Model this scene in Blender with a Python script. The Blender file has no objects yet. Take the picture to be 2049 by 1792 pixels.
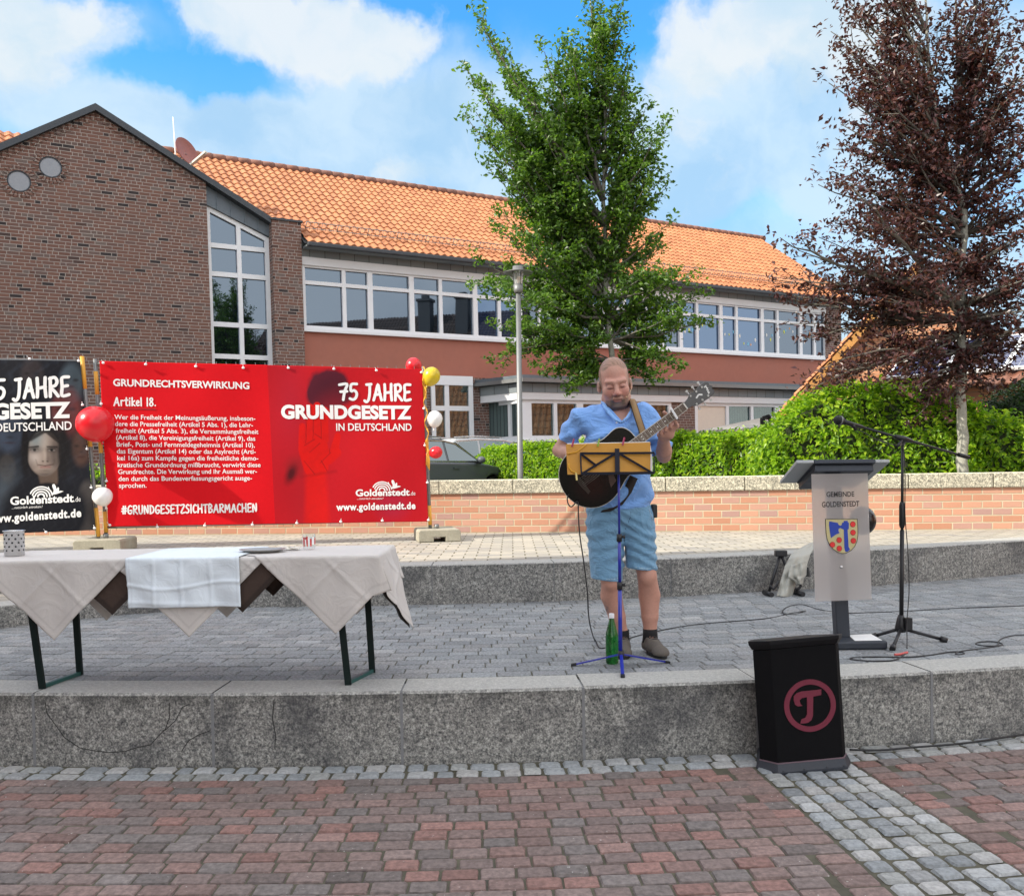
import bpy, math, random
import numpy as np
from mathutils import Vector, Matrix, Euler, Quaternion
from math import radians as RAD, sin, cos, tan, pi, atan2, sqrt, floor
S = bpy.context.scene
COL = S.collection
random.seed(7); RNG = np.random.default_rng(7)

# ------------------------------------------------------------------ camera
F, PX, PY, HC = 1800.0, 1024.5, 985.0, 1.6
_p, _r = RAD(1.5), 0.016
_fw = Vector((0, cos(_p), -sin(_p))); _u0 = Vector((0, sin(_p), cos(_p))); _r0 = Vector((1, 0, 0))
_rt = cos(_r)*_r0 - sin(_r)*_u0; _up = sin(_r)*_r0 + cos(_r)*_u0
CAMP = Vector((0, 0, HC))
cam = bpy.data.objects.new('camera', bpy.data.cameras.new('camera')); COL.objects.link(cam)
cam.matrix_world = Matrix(((_rt.x, _up.x, -_fw.x, 0), (_rt.y, _up.y, -_fw.y, 0), (_rt.z, _up.z, -_fw.z, HC), (0, 0, 0, 1)))
cam.data.sensor_width = 36; cam.data.lens = F/2049*36
cam.data.shift_y = (PY-896.0)/2049; cam.data.clip_end = 2000; cam.data.clip_start = 0.05
S.camera = cam

def ray(px, py):
    return _rt*((px-PX)/F) + _up*(-(py-PY)/F) + _fw
def at(px, py, Y):
    d = ray(px, py); return CAMP + d*(Y/d.y)
def gnd(px, py, z):
    d = ray(px, py); return CAMP + d*((z-HC)/d.z)

# ------------------------------------------------------------------ light
SUN_EL = RAD(34); SUN_H = Vector((-0.915, -0.403))
S.view_settings.view_transform = 'Standard'; S.view_settings.look = 'None'
S.view_settings.exposure = 0.8; S.view_settings.gamma = 1.0; S.view_settings.use_curve_mapping = False
S.render.film_transparent = False
sd = bpy.data.lights.new('sun', 'SUN'); sd.energy = 3.9; sd.angle = RAD(0.5); sd.color = (1.0, 0.93, 0.80)
so = bpy.data.objects.new('sun', sd); COL.objects.link(so)
_L = Vector((-SUN_H.x*cos(SUN_EL), -SUN_H.y*cos(SUN_EL), -sin(SUN_EL)))
so.rotation_euler = _L.to_track_quat('-Z', 'Y').to_euler(); so.location = (-12, -3, 20)
S.cycles.max_bounces = 6; S.cycles.transparent_max_bounces = 12; S.cycles.sample_clamp_indirect = 6
S.cycles.use_adaptive_sampling = True; S.cycles.adaptive_threshold = 0.015
S.cycles.use_denoising = True

# ------------------------------------------------------------------ node helper
class G:
    def __init__(s, nt): s.t = nt; s.n = nt.nodes; s.l = nt.links
    def _in(s, node, key, v):
        sock = node.inputs[key]
        if isinstance(v, bpy.types.NodeSocket): s.l.new(v, sock)
        elif v is not None:
            if isinstance(v, (tuple, list)) and len(v) == 3 and sock.type == 'RGBA': v = (*v, 1)
            sock.default_value = v
    def node(s, typ, ins=None, out=0, **props):
        n = s.n.new('ShaderNode'+typ)
        for k, v in props.items(): setattr(n, k, v)
        for k, v in (ins or {}).items(): s._in(n, k, v)
        return n.outputs[out] if out is not None else n
    def m(s, op, a, b=None, c=None, clamp=False):
        ins = {0: a}
        if b is not None: ins[1] = b
        if c is not None: ins[2] = c
        return s.node('Math', ins, operation=op, use_clamp=clamp)
    def vm(s, op, a, b=None, out=0):
        ins = {0: a}
        if b is not None: ins[1] = b
        return s.node('VectorMath', ins, out=out, operation=op)
    def mix(s, f, a, b, blend='MIX'):
        n = s.n.new('ShaderNodeMix'); n.data_type = 'RGBA'; n.blend_type = blend; n.clamp_factor = True
        s._in(n, 0, f); s._in(n, 6, a); s._in(n, 7, b); return n.outputs[2]
    def ss(s, x, a, b, lo=0.0, hi=1.0):
        n = s.n.new('ShaderNodeMapRange'); n.interpolation_type = 'SMOOTHSTEP'
        for k, v in ((0, x), (1, a), (2, b), (3, lo), (4, hi)): s._in(n, k, v)
        return n.outputs[0]
    def ramp(s, f, stops, interp='LINEAR'):
        n = s.n.new('ShaderNodeValToRGB'); n.color_ramp.interpolation = interp
        e = n.color_ramp.elements
        while len(e) < len(stops): e.new(0.5)
        for el, (p, c) in zip(e, stops): el.position = p; el.color = (*c, 1)
        s._in(n, 0, f); return n.outputs[0]
    def noise(s, vec, scale, detail=3, rough=0.55, out=0, dist=0.0):
        return s.node('TexNoise', {'Vector': vec, 'Scale': scale, 'Detail': detail, 'Roughness': rough, 'Distortion': dist}, out=out)
    def sep(s, v):
        n = s.n.new('ShaderNodeSeparateXYZ'); s._in(n, 0, v); return n.outputs
    def comb(s, x=0.0, y=0.0, z=0.0):
        return s.node('CombineXYZ', {0: x, 1: y, 2: z})
    def pos(s): return s.node('TexCoord', out=3)
    def bump(s, h, strength=0.3, dist=0.01):
        return s.node('Bump', {'Height': h, 'Strength': strength, 'Distance': dist})

def srgb(r, g, b):
    f = lambda c: (c/255/12.92) if c/255 <= 0.04045 else ((c/255+0.055)/1.055)**2.4
    return (f(r), f(g), f(b))

# ------------------------------------------------------------------ world: clear sky with cumulus
w = bpy.data.worlds.new('World'); S.world = w; w.use_nodes = True
g = G(w.node_tree)
for n in list(g.n): g.n.remove(n)
SKYT = (0.44, 1.20, 1.60); CLD0 = (3.1, 3.9, 4.5); CLD1 = (4.1, 4.4, 4.6); HAZC = (2.85, 3.85, 4.6); FILLC = (10.4, 9.9, 9.3)
sky = g.node('TexSky', sky_type='NISHITA', sun_disc=False, sun_elevation=SUN_EL, sun_rotation=atan2(SUN_H.x, SUN_H.y),
             air_density=1.0, dust_density=0.3, ozone_density=2.5)
dirv = g.vm('NORMALIZE', g.node('TexCoord', out=0))
dx, dy, dz = g.sep(dirv)
az = g.m('ARCTAN2', dx, dy); el = g.m('ARCSINE', dz)
P3 = g.comb(az, el, 0.0)
wob = g.noise(P3, 5.0, 6, 0.6, out=1)
wv = g.vm('MULTIPLY', g.vm('SUBTRACT', wob, (0.5, 0.5, 0.5)), (0.17, 0.13, 0.0))
P4 = g.vm('ADD', P3, wv)
a2, e2, _z = g.sep(P4)
def blob(px, py, rx, ry, amp):
    a0 = (px-1024)/1800.0; e0 = (938-0.016*(px-1024)-py)/1800.0
    qa = g.m('DIVIDE', g.m('SUBTRACT', a2, a0), rx/1800.0); qe = g.m('DIVIDE', g.m('SUBTRACT', e2, e0), ry/1800.0)
    q = g.m('ADD', g.m('MULTIPLY', qa, qa), g.m('MULTIPLY', qe, qe))
    return g.m('MULTIPLY', g.m('EXPONENT', g.m('MULTIPLY', q, -1.0)), amp)
tot = None
CUM = [(430, 95, 110, 75, 1.0), (560, 110, 130, 80, 1.15), (700, 150, 130, 75, 1.0), (810, 180, 80, 50, 0.6), (45, 130, 130, 70, 0.8),
       (110, 210, 190, 90, 1.0), (250, 170, 60, 45, 0.5), (1560, 120, 170, 95, 0.9), (1420, 210, 130, 120, 0.75), (1720, 170, 180, 130, 0.8),
       (1400, 430, 90, 60, 0.5), (800, 380, 110, 50, 0.6)]
HAZ = [(700, 300, 420, 110, 0.9), (1000, 340, 260, 130, 0.7), (90, 250, 260, 150, 1.0), (1500, 300, 330, 190, 1.0), (1850, 330, 250, 260, 0.9), (1330, 400, 250, 100, 0.6), (450, 330, 220, 60, 0.5), (430, 235, 150, 34, -1.1), (1230, 80, 130, 140, -0.7), (1500, 450, 60, 60, -0.5), (880, 90, 120, 60, -0.5)]
def total(L):
    t = None
    for b in L:
        v = blob(*b); t = v if t is None else g.m('ADD', t, v)
    return t
nz = g.noise(P4, 9.0, 8, 0.58); nz2 = g.noise(P4, 3.0, 4, 0.5)
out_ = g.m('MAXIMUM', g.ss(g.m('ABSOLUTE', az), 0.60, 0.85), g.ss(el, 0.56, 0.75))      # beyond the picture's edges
far = g.m('MULTIPLY', g.ss(nz2, 0.36, 0.52), out_)                                      # bright broken cloud added out of view to lift light on the shaded stage
cum = g.ss(g.m('ADD', total(CUM), g.m('MULTIPLY', g.m('SUBTRACT', nz, 0.5), 2.4)), 0.38, 1.00)
haz = g.m('MULTIPLY', g.ss(g.m('ADD', total(HAZ), g.m('MULTIPLY', g.m('SUBTRACT', nz2, 0.5), 1.3)), 0.0, 0.85), 0.88)
low = g.ss(el, 0.44, 0.16, 0.0, 0.94)
haz = g.m('MAXIMUM', haz, low)
skyc = g.mix(1.0, sky, SKYT, 'MULTIPLY')
lit = g.noise(g.vm('ADD', P4, (0.02, -0.02, 0.0)), 7.0, 6, 0.55)
cloudc = g.mix(g.ss(lit, 0.36, 0.58), CLD0, CLD1)
hzt = g.noise(P4, 6.0, 6, 0.55)
c1 = g.mix(haz, skyc, g.mix(g.ss(hzt, 0.36, 0.62), (2.25, 3.35, 4.35), (3.35, 4.15, 4.7)))
c2 = g.mix(g.m('MULTIPLY', cum, 0.94), c1, cloudc)
c2 = g.mix(g.m('MULTIPLY', far, 0.9), c2, FILLC)
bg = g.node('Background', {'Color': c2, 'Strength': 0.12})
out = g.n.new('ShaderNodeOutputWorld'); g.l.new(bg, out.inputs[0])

# ------------------------------------------------------------------ scene helpers
MW = {}
def tag(o, label=None, cat=None, group=None, kind=None):
    if label: o['label'] = label
    if cat: o['category'] = cat
    if group: o['group'] = group
    if kind: o['kind'] = kind
    return o
def thing(name, label, cat, loc=(0, 0, 0), rz=0.0, group=None, M=None):
    o = bpy.data.objects.new(name, None); COL.objects.link(o); o.empty_display_size = 0.1
    M = M if M is not None else (Matrix.Translation(Vector(loc)) @ Matrix.Rotation(rz, 4, 'Z'))
    o.matrix_world = M; MW[o.name] = M.copy()
    return tag(o, label, cat, group)
def copy_tree(o, parent=None):
    c = o.copy(); COL.objects.link(c)
    if parent is not None: c.parent = parent
    for ch in list(o.children): copy_tree(ch, c)
    return c
def linkmesh(name, me, parent=None, mats=()):
    for m_ in mats: me.materials.append(m_)
    o = bpy.data.objects.new(name, me); COL.objects.link(o)
    if parent is not None:
        o.parent = parent; MW[o.name] = MW[parent.name]
    else: MW[o.name] = Matrix()
    return o
class MB:
    """collects shapes (in world or thing space) into ONE mesh"""
    def __init__(s): s.v = []; s.f = []; s.sm = []; s.mi = []; s.col = None
    def add(s, vs, fs, smooth=False, mi=0, M=None):
        k = len(s.v)
        s.v += [tuple(M @ Vector(v)) if M is not None else tuple(v) for v in vs]
        s.f += [tuple(i+k for i in f) for f in fs]
        s.sm += [smooth]*len(fs); s.mi += [mi]*len(fs); return s
    def box(s, lo, hi, mi=0, M=None):
        x0, y0, z0 = lo; x1, y1, z1 = hi
        return s.add([(x0,y0,z0),(x1,y0,z0),(x1,y1,z0),(x0,y1,z0),(x0,y0,z1),(x1,y0,z1),(x1,y1,z1),(x0,y1,z1)],
                     [(3,2,1,0),(4,5,6,7),(0,1,5,4),(1,2,6,5),(2,3,7,6),(3,0,4,7)], mi=mi, M=M)
    def bar(s, a, b, w_, h_, mi=0, up=(0, 0, 1)):
        a, b = Vector(a), Vector(b); d = (b-a).normalized(); up = Vector(up)
        if abs(d.dot(up)) > 0.98: up = Vector((0, 1, 0))
        sx = d.cross(up).normalized(); sz = sx.cross(d)
        vs = [p+sx*(i*w_/2)+sz*(j*h_/2) for p in (a, b) for (i, j) in ((-1,-1),(1,-1),(1,1),(-1,1))]
        return s.add(vs, [(0,1,2,3),(7,6,5,4),(0,4,5,1),(1,5,6,2),(2,6,7,3),(3,7,4,0)], mi=mi)
    def tube(s, pts, r, n=10, mi=0, cap=True):
        pts = [Vector(p) for p in pts]; R_ = r if isinstance(r, (list, tuple)) else [r]*len(pts)
        vs = []; prev = None
        for i, p in enumerate(pts):
            d = (pts[min(i+1, len(pts)-1)]-pts[max(i-1, 0)])
            d = d.normalized() if d.length > 1e-9 else Vector((0, 0, 1))
            if prev is None:
                a = d.orthogonal().normalized()
            else:
                a = prev - d*prev.dot(d)
                a = a.normalized() if a.length > 1e-6 else d.orthogonal().normalized()
            prev = a; b = d.cross(a)
            vs += [p+(a*cos(2*pi*k/n)+b*sin(2*pi*k/n))*R_[i] for k in range(n)]
        fs = [(i*n+k, i*n+(k+1) % n, (i+1)*n+(k+1) % n, (i+1)*n+k) for i in range(len(pts)-1) for k in range(n)]
        s.add(vs, fs, True, mi)
        if cap:
            k0 = len(s.v)-len(vs)
            s.f += [tuple(k0+k for k in range(n))[::-1], tuple(k0+(len(pts)-1)*n+k for k in range(n))]
            s.sm += [False]*2; s.mi += [mi]*2
        return s
    def lathe(s, prof, n=24, M=None, mi=0, smooth=True):
        vs = [(r*cos(2*pi*k/n), r*sin(2*pi*k/n), z) for r, z in prof for k in range(n)]
        fs = [(i*n+k, i*n+(k+1) % n, (i+1)*n+(k+1) % n, (i+1)*n+k) for i in range(len(prof)-1) for k in range(n)]
        return s.add(vs, fs, smooth, mi, M)
    def ball(s, c, r, n=24, m_=14, mi=0, sc=(1, 1, 1), M=None):
        prof = [(max(sin(pi*i/m_), 1e-4)*r, -cos(pi*i/m_)*r) for i in range(m_+1)]
        T = Matrix.Translation(Vector(c)) @ (M or Matrix()) @ Matrix.Diagonal((*sc, 1))
        return s.lathe(prof, n, T, mi)
    def prism(s, poly, fr, t0, t1, mi=0):
        """poly: 2-D points; fr(u, v, t) -> 3-D; extruded between t0 and t1"""
        n = len(poly)
        vs = [fr(u, v, t0) for u, v in poly]+[fr(u, v, t1) for u, v in poly]
        return s.add(vs, [tuple(range(n)), tuple(range(2*n-1, n-1, -1))]+[(i, i+n, (i+1) % n+n, (i+1) % n) for i in range(n)], mi=mi)
    def build(s, name, mats, parent=None, local=False, bevel=0.0, seg=2, auto=False):
        me = bpy.data.meshes.new(name)
        vs = s.v
        if parent is not None and not local:
            I = MW[parent.name].inverted(); vs = [tuple(I @ Vector(v)) for v in vs]
        me.from_pydata(vs, [], s.f)
        me.polygons.foreach_set('use_smooth', s.sm); me.polygons.foreach_set('material_index', s.mi)
        if s.col is not None:
            a = me.color_attributes.new('col', 'FLOAT_COLOR', 'POINT')
            a.data.foreach_set('color', np.asarray(s.col, np.float32).ravel())
        me.update()
        import bmesh
        bm = bmesh.new(); bm.from_mesh(me); bmesh.ops.recalc_face_normals(bm, faces=bm.faces); bm.to_mesh(me); bm.free()
        o = linkmesh(name, me, parent, mats if isinstance(mats, (list, tuple)) else [mats])
        if bevel > 0:
            b = o.modifiers.new('edge', 'BEVEL'); b.width = bevel; b.segments = seg; b.limit_method = 'ANGLE'; b.angle_limit = RAD(35)
        return o
def npmesh(name, V, Fc, mats, parent=None, col=None, smooth=True, local=False):
    me = bpy.data.meshes.new(name)
    V = np.asarray(V, float)
    if parent is not None and not local:
        I = np.array(MW[parent.name].inverted()); V = V @ I[:3, :3].T + I[:3, 3]
    Fc = np.asarray(Fc, np.int32)
    k = Fc.shape[1]
    me.vertices.add(len(V)); me.vertices.foreach_set('co', V.astype(np.float32).ravel())
    me.loops.add(Fc.size); me.loops.foreach_set('vertex_index', Fc.ravel())
    me.polygons.add(len(Fc)); me.polygons.foreach_set('loop_start', np.arange(0, Fc.size, k, dtype=np.int32))
    me.polygons.foreach_set('loop_total', np.full(len(Fc), k, np.int32))
    me.polygons.foreach_set('use_smooth', np.full(len(Fc), smooth, bool))
    me.update(calc_edges=True)
    if col is not None:
        C = np.ones((len(V), 4), np.float32); C[:, :3] = col
        a = me.color_attributes.new('col', 'FLOAT_COLOR', 'POINT'); a.data.foreach_set('color', C.ravel())
    me.validate()
    return linkmesh(name, me, parent, mats if isinstance(mats, (list, tuple)) else [mats])

# ------------------------------------------------------------------ materials
def newmat(name):
    m_ = bpy.data.materials.new(name); m_.use_nodes = True
    gg = G(m_.node_tree); b = gg.n['Principled BSDF']
    return m_, gg, b
def setb(gg, b, **kw):
    for k, v in kw.items(): gg._in(b, {'color': 'Base Color', 'rough': 'Roughness', 'metal': 'Metallic', 'normal': 'Normal', 'alpha': 'Alpha',
        'trans': 'Transmission Weight', 'ior': 'IOR', 'coat': 'Coat Weight', 'coatr': 'Coat Roughness', 'spec': 'Specular IOR Level', 'sheen': 'Sheen Weight',
        'sss': 'Subsurface Weight'}[k], v)
def plain(name, c, rough=0.6, metal=0.0, var=0.12, scale=9.0, bump=0.0, bscale=120.0, **kw):
    """a colour with slight blotches, uneven gloss and fine grain"""
    m_, gg, b = newmat(name); P = gg.pos()
    n1 = gg.noise(P, scale, 4, 0.6); n2 = gg.noise(P, scale*7, 3, 0.6)
    f = gg.m('ADD', gg.m('MULTIPLY', n1, 0.65), gg.m('MULTIPLY', n2, 0.35))
    lo = tuple(x*(1-var) for x in c); hi = tuple(min(1, x*(1+var)) for x in c)
    setb(gg, b, color=gg.ramp(f, [(0.3, lo), (0.7, hi)]), rough=gg.ss(n1, 0.2, 0.8, max(0.02, rough*0.85), min(1, rough*1.15)), metal=metal, **kw)
    if bump > 0: setb(gg, b, normal=gg.bump(gg.noise(P, bscale, 3, 0.6), bump, 0.004))
    return m_
def colmat(name, rough=0.7, grain=0.10, scale=60, bump=0.2, bdist=0.003, specks=0.0, **kw):
    """colour comes from the mesh's own colour attribute"""
    m_, gg, b = newmat(name); P = gg.pos()
    c = gg.node('Attribute', out=0, attribute_name='col', attribute_type='GEOMETRY')
    n1 = gg.noise(P, scale, 4, 0.65)
    f = gg.ss(n1, 0.25, 0.75, 1-grain, 1+grain)
    cc = gg.mix(1.0, c, gg.comb(f, f, f), 'MULTIPLY')
    if specks > 0:
        sp = gg.ss(gg.noise(P, 55, 2, 0.5), 0.70, 0.735); cl = gg.ss(gg.noise(P, 2.2, 2, 0.5), 0.42, 0.62)
        cc = gg.mix(gg.m('MULTIPLY', gg.m('MULTIPLY', sp, cl), specks), cc, (0.55, 0.54, 0.52))
    setb(gg, b, color=cc, rough=rough, **kw)
    if bump: setb(gg, b, normal=gg.bump(gg.noise(P, scale*1.6, 4, 0.7), bump, bdist))
    return m_
def masonry(name, bw, bh, joint, stops, mortar, uv='xz', offset=0.5, bump=0.6, rough=0.85, jit=0.004, rand_off=0.0, blotch=0.2, header=0.0):
    """individually coloured bricks in a bond, in the object's own space"""
    m_, gg, b = newmat(name); P = gg.pos(); x, y, z = gg.sep(P)
    wn = gg.noise(P, 18, 2, 0.5, out=1); wx, wy, wz = gg.sep(wn)
    if uv == 'xz':
        u = gg.m('ADD', x, y); v = z
    else:
        u = x; v = y
    u = gg.m('ADD', u, gg.m('MULTIPLY', gg.m('SUBTRACT', wx, 0.5), jit*2)); v = gg.m('ADD', v, gg.m('MULTIPLY', gg.m('SUBTRACT', wy, 0.5), jit*2))
    rv = gg.m('DIVIDE', v, bh); row = gg.m('FLOOR', rv)
    ro = gg.node('TexWhiteNoise', {'W': row}, noise_dimensions='1D')
    uo = gg.m('ADD', gg.m('DIVIDE', u, bw), gg.m('ADD', gg.m('MULTIPLY', gg.m('MODULO', row, 2.0), offset), gg.m('MULTIPLY', ro, rand_off)))
    col = gg.m('FLOOR', uo); fu = gg.m('FRACT', uo); fv = gg.m('FRACT', rv)
    if header > 0:                       # some bricks show their short end: split the cell in two
        hh = gg.node('TexWhiteNoise', {'Vector': gg.comb(col, row, 7.3)}, out=0)
        isp = gg.m('LESS_THAN', hh, header)
        fu2 = gg.m('FRACT', gg.m('MULTIPLY', fu, 2.0)); half = gg.m('FLOOR', gg.m('MULTIPLY', fu, 2.0))
        fu_m = gg.m('ADD', gg.m('MULTIPLY', fu, gg.m('SUBTRACT', 1.0, isp)), gg.m('MULTIPLY', fu2, isp))
        wid = gg.m('ADD', bw, gg.m('MULTIPLY', isp, -bw*0.5))
        col = gg.m('ADD', col, gg.m('MULTIPLY', gg.m('MULTIPLY', half, isp), 0.5))
        du = gg.m('MULTIPLY', gg.m('MINIMUM', fu_m, gg.m('SUBTRACT', 1.0, fu_m)), wid)
    else:
        du = gg.m('MULTIPLY', gg.m('MINIMUM', fu, gg.m('SUBTRACT', 1.0, fu)), bw)
    dv = gg.m('MULTIPLY', gg.m('MINIMUM', fv, gg.m('SUBTRACT', 1.0, fv)), bh)
    d = gg.m('MINIMUM', du, dv)
    mask = gg.ss(d, joint*0.35, joint*0.72)
    rnd = gg.node('TexWhiteNoise', {'Vector': gg.comb(col, row, 1.7)}, out=0)
    bc = gg.ramp(rnd, stops)
    n1 = gg.noise(P, 40, 4, 0.65); n2 = gg.noise(P, 0.9, 4, 0.6)
    f = gg.m('ADD', 1-blotch, gg.m('MULTIPLY', gg.m('ADD', gg.m('MULTIPLY', n1, 0.6), gg.m('MULTIPLY', n2, 0.4)), 2*blotch))
    bc = gg.mix(1.0, bc, gg.comb(f, f, f), 'MULTIPLY')
    mc = gg.mix(gg.ss(n2, 0.35, 0.65), mortar, tuple(q*0.8 for q in mortar))
    setb(gg, b, color=gg.mix(mask, mc, bc), rough=rough)
    h = gg.m('ADD', mask, gg.m('MULTIPLY', n1, 0.25))
    setb(gg, b, normal=gg.bump(h, bump, 0.008))
    return m_
# ================================================================== ground, terraces, walls
CX, CY = -0.8, 25.37                       # the terraces are arcs about this centre
def pol(r, a, z=0.0): return (CX+r*sin(a), CY-r*cos(a), z)
Z1, Z2 = 0.40, 0.755

M_soil = plain('soil', (0.045, 0.038, 0.025), 0.95, var=0.4, scale=3)
M_joint = plain('mossy_joint_sand', (0.085, 0.080, 0.055), 0.95, var=0.5, scale=2.5, bump=0.5, bscale=60)
M_asphalt = plain('asphalt', (0.09, 0.09, 0.09), 0.9, var=0.2, scale=2, bump=0.4)
gb = MB(); gb.box((-400, -300, -1.2), (400, 900, -0.06)); tag(gb.build('ground', M_soil), kind='structure')

# ---- paving stones as real, slightly uneven stones
def stones(cells, zt, mat_, name, palette, cut=0.10, inset=0.006, drop=0.014, zj=0.003, tilt=0.006, under=None):
    V = []; Q = []; C = []
    faces8 = []
    for (r0, r1, a0, a1) in cells:
        rm, am = (r0+r1)/2, (a0+a1)/2; hr = (r1-r0)/2; ha = (a1-a0)/2
        c = np.array(palette[min(int(RNG.random()*len(palette)), len(palette)-1)])*(1+RNG.normal(0, 0.10)); c = np.clip(c, 0.01, 0.9)
        z0 = zt+RNG.normal(0, zj); t1, t2 = RNG.normal(0, tilt, 2)
        base = len(V)
        for ring, (ins, dz) in enumerate(((0.0, -drop), (inset, 0.0), (inset*2.4, 0.0012))):
            for (su, sv, k) in ((-1,-1,0),(-1,-1,1),(1,-1,0),(1,-1,1),(1,1,0),(1,1,1),(-1,1,0),(-1,1,1)):
                er, ea = hr-ins, ha-ins/rm
                cu = cut*min(hr, ha*rm)*(1+RNG.normal(0, 0.25))
                u, v = su*ea*rm, sv*er
                first = (k == 1) if su*sv < 0 else (k == 0)
                if first: v -= sv*cu
                else: u -= su*cu
                u += RNG.normal(0, 0.0012); v += RNG.normal(0, 0.0012)
                V.append(pol(rm+v, am+u/rm, z0+dz+t1*u+t2*v)); C.append(c)
        for ring in (0, 1):
            for k in range(8):
                i = base+ring*8
                Q.append((i+k, i+(k+1) % 8, i+8+(k+1) % 8, i+8+k))
        faces8.append(tuple(base+16+k for k in range(8)))
    mb = MB(); mb.v = V; mb.f = Q+faces8; mb.sm = [False]*len(mb.f); mb.mi = [0]*len(mb.f)
    mb.col = np.concatenate([np.array(C), np.ones((len(C), 1))], 1)
    return tag(mb.build(name, mat_), kind='structure')
def ring_rows(r0, r1, dr, da_len, amin, amax, gap, skip=None, wob=0.0, seed=0):
    rg = np.random.default_rng(seed); out_ = []; k = 0; r = r0
    while r+dr <= r1+1e-6:
        rm = r+dr/2; a = amin+(0.5*(k % 2)+rg.normal(0, 0.06))*da_len/rm
        while a < amax:
            L = da_len*(1+rg.normal(0, wob))/rm
            if not (skip and skip(a+L/2, rm)):
                out_.append((r+gap/2, r+dr-gap/2, a+gap/2/rm, a+L-gap/2/rm))
            a += L
        r += dr; k += 1
    return out_
A0, A1 = 0.0995, 0.1255                    # the radial strip of granite setts
SOL = 0.0072
def skip_red(a, r): return A0-SOL < a < A1+SOL
cl = ring_rows(20.725, 23.2, 0.098, 0.150, -0.20, 0.29, 0.0065, skip_red, 0.03, 3)
for aa in (A0-SOL, A1):                    # one course of bricks laid along each side of the strip
    r = 20.73
    while r < 23.2:
        cl.append((r+0.005, r+0.098-0.005, aa+0.0002, aa+SOL-0.0004)); r += 0.098
M_red = colmat('clinker_pavers', 0.78, grain=0.34, scale=38, bump=0.3, bdist=0.003, specks=0.8)
PAL_RED = [(0.212,0.136,0.120),(0.200,0.137,0.123),(0.190,0.136,0.123),(0.228,0.130,0.112),(0.178,0.135,0.124),(0.165,0.139,0.130),(0.158,0.139,0.132),(0.188,0.142,0.130),(0.202,0.139,0.124),(0.175,0.140,0.130)]
stones(cl, 0.0, M_red, 'plaza_paving', PAL_RED, cut=0.14, inset=0.005, drop=0.010, zj=0.0018)
st = ring_rows(20.515, 20.73, 0.106, 0.125, -0.20, 0.29, 0.014, None, 0.14, 5)
da = (A1-A0)/5
r = 20.75; k = 0
rg = np.random.default_rng(9)
while r < 23.2:
    for j in range(5):
        sh = rg.normal(0, 0.006)
        st.append((r+0.008+sh, r+0.104-0.008+sh, A0+j*da+0.0004, A0+(j+1)*da-0.0004))
    r += 0.104
M_sett = colmat('granite_setts', 0.7, grain=0.25, scale=50, bump=0.5, bdist=0.006)
stones(st, 0.004, M_sett, 'sett_paving', [(0.33,0.34,0.34),(0.28,0.30,0.31),(0.37,0.37,0.36),(0.30,0.31,0.30),(0.25,0.27,0.28)], cut=0.22, inset=0.008, drop=0.011, zj=0.002, tilt=0.015)
jb = MB(); jb.box((-14, -30, -0.05), (16, 6.0, -0.007)); tag(jb.build('joint_bed', M_joint), kind='structure')

# ---- upper kerb line
UP = [(-9.5, 3.9), (-6.0, 5.75), (-4.06, 7.13), (-3.37, 7.70), (-2.86, 7.92), (-2.36, 8.01), (-1.5, 7.99), (-0.7, 8.0), (0.4, 8.08), (1.47, 8.26), (3.66, 8.82), (4.74, 9.23), (6.5, 10.05), (9.0, 11.5)]
def up_y(x):
    for (xa, ya), (xb, yb) in zip(UP, UP[1:]):
        if xa <= x <= xb: return ya+(yb-ya)*(x-xa)/(xb-xa)
    return UP[-1][1]
# ---- grey concrete pavers on the stage
def skip_grey(a, r):
    x, y, _ = pol(r, a); return y > up_y(x)+0.15
rg_cells = [(20.2-(b-20.2), 20.2-(a_-20.2), c, d) for (a_, b, c, d) in ring_rows(20.205, 25.2, 0.122, 0.205, -0.36, 0.42, 0.0045, None, 0.0, 11)]
rg_cells = [q for q in rg_cells if not skip_grey((q[2]+q[3])/2, (q[0]+q[1])/2)]
M_grey = colmat('grey_pavers', 0.8, grain=0.45, scale=60, bump=0.45, bdist=0.003)
stones(rg_cells, Z1, M_grey, 'stage_paving', [(0.225,0.238,0.245),(0.245,0.255,0.262),(0.210,0.224,0.232),(0.232,0.245,0.250),(0.255,0.260,0.260)], cut=0.07, inset=0.004, drop=0.008, zj=0.001, tilt=0.003)
pb = MB(); N = 60
tp = [pol(20.25, -0.42+0.88*i/N, Z1-0.0055) for i in range(N+1)]
bk = [(x, up_y(x)+0.25 if -9.5 <= x <= 9 else 12, Z1-0.0055) for x, y, z in tp]
pb.add(tp+bk, [(i, i+1, N+2+i, N+1+i) for i in range(N)]); 
tag(pb.build('stage_joint_bed', M_joint), kind='structure')

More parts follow.
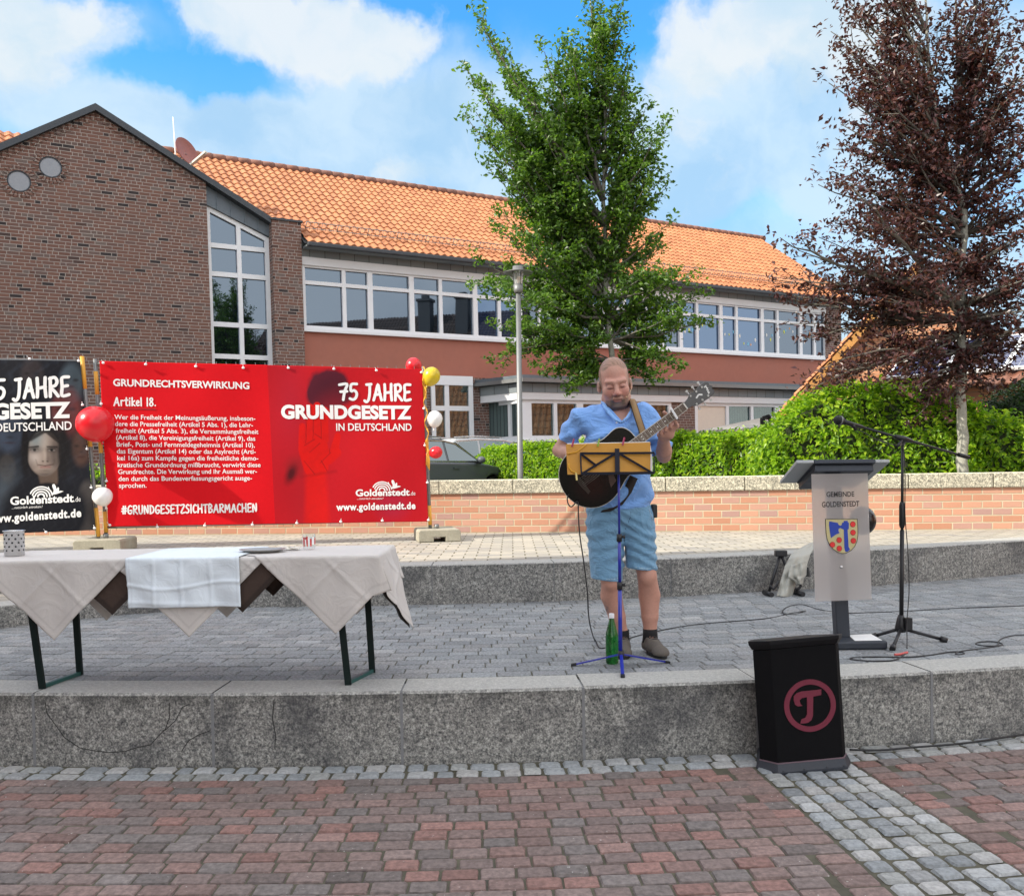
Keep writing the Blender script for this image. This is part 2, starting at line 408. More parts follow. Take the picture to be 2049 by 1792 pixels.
# ---- exposed aggregate concrete steps
def aggregate(name, lightness, stain=1.0, tint=(1, 1, 1)):
    m_, gg, b = newmat(name); P = gg.pos(); x, y, z = gg.sep(P)
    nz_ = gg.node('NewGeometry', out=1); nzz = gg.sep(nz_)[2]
    v1 = gg.noise(P, 95, 3, 0.75); v2 = gg.noise(P, 42, 3, 0.7)
    f = gg.m('ADD', gg.m('MULTIPLY', v1, 0.55), gg.m('MULTIPLY', v2, 0.45))
    L = lightness
    c = gg.ramp(f, [(0.37, (0.030*L,0.032*L,0.034*L)), (0.47, (0.13*L,0.13*L,0.122*L)), (0.54, (0.235*L,0.23*L,0.212*L)), (0.64, (0.42*L,0.42*L,0.39*L))])
    n1 = gg.noise(P, 2.3, 5, 0.65); n2 = gg.noise(gg.vm('MULTIPLY', P, (9, 9, 1.6)), 1.0, 4, 0.7)
    # algae runs down from the upper edge; large damp patches
    runs = gg.m('MULTIPLY', gg.ss(gg.m('SUBTRACT', z, gg.m('MULTIPLY', n2, 0.34)), 0.13, 0.26), gg.ss(nzz, 0.7, 0.3))
    c = gg.mix(gg.m('MULTIPLY', runs, 0.55*stain), c, (0.028, 0.030, 0.026))
    c = gg.mix(gg.m('MULTIPLY', gg.ss(n1, 0.45, 0.68), gg.m('MULTIPLY', gg.ss(nzz, 0.7, 0.3), 0.62*stain)), c, (0.050, 0.052, 0.058))
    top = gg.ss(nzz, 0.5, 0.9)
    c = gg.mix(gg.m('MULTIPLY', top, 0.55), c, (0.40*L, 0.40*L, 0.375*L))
    setb(gg, b, color=gg.mix(1.0, c, tint, 'MULTIPLY'), rough=0.82, normal=gg.bump(f, 0.55, 0.006))
    return m_
M_agg = aggregate('aggregate_concrete', 1.3)
M_agg2 = aggregate('aggregate_coping', 2.3, 0.15, (1.0, 0.94, 0.78))
M_grout = plain('grout', (0.20, 0.205, 0.21), 0.9)
M_crack = plain('crack_line', (0.028, 0.028, 0.027), 0.95)
step = thing('granite_step', 'cracked grey aggregate step in front, carrying the stage with the musician', 'step', (0, 4.9, 0))
jx = [-1000, -640, -300, 62, 425, 803, 1172, 1520, 1868, 2230, 2600, 2960]
ja = []
for px in jx:
    X = gnd(px, 1535 if px < 1100 else 1535-(px-1100)*0.065, 0).x; ja.append(math.asin((X-CX)/20.5))
mb = MB(); mg = MB()
for a0, a1 in zip(ja, ja[1:]):
    n = 10; a0 += 0.00022; a1 -= 0.00022
    vs = []; dz = RNG.normal(0, 0.0015)
    for i in range(n+1):
        a = a0+(a1-a0)*i/n
        for (r, z) in ((20.5, -0.05), (20.5, Z1-0.012+dz), (20.488, Z1+0.002+dz), (20.2, Z1+0.002+dz), (20.2, -0.05)): vs.append(pol(r, a, z))
    fs = [(i*5+k, i*5+(k+1) % 5, (i+1)*5+(k+1) % 5, (i+1)*5+k) for i in range(n) for k in range(5)]+[tuple(range(5)), tuple(n*5+k for k in range(4, -1, -1))]
    mb.add(vs, fs)
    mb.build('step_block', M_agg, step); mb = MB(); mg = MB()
    mg.box((-0.0075, -0.1, -0.03), (0.0075, 0.1, Z1-0.004), M=Matrix.Translation(Vector(pol(20.4025, a1+0.00022))) @ Matrix.Rotation(a1, 4, 'Z')); mg.build('joint', M_grout, step)
CR = [[(205,900),(225,955),(262,1015),(310,1070),(370,1108),(430,1130),(505,1140),(570,1125),(640,1108),(705,1098),(730,1060),(770,1030),(785,965),(792,900)],
      [(770,1030),(820,985),(850,930),(885,905)], [(845,1130),(880,1085),(925,1050),(985,1035)], [(1270,888),(1276,930),(1270,985),(1280,1060),(1278,1120)]]
for line in CR:
    cm = MB()
    pts = []
    for i, (zx, zy) in enumerate(line):
        px, py = zx/2.277*.9776, (1040+zy/2.277)*.9776
        # meet the curved face
        d = ray(px, py); t = 4.5
        for _ in range(30):
            P_ = CAMP+d*t; t += ((CY-sqrt(20.5**2-(P_.x-CX)**2))-P_.y)/d.y
        P_ = CAMP+d*t; pts.append(P_+Vector((RNG.normal(0, 0.004), -0.0015, RNG.normal(0, 0.004))))
    for p, q in zip(pts, pts[1:]):
        dd = (q-p).normalized(); nrm = dd.cross(Vector((0, -1, 0))).normalized()*0.0024
        cm.add([p-nrm, p+nrm, q+nrm, q-nrm], [(0, 1, 2, 3)])
    cm.build('crack', M_crack, step)

def riser(name, label, pts, zb, zt, th, joints):
    t = thing(name, label, 'step', (pts[0][0], pts[0][1], zb)); mb = MB(); mg = MB()
    # resample along x with joints
    def yy(x):
        for (xa, ya), (xb, yb) in zip(pts, pts[1:]):
            if xa-1e-6 <= x <= xb+1e-6: return ya+(yb-ya)*(x-xa)/(xb-xa)
    xs = [pts[0][0]]+[j for j in joints if pts[0][0] < j < pts[-1][0]]+[pts[-1][0]]
    for xa, xb in zip(xs, xs[1:]):
        ks = [xa+0.004]+[p[0] for p in pts if xa+0.03 < p[0] < xb-0.03]+[xb-0.004]
        vs = []
        for x in ks:
            y = yy(min(max(x, pts[0][0]), pts[-1][0])); y2 = yy(min(max(x+0.02, pts[0][0]), pts[-1][0])); y1 = yy(min(max(x-0.02, pts[0][0]), pts[-1][0]))
            nv = Vector((-(y2-y1), 0.04, 0)).normalized()
            for (o_, z) in ((0, zb-0.05), (0, zt-0.010), (0.010, zt), (th, zt), (th, zb-0.05)): vs.append((x+nv.x*o_, y+nv.y*o_, z))
        n = len(ks)-1
        mb.add(vs, [(i*5+k, i*5+(k+1) % 5, (i+1)*5+(k+1) % 5, (i+1)*5+k) for i in range(n) for k in range(5)]+[tuple(range(5)), tuple(n*5+k for k in range(4, -1, -1))])
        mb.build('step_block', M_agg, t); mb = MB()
        if xb < pts[-1][0]-0.01:
            mg = MB(); y = yy(xb); mg.box((xb-0.006, y+0.004, zb), (xb+0.006, y+th-0.02, zt-0.006)); mg.build('joint', M_grout, t)
    return t
XJ = [gnd(px, py, Z1).x for px, py in ((600, 1214), (865, 1210), (1110, 1205), (1346, 1196), (1560, 1184), (1772, 1171), (1950, 1158))]
riser('granite_step', 'pale aggregate step behind the stage, below the upper square', [p for p in UP if p[0] >= -2.4], Z1, Z2, 0.30, XJ)
lowpts = [p for p in UP if p[0] <= -2.3]; lowpts[-1] = (-2.385, 8.005)
riser('granite_step', 'low single step behind the left end of the draped table', lowpts, Z1, 0.577, 0.30, [-5.2, -4.2, -3.1])
hi2 = [(-9.5, 5.2), (-6.0, 6.85), (-4.3, 8.1), (-3.5, 8.65), (-2.36, 8.9), (-2.05, 8.9)]
riser('granite_step', 'second step up to the upper square, hidden behind the table', hi2, 0.577, Z2, 0.28, [-4.9, -3.6])
# ---- upper square
M_up = masonry('upper_pavers', 0.24, 0.16, 0.012, [(0, (0.40,0.37,0.31)), (0.4, (0.33,0.31,0.27)), (0.7, (0.45,0.41,0.34)), (1, (0.28,0.27,0.25))], (0.15, 0.14, 0.09), uv='xy', bump=0.8, jit=0.008, blotch=0.3)
ub = MB()
front = [(-9.4, 5.45), (-6.0, 7.1), (-4.3, 8.36), (-3.5, 8.9), (-2.34, 9.1), (-2.3, 8.28)]+[(x, up_y(x)+0.285) for x in (-1.5, -0.7, 0.4, 1.47, 3.66, 4.74, 6.5)]+[(8.9, 11.7)]
n = len(front)
ub.add([(x, y, Z2-0.004) for x, y in front]+[(x*1.6, 40, Z2-0.004) for x, y in front], [(i, i+1, n+i+1, n+i) for i in range(n-1)])
tag(ub.build('upper_square', M_up), kind='structure')
tb = MB(); tb.add([(x, y, 0.573) for x, y in lowpts]+[(x+0.1, y+1.3, 0.573) for x, y in lowpts], [(i, i+1, len(lowpts)+i+1, len(lowpts)+i) for i in range(len(lowpts)-1)])
tag(tb.build('step_tread_paving', M_up), kind='structure')
ab = MB(); ab.add([(-40, 13.35, Z2+0.03), (40, 13.35, Z2+0.03), (60, 60, Z2+0.03), (-60, 60, Z2+0.03)], [(0, 1, 2, 3)]); tag(ab.build('car_park', M_asphalt), kind='structure')
# ================================================================== retaining wall, lamp post, hedges
def wl(x): return 12.10-0.134*(x+1.07)      # y of the wall's front face
M_wallbrick = masonry('salmon_brick', 0.235, 0.088, 0.013, [(0, (0.42,0.205,0.125)), (0.3, (0.47,0.235,0.150)), (0.6, (0.50,0.27,0.18)), (0.85, (0.44,0.25,0.19)), (1, (0.36,0.22,0.19))], (0.52, 0.45, 0.31), bump=0.5, blotch=0.12)
wall = thing('brick_wall', 'low salmon brick retaining wall with a pale stone coping', 'wall', (2, wl(2), Z2), atan2(-0.134, 1))
mb = MB(); mc = MB()
L0, L1 = -12.0, 8.5
mb.box((L0, 0, -0.05), (L1, 0.30, 0.52)); 
xs = [L0]
while xs[-1] < L1: xs.append(xs[-1]+1.0+0.0)
for a, b in zip(xs, xs[1:]): mc.box((a+0.004, -0.035, 0.5205), (b-0.004, 0.34, 0.705))
mb.build('brick_face', M_wallbrick, wall, local=True)
mc.build('coping', M_agg2, wall, local=True, bevel=0.012)

M_steel = plain('galvanised_steel', (0.20, 0.205, 0.205), 0.5, 0.5, var=0.12, scale=4)
M_lampglass, gg, b = newmat('lamp_glass'); setb(gg, b, color=(0.85, 0.87, 0.87), rough=0.15, trans=0.7, ior=1.3)
M_white = plain('white_paint', (0.78, 0.79, 0.80), 0.45, var=0.04)
lp = at(1041, 952, 12.42); lz = 1.15
lamp = thing('street_lamp', 'slim grey post lamp with a flat disc hood, behind the brick wall', 'street lamp', (lp.x, lp.y, lz))
top = at(1036.5, 533, 12.42)
def lt(z): 
    k = (z-lz)/(top.z-lz); return Vector((lp.x+(top.x-lp.x)*k, lp.y, z))
mb = MB(); zh = top.z-0.36
mb.tube([lt(lz), lt(lz+0.02), lt(zh)], [0.041, 0.041, 0.034], 16); mb.build('pole', M_steel, lamp)
def lrot(): return Matrix.Translation(lt(zh))
mb = MB(); mb.lathe([(0.001, 0), (0.055, 0), (0.062, 0.03), (0.066, 0.12), (0.001, 0.12)], 20, lrot()); mb.build('lamp_base', M_steel, lamp)
mb = MB(); mb.lathe([(0.060, 0.12), (0.075, 0.25), (0.075, 0.29), (0.001, 0.29)], 20, lrot()); lg = mb.build('lantern_glass', M_lampglass, lamp)
mb = MB()
for k in range(4):
    a = k*pi/2+0.5; mb.tube([lt(zh)+Vector((0.066*cos(a), 0.066*sin(a), 0.11)), lt(zh)+Vector((0.08*cos(a), 0.08*sin(a), 0.29))], 0.006, 6)
mb.build('bracket', M_steel, lamp)
mb = MB(); mb.lathe([(0.001, 0.285), (0.05, 0.285), (0.20, 0.268), (0.205, 0.275), (0.10, 0.30), (0.075, 0.305), (0.072, 0.36), (0.001, 0.365)], 28, lrot()); mb.build('hood', M_steel, lamp)

# ---- leaves
def leafmat(name, stops, rough=0.45, trans=0.35, spec=0.5):
    m_, gg, b = newmat(name); P = gg.pos()
    rnd = gg.node('NewGeometry', out=8)
    n1 = gg.noise(P, 1.8, 3, 0.6)
    f = gg.m('ADD', gg.m('MULTIPLY', rnd, 0.75), gg.m('MULTIPLY', n1, 0.25))
    c = gg.ramp(f, stops)
    setb(gg, b, color=c, rough=rough, spec=spec)
    tr = gg.node('BsdfTranslucent', {'Color': gg.mix(1.0, c, (1.5, 1.6, 0.7), 'MULTIPLY')})
    mx = gg.n.new('ShaderNodeMixShader'); gg._in(mx, 0, trans); gg.l.new(b.outputs[0], mx.inputs[1]); gg.l.new(tr, mx.inputs[2])
    gg.l.new(mx.outputs[0], gg.n['Material Output'].inputs[0])
    return m_
def leaves(P, N, size, aspect=0.5, rg=None, fold=0.25, jit=0.7):
    """P: positions, N: preferred normals; each leaf is a folded diamond of six points"""
    rg = rg or RNG; n = len(P)
    N = N+rg.normal(0, jit, (n, 3)); N /= np.linalg.norm(N, axis=1)[:, None]+1e-9
    A = rg.normal(0, 1, (n, 3)); A -= N*(A*N).sum(1)[:, None]; A /= np.linalg.norm(A, axis=1)[:, None]+1e-9
    B = np.cross(N, A); s = size*(0.65+0.7*rg.random(n))[:, None]
    mid = 0.5
    v = [P-A*s*0.5, P-A*s*0.12+B*s*aspect*0.5+N*s*fold*0.3, P+A*s*0.5-N*s*0.12, P-A*s*0.12-B*s*aspect*0.5+N*s*fold*0.3]
    V = np.stack(v, 1).reshape(-1, 3)
    k = np.arange(n)[:, None]*4
    Fc = np.concatenate([k+np.array([[0, 1, 2]]), k+np.array([[0, 2, 3]])], 0)
    return V, Fc
M_laurel = leafmat('laurel_leaf', [(0.15, (0.055,0.135,0.010)), (0.42, (0.165,0.315,0.014)), (0.72, (0.310,0.480,0.022)), (1, (0.50,0.58,0.05))], 0.40, 0.5, 0.4)
M_darkleaf = leafmat('dark_shrub_leaf', [(0.2, (0.012,0.030,0.010)), (0.6, (0.024,0.055,0.014)), (1, (0.05,0.10,0.02))], 0.5, 0.2)
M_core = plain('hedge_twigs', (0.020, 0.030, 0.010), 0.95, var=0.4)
M_bark = plain('beech_bark', (0.30, 0.295, 0.25), 0.85, var=0.35, scale=14, bump=0.8, bscale=45)
def hedge(name, label, cat, pts, y0f, depth, zb, size, dens, mat_, seed, bulge=0.12, NF=(-0.35, -0.9, 0.45)):
    """pts: (x, top z) outline along x; y0f(x): front face"""
    rg = np.random.default_rng(seed)
    t = thing(name, label, cat, (pts[0][0], y0f(pts[0][0]), zb))
    xs = np.array([p[0] for p in pts]); zs = np.array([p[1] for p in pts])
    L = xs[-1]-xs[0]
    def noise2(a, b): return np.sin(a*5.1+1.3*np.sin(b*4.0))*0.5+np.sin(a*11.7+b*9.1+2)*0.3+np.sin(a*23+b*19)*0.2
    n = int(dens*L*(zs.mean()-zb)); x = xs[0]+L*rg.random(n); zt = np.interp(x, xs, zs); z = zb+(zt-zb)*rg.random(n)**0.9
    y = np.array([y0f(q) for q in x])+bulge*noise2(x, z)+np.abs(rg.normal(0, 0.06, n))+0.22*np.maximum(0, (z-zt+0.25)/0.25)**2
    P_ = np.stack([x, y, z], 1); N_ = np.tile(np.array(NF, float), (n, 1))
    n2 = int(dens*L*depth*0.8); x2 = xs[0]+L*rg.random(n2); y2 = np.array([y0f(q) for q in x2])+depth*rg.random(n2)
    z2 = np.interp(x2, xs, zs)+0.07*noise2(x2, y2)+rg.normal(0, 0.05, n2)
    P2 = np.stack([x2, y2, z2], 1); N2 = np.tile(np.array([0, -0.3, 1.0]), (n2, 1))
    n3 = int(dens*0.5*depth*max(zs[0], zs[-1])*2); sd_ = rg.integers(0, 2, n3); x3 = np.where(sd_ == 0, xs[0], xs[-1])+rg.normal(0, 0.07, n3); y3 = np.array([y0f(q) for q in x3])+depth*rg.random(n3); z3 = zb+(np.where(sd_ == 0, zs[0], zs[-1])-zb)*rg.random(n3)
    P3 = np.stack([x3, y3, z3], 1); N3 = np.stack([np.where(sd_ == 0, -1.0, 1.0), np.full(n3, -0.5), np.full(n3, 0.4)], 1)
    V, Fc = leaves(np.concatenate([P_, P2, P3]), np.concatenate([N_, N2, N3]), size, 0.46, rg, 0.35, 0.55)
    npmesh('foliage', V, Fc, [mat_], t, smooth=False)
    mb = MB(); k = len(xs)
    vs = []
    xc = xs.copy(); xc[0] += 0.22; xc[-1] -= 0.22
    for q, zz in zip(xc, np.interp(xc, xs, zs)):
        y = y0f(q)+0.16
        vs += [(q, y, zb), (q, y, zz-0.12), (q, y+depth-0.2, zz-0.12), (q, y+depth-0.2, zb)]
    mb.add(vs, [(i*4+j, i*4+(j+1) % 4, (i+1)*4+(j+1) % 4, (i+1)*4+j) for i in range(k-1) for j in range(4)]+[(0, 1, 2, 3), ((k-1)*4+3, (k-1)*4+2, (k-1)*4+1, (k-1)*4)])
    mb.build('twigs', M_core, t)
    return t
hy = lambda x: wl(x)+0.72
def hp(px, py, extra=0.0): 
    p = at(px, py, 12.75+extra); return (p.x, p.z)
hyq = lambda x: 20.8-(x+0.73)*1.70        # the clipped hedge runs back along the car park
def hq(px, py):
    d = ray(px, py); t = 10.0
    for _ in range(40): t += (hyq((CAMP+d*t).x)-(CAMP+d*t).y)/(d.y+1.7*d.x)
    p = CAMP+d*t; return (p.x, p.z)
hedge('laurel_hedge', 'clipped low laurel hedge behind the musician, beside the lamp post', 'hedge', [hq(*q) for q in ((962, 908), (985, 897), (1100, 893), (1250, 885), (1420, 872), (1500, 868), (1560, 858))], hyq, 0.9, 0.75, 0.085, 2200, M_laurel, 1, 0.10, (-0.8, -0.6, 0.5))
hedge('laurel_bush', 'tall unclipped bright laurel behind the lectern', 'bush', [hp(1530, 878), hp(1560, 845), hp(1590, 812), hp(1640, 792), hp(1700, 778), hp(1760, 782), hp(1800, 790), hp(1850, 800), hp(1905, 812)], lambda x: hy(x)+0.10, 1.0, 1.0, 0.085, 1300, M_laurel, 2, 0.18)
hedge('laurel_bush', 'bright laurel below the dark shrub, just beyond the beech trunk', 'bush', [hp(1890, 850), hp(1930, 838), hp(1975, 850), hp(2020, 880), hp(2090, 888), hp(2160, 880)], lambda x: hy(x)+0.05, 0.9, 1.0, 0.085, 1300, M_laurel, 3, 0.18)
hedge('dark_shrub', 'dark green shrub rising behind the laurel at the right edge', 'bush', [hp(1915, 830, 1), hp(1950, 800, 1), hp(2000, 778, 1), hp(2060, 768, 1), hp(2170, 775, 1)], lambda x: hy(x)+0.75, 1.0, 1.0, 0.07, 1500, M_darkleaf, 4, 0.2)
hedge('laurel_hedge', 'dark strip of laurel glimpsed between the two banner panels', 'hedge', [(-8.5, 1.66), (-6.0, 1.70), (-4.0, 1.62), (-1.9, 1.45)], hy, 0.9, 1.0, 0.085, 450, M_laurel, 5)
bed = MB(); bed.add([(x, wl(x)+0.25, 1.22) for x in (-14, 10)]+[(x, wl(x)+2.2, 1.18) for x in (10, -14)], [(0, 1, 2, 3)]); tag(bed.build('planting_bed', M_soil), kind='structure')
# ================================================================== school building
BD = Vector((0.862, 0.507, 0)).normalized()
BM = Matrix.Translation(Vector((-5.6, 24.0, 0))) @ Matrix.Rotation(atan2(BD.y, BD.x), 4, 'Z') @ Matrix.Rotation(-0.0095, 4, 'Y')
BI = BM.inverted()
school = thing('school_building', 'long two-storey school with orange tiled roof, brown brick gable and white window bands', 'building', M=BM)
def fac(px, py, off=0.0):
    o = BI @ CAMP; d = (BI.to_3x3() @ ray(px, py)); t = (off-o.y)/d.y; p = o+d*t; return (p.x, p.z)
ZG = 0.7
M_bbrick = masonry('brown_brick', 0.25, 0.081, 0.013, [(0, (0.028,0.022,0.022)), (0.05, (0.034,0.026,0.026)), (0.08, (0.14,0.070,0.052)), (0.4, (0.175,0.088,0.064)), (0.7, (0.150,0.078,0.060)), (0.90, (0.125,0.080,0.068)), (1, (0.15,0.115,0.10))], (0.37, 0.325, 0.29), bump=0.5, rand_off=0.5, header=0.25, blotch=0.15)
M_frame = plain('white_window_frame', (0.74, 0.76, 0.78), 0.4, var=0.03)
M_shutter = plain('shutter_box', (0.68, 0.69, 0.70), 0.5, var=0.05, scale=2)
M_zinc = plain('zinc_sheet', (0.125, 0.150, 0.172), 0.5, 0.35, var=0.18, scale=1.6)
M_zincd = plain('dark_zinc', (0.055, 0.062, 0.070), 0.5, 0.4, var=0.15)
M_slate = masonry('slate_cladding', 0.42, 0.60, 0.014, [(0, (0.19,0.215,0.225)), (0.5, (0.22,0.245,0.25)), (1, (0.165,0.19,0.205))], (0.05, 0.055, 0.06), bump=0.5, offset=0.0, jit=0.001, blotch=0.10)
M_render = plain('red_render', (0.36, 0.135, 0.095), 0.85, var=0.10, scale=0.8, bump=0.3, bscale=80)
def glassmat(name, base, refl):
    m_, gg, b = newmat(name); P = gg.pos()
    setb(gg, b, color=refl, metal=1.0, rough=0.015)
    df = gg.node('BsdfDiffuse', {'Color': base})
    mx = gg.n.new('ShaderNodeMixShader'); gg._in(mx, 0, 0.30); gg.l.new(b.outputs[0], mx.inputs[1]); gg.l.new(df, mx.inputs[2])
    gg.l.new(mx.outputs[0], gg.n['Material Output'].inputs[0])
    setb(gg, b, normal=gg.bump(gg.noise(P, 0.7, 2, 0.5), 0.02, 0.05))
    return m_
M_glass = glassmat('window_glass', (0.012, 0.018, 0.022), (0.155, 0.200, 0.260))
M_glassb = glassmat('window_glass_blue', (0.010, 0.025, 0.075), (0.15, 0.215, 0.32))
def B(): return MB()
def bb(name, lo, hi, mat_, parent=None, bevel=0.0, mi=0):
    m_ = MB(); m_.box(lo, hi); return m_.build(name, mat_, parent or school, local=True, bevel=bevel)
fr_xz = lambda u, v, t: (u, t, v)
# gable wall
apx, apz = fac(190, 219); rx1, rz1 = fac(412, 362); rx2, rz2 = fac(535, 441); lx0, lz0 = fac(0, 299)
sl = (apz-rz2)/(rx2-apx); sr = (apz-lz0)/(apx-lx0)
XL = -9.8
gx1 = rx1; wallz = lambda x: apz-(x-apx)*sl if x > apx else apz-(apx-x)*sr
mb = MB(); mb.prism([(XL, ZG), (gx1, ZG), (gx1, wallz(gx1)), (apx, apz), (XL, wallz(XL))], fr_xz, 0.0, 0.35)
gw = mb.build('gable_wall', M_bbrick, school, local=True)
# dentil course under the verge
mb = MB()
x = XL
while x < gx1-0.03:
    z = wallz(x+0.03)-0.10; mb.box((x, -0.025, z-0.13), (x+0.075, 0.0, z)); x += 0.125
mb.build('dentil_course', M_bbrick, gw, local=True)
mb = MB()
for (xa, xb) in ((XL-0.3, apx), (apx, rx2+0.05)):
    za, zb_ = wallz(xa), wallz(xb); 
    mb.prism([(xa, za-0.06), (xb, zb_-0.06), (xb, zb_+0.10), (xa, za+0.10)], fr_xz, -0.14, 0.5)
mb.build('verge_flashing', M_zincd, school, local=True)
# round windows
M_rw = plain('dull_round_glass', (0.26, 0.275, 0.30), 0.35, var=0.1)
for i, (px, py) in enumerate(((38, 363), (101, 335))):
    cx_, cz_ = fac(px, py); r_ = 0.245
    mr = MB(); n = 26
    for k in range(n):
        M_ = Matrix.Translation(Vector((cx_, 0, cz_))) @ Matrix.Rotation(2*pi*k/n, 4, 'Y')
        mr.box((-0.026, -0.022, r_), (0.026, 0.01, r_+0.135), M=M_)
    rw = mr.build('round_window', M_bbrick, school, local=True)
    mp = MB(); mp.lathe([(0.001, 0), (r_-0.005, 0)], 32, Matrix.Translation(Vector((cx_, -0.004, cz_))) @ Matrix.Rotation(pi/2, 4, 'X')); mp.build('pane', M_rw, rw, local=True)
    mp = MB(); mp.lathe([(r_-0.03, 0.0), (r_-0.03, 0.014), (r_, 0.014), (r_, 0.0)], 32, Matrix.Translation(Vector((cx_, 0.0, cz_))) @ Matrix.Rotation(pi/2, 4, 'X')); mp.build('frame', M_zincd, rw, local=True)
# glazed stair strip
gy = 0.22
sx0 = gx1; sx1 = fac(541, 600, gy)[0]
top0 = fac(414, 408)[1]; top1 = fac(531, 474)[1]
tz = lambda x: top0+(top1-top0)*(x-sx0)/(sx1-sx0)
mb = MB(); mb.prism([(sx0, ZG), (sx1, ZG), (sx1, tz(sx1)), (sx0, tz(sx0))], fr_xz, gy+0.05, gy+0.06); sg = mb.build('stair_window', M_glass, school, local=True)
mb = MB(); mb.box((sx0-1, gy+0.10, ZG), (sx1+1, gy+0.3, 6)); mb.build('stair_back_wall', M_zincd, sg, local=True)
mf = MB(); xm = fac(481, 600, gy)[0]; wv = 0.055
for x in (sx0+wv, xm, sx1-wv): mf.prism([(x-wv, ZG), (x+wv, ZG), (x+wv, tz(x+wv)), (x-wv, tz(x-wv))], fr_xz, gy-0.03, gy+0.05)
zs = [fac(480, y, gy)[1] for y in (496, 552, 651, 714)]
for z in zs: mf.box((sx0, gy-0.025, z-0.06), (sx1, gy+0.048, z+0.06))
mf.prism([(sx0, tz(sx0)-0.09), (sx1, tz(sx1)-0.09), (sx1, tz(sx1)+0.03), (sx0, tz(sx0)+0.03)], fr_xz, gy-0.028, gy+0.047)
mf.build('window_frame', M_frame, sg, local=True)
mz = MB(); mz.prism([(sx0, tz(sx0)+0.03), (sx1+0.05, tz(sx1)+0.03), (sx1+0.05, wallz(sx1)-0.06), (sx0, wallz(sx0)-0.06)], fr_xz, gy-0.10, gy+0.2)
for k in range(1, 5):
    x = sx0+(sx1-sx0)*(k-0.2)/4.6; mz.prism([(x-0.012, tz(x)+0.03), (x+0.012, tz(x)+0.03), (x+0.012, wallz(x)-0.06), (x-0.012, wallz(x)-0.06)], fr_xz, gy-0.125, gy-0.10)
mz.build('zinc_cladding', M_zinc, school, local=True)
# brick pier
px0 = sx1; px1 = fac(604, 600)[0]; pz = fac(565, 442, -0.1)[1]
pier = bb('brick_pier', (px0, -0.12, ZG), (px1, 0.5, pz), M_bbrick)
bb('cap', (px0-0.04, -0.16, pz), (px1+0.04, 0.55, pz+0.05), M_zincd, pier)
# long facade bands
fx0 = px1; fx1 = fac(1652, 660)[0]; FXE = fx1+0.9
z_gut = fac(597, 492, -0.3)[1]; z_sl1 = fac(601, 500)[1]; z_hd1 = fac(601, 513)[1]; z_hd0 = fac(601, 529)[1]; z_tr = fac(601, 563)[1]; z_sill1 = fac(604, 655)[1]; z_sill0 = fac(605, 663)[1]
z_red0 = fac(940, 755)[1]
bb('slate_band', (fx0, 0.0, z_hd1), (FXE, 0.35, z_sl1+0.25), M_slate)
sh = MB(); 
bb('shutter_box', (fx0, -0.03, z_hd0), (fx1, 0.3, z_hd1-0.001), M_shutter)
bb('red_render_band', (fx0, 0.03, z_red0), (FXE, 0.35, z_sill0), M_render)
bb('window_sill', (fx0, -0.08, z_sill0), (fx1, 0.3, z_sill1-0.03), M_frame)
bb('end_wall', (fx1, 0.01, z_sill0+0.001), (FXE, 0.3, z_hd1-0.002), M_bbrick)
# upper windows: unit boundaries in picture columns at mid height
Ls = [[604, 691, 738], [744, 821], [826, 880, 948], [953, 998, 1037]]
thick = [606, 741, 824, 951, 1040, 1118, 1205, 1290, 1362, 1442.5, 1525, 1602, 1652]
thin = [689, None, 882, 999, 1080, 1160, 1250, 1325, 1395, 1474, 1556, 1630]
fX = lambda px: fac(px, 600+0.06*(px-600), 0.05)[0]
wz0, wz1 = z_sill1-0.03, z_hd0
for i in range(12):
    xa, xb = fX(thick[i]), fX(thick[i+1]); xm = fX(thin[i]) if thin[i] else None
    mp = MB(); mp.box((xa, 0.115, wz0), (xb, 0.12, wz1)); un = mp.build('window', M_glassb if 8 <= i <= 9 or i == 3 else M_glass, school, local=True)
    mf = MB(); e = 0.075
    mf.box((xa, 0.03, wz0), (xa+e, 0.114, wz1)); mf.box((xb-e, 0.03, wz0), (xb, 0.114, wz1))
    mf.box((xa+e, 0.032, wz0), (xb-e, 0.114, wz0+0.10)); mf.box((xa+e, 0.032, wz1-0.05), (xb-e, 0.114, wz1))
    mf.box((xa+e, 0.034, z_tr-0.05), (xb-e, 0.114, z_tr+0.05))
    if xm: mf.box((xm-0.055, 0.036, wz0+0.1), (xm+0.055, 0.114, wz1-0.05))
    mf.build('frame', M_frame, un, local=True)
    if i in (8, 9, 10, 11):             # paper decorations stuck on the panes
        md = MB(); rg = np.random.default_rng(40+i)
        M_dec = [plain('paper_cutout', c, 0.8) for c in ((0.75, 0.75, 0.7), (0.6, 0.65, 0.15), (0.2, 0.5, 0.7), (0.75, 0.4, 0.2))]
        for k in range(9):
            x = xa+0.2+(xb-xa-0.4)*(k+rg.random()*0.6)/9; z = wz0+0.45+0.35*rg.random()+0.05*k*(1 if i != 9 else -0.3); s_ = 0.05+0.04*rg.random()
            md.prism([(x-s_*0.5, z), (x, z-s_), (x+s_*0.5, z), (x+s_*0.2, z+s_*0.8), (x-s_*0.3, z+s_*0.7)], fr_xz, 0.108, 0.114, mi=k % 4)
        md.build('paper_decoration', M_dec, un, local=True)
bb('facade_core', (fx0, 0.13, ZG), (FXE, 0.34, z_sl1), M_zincd)
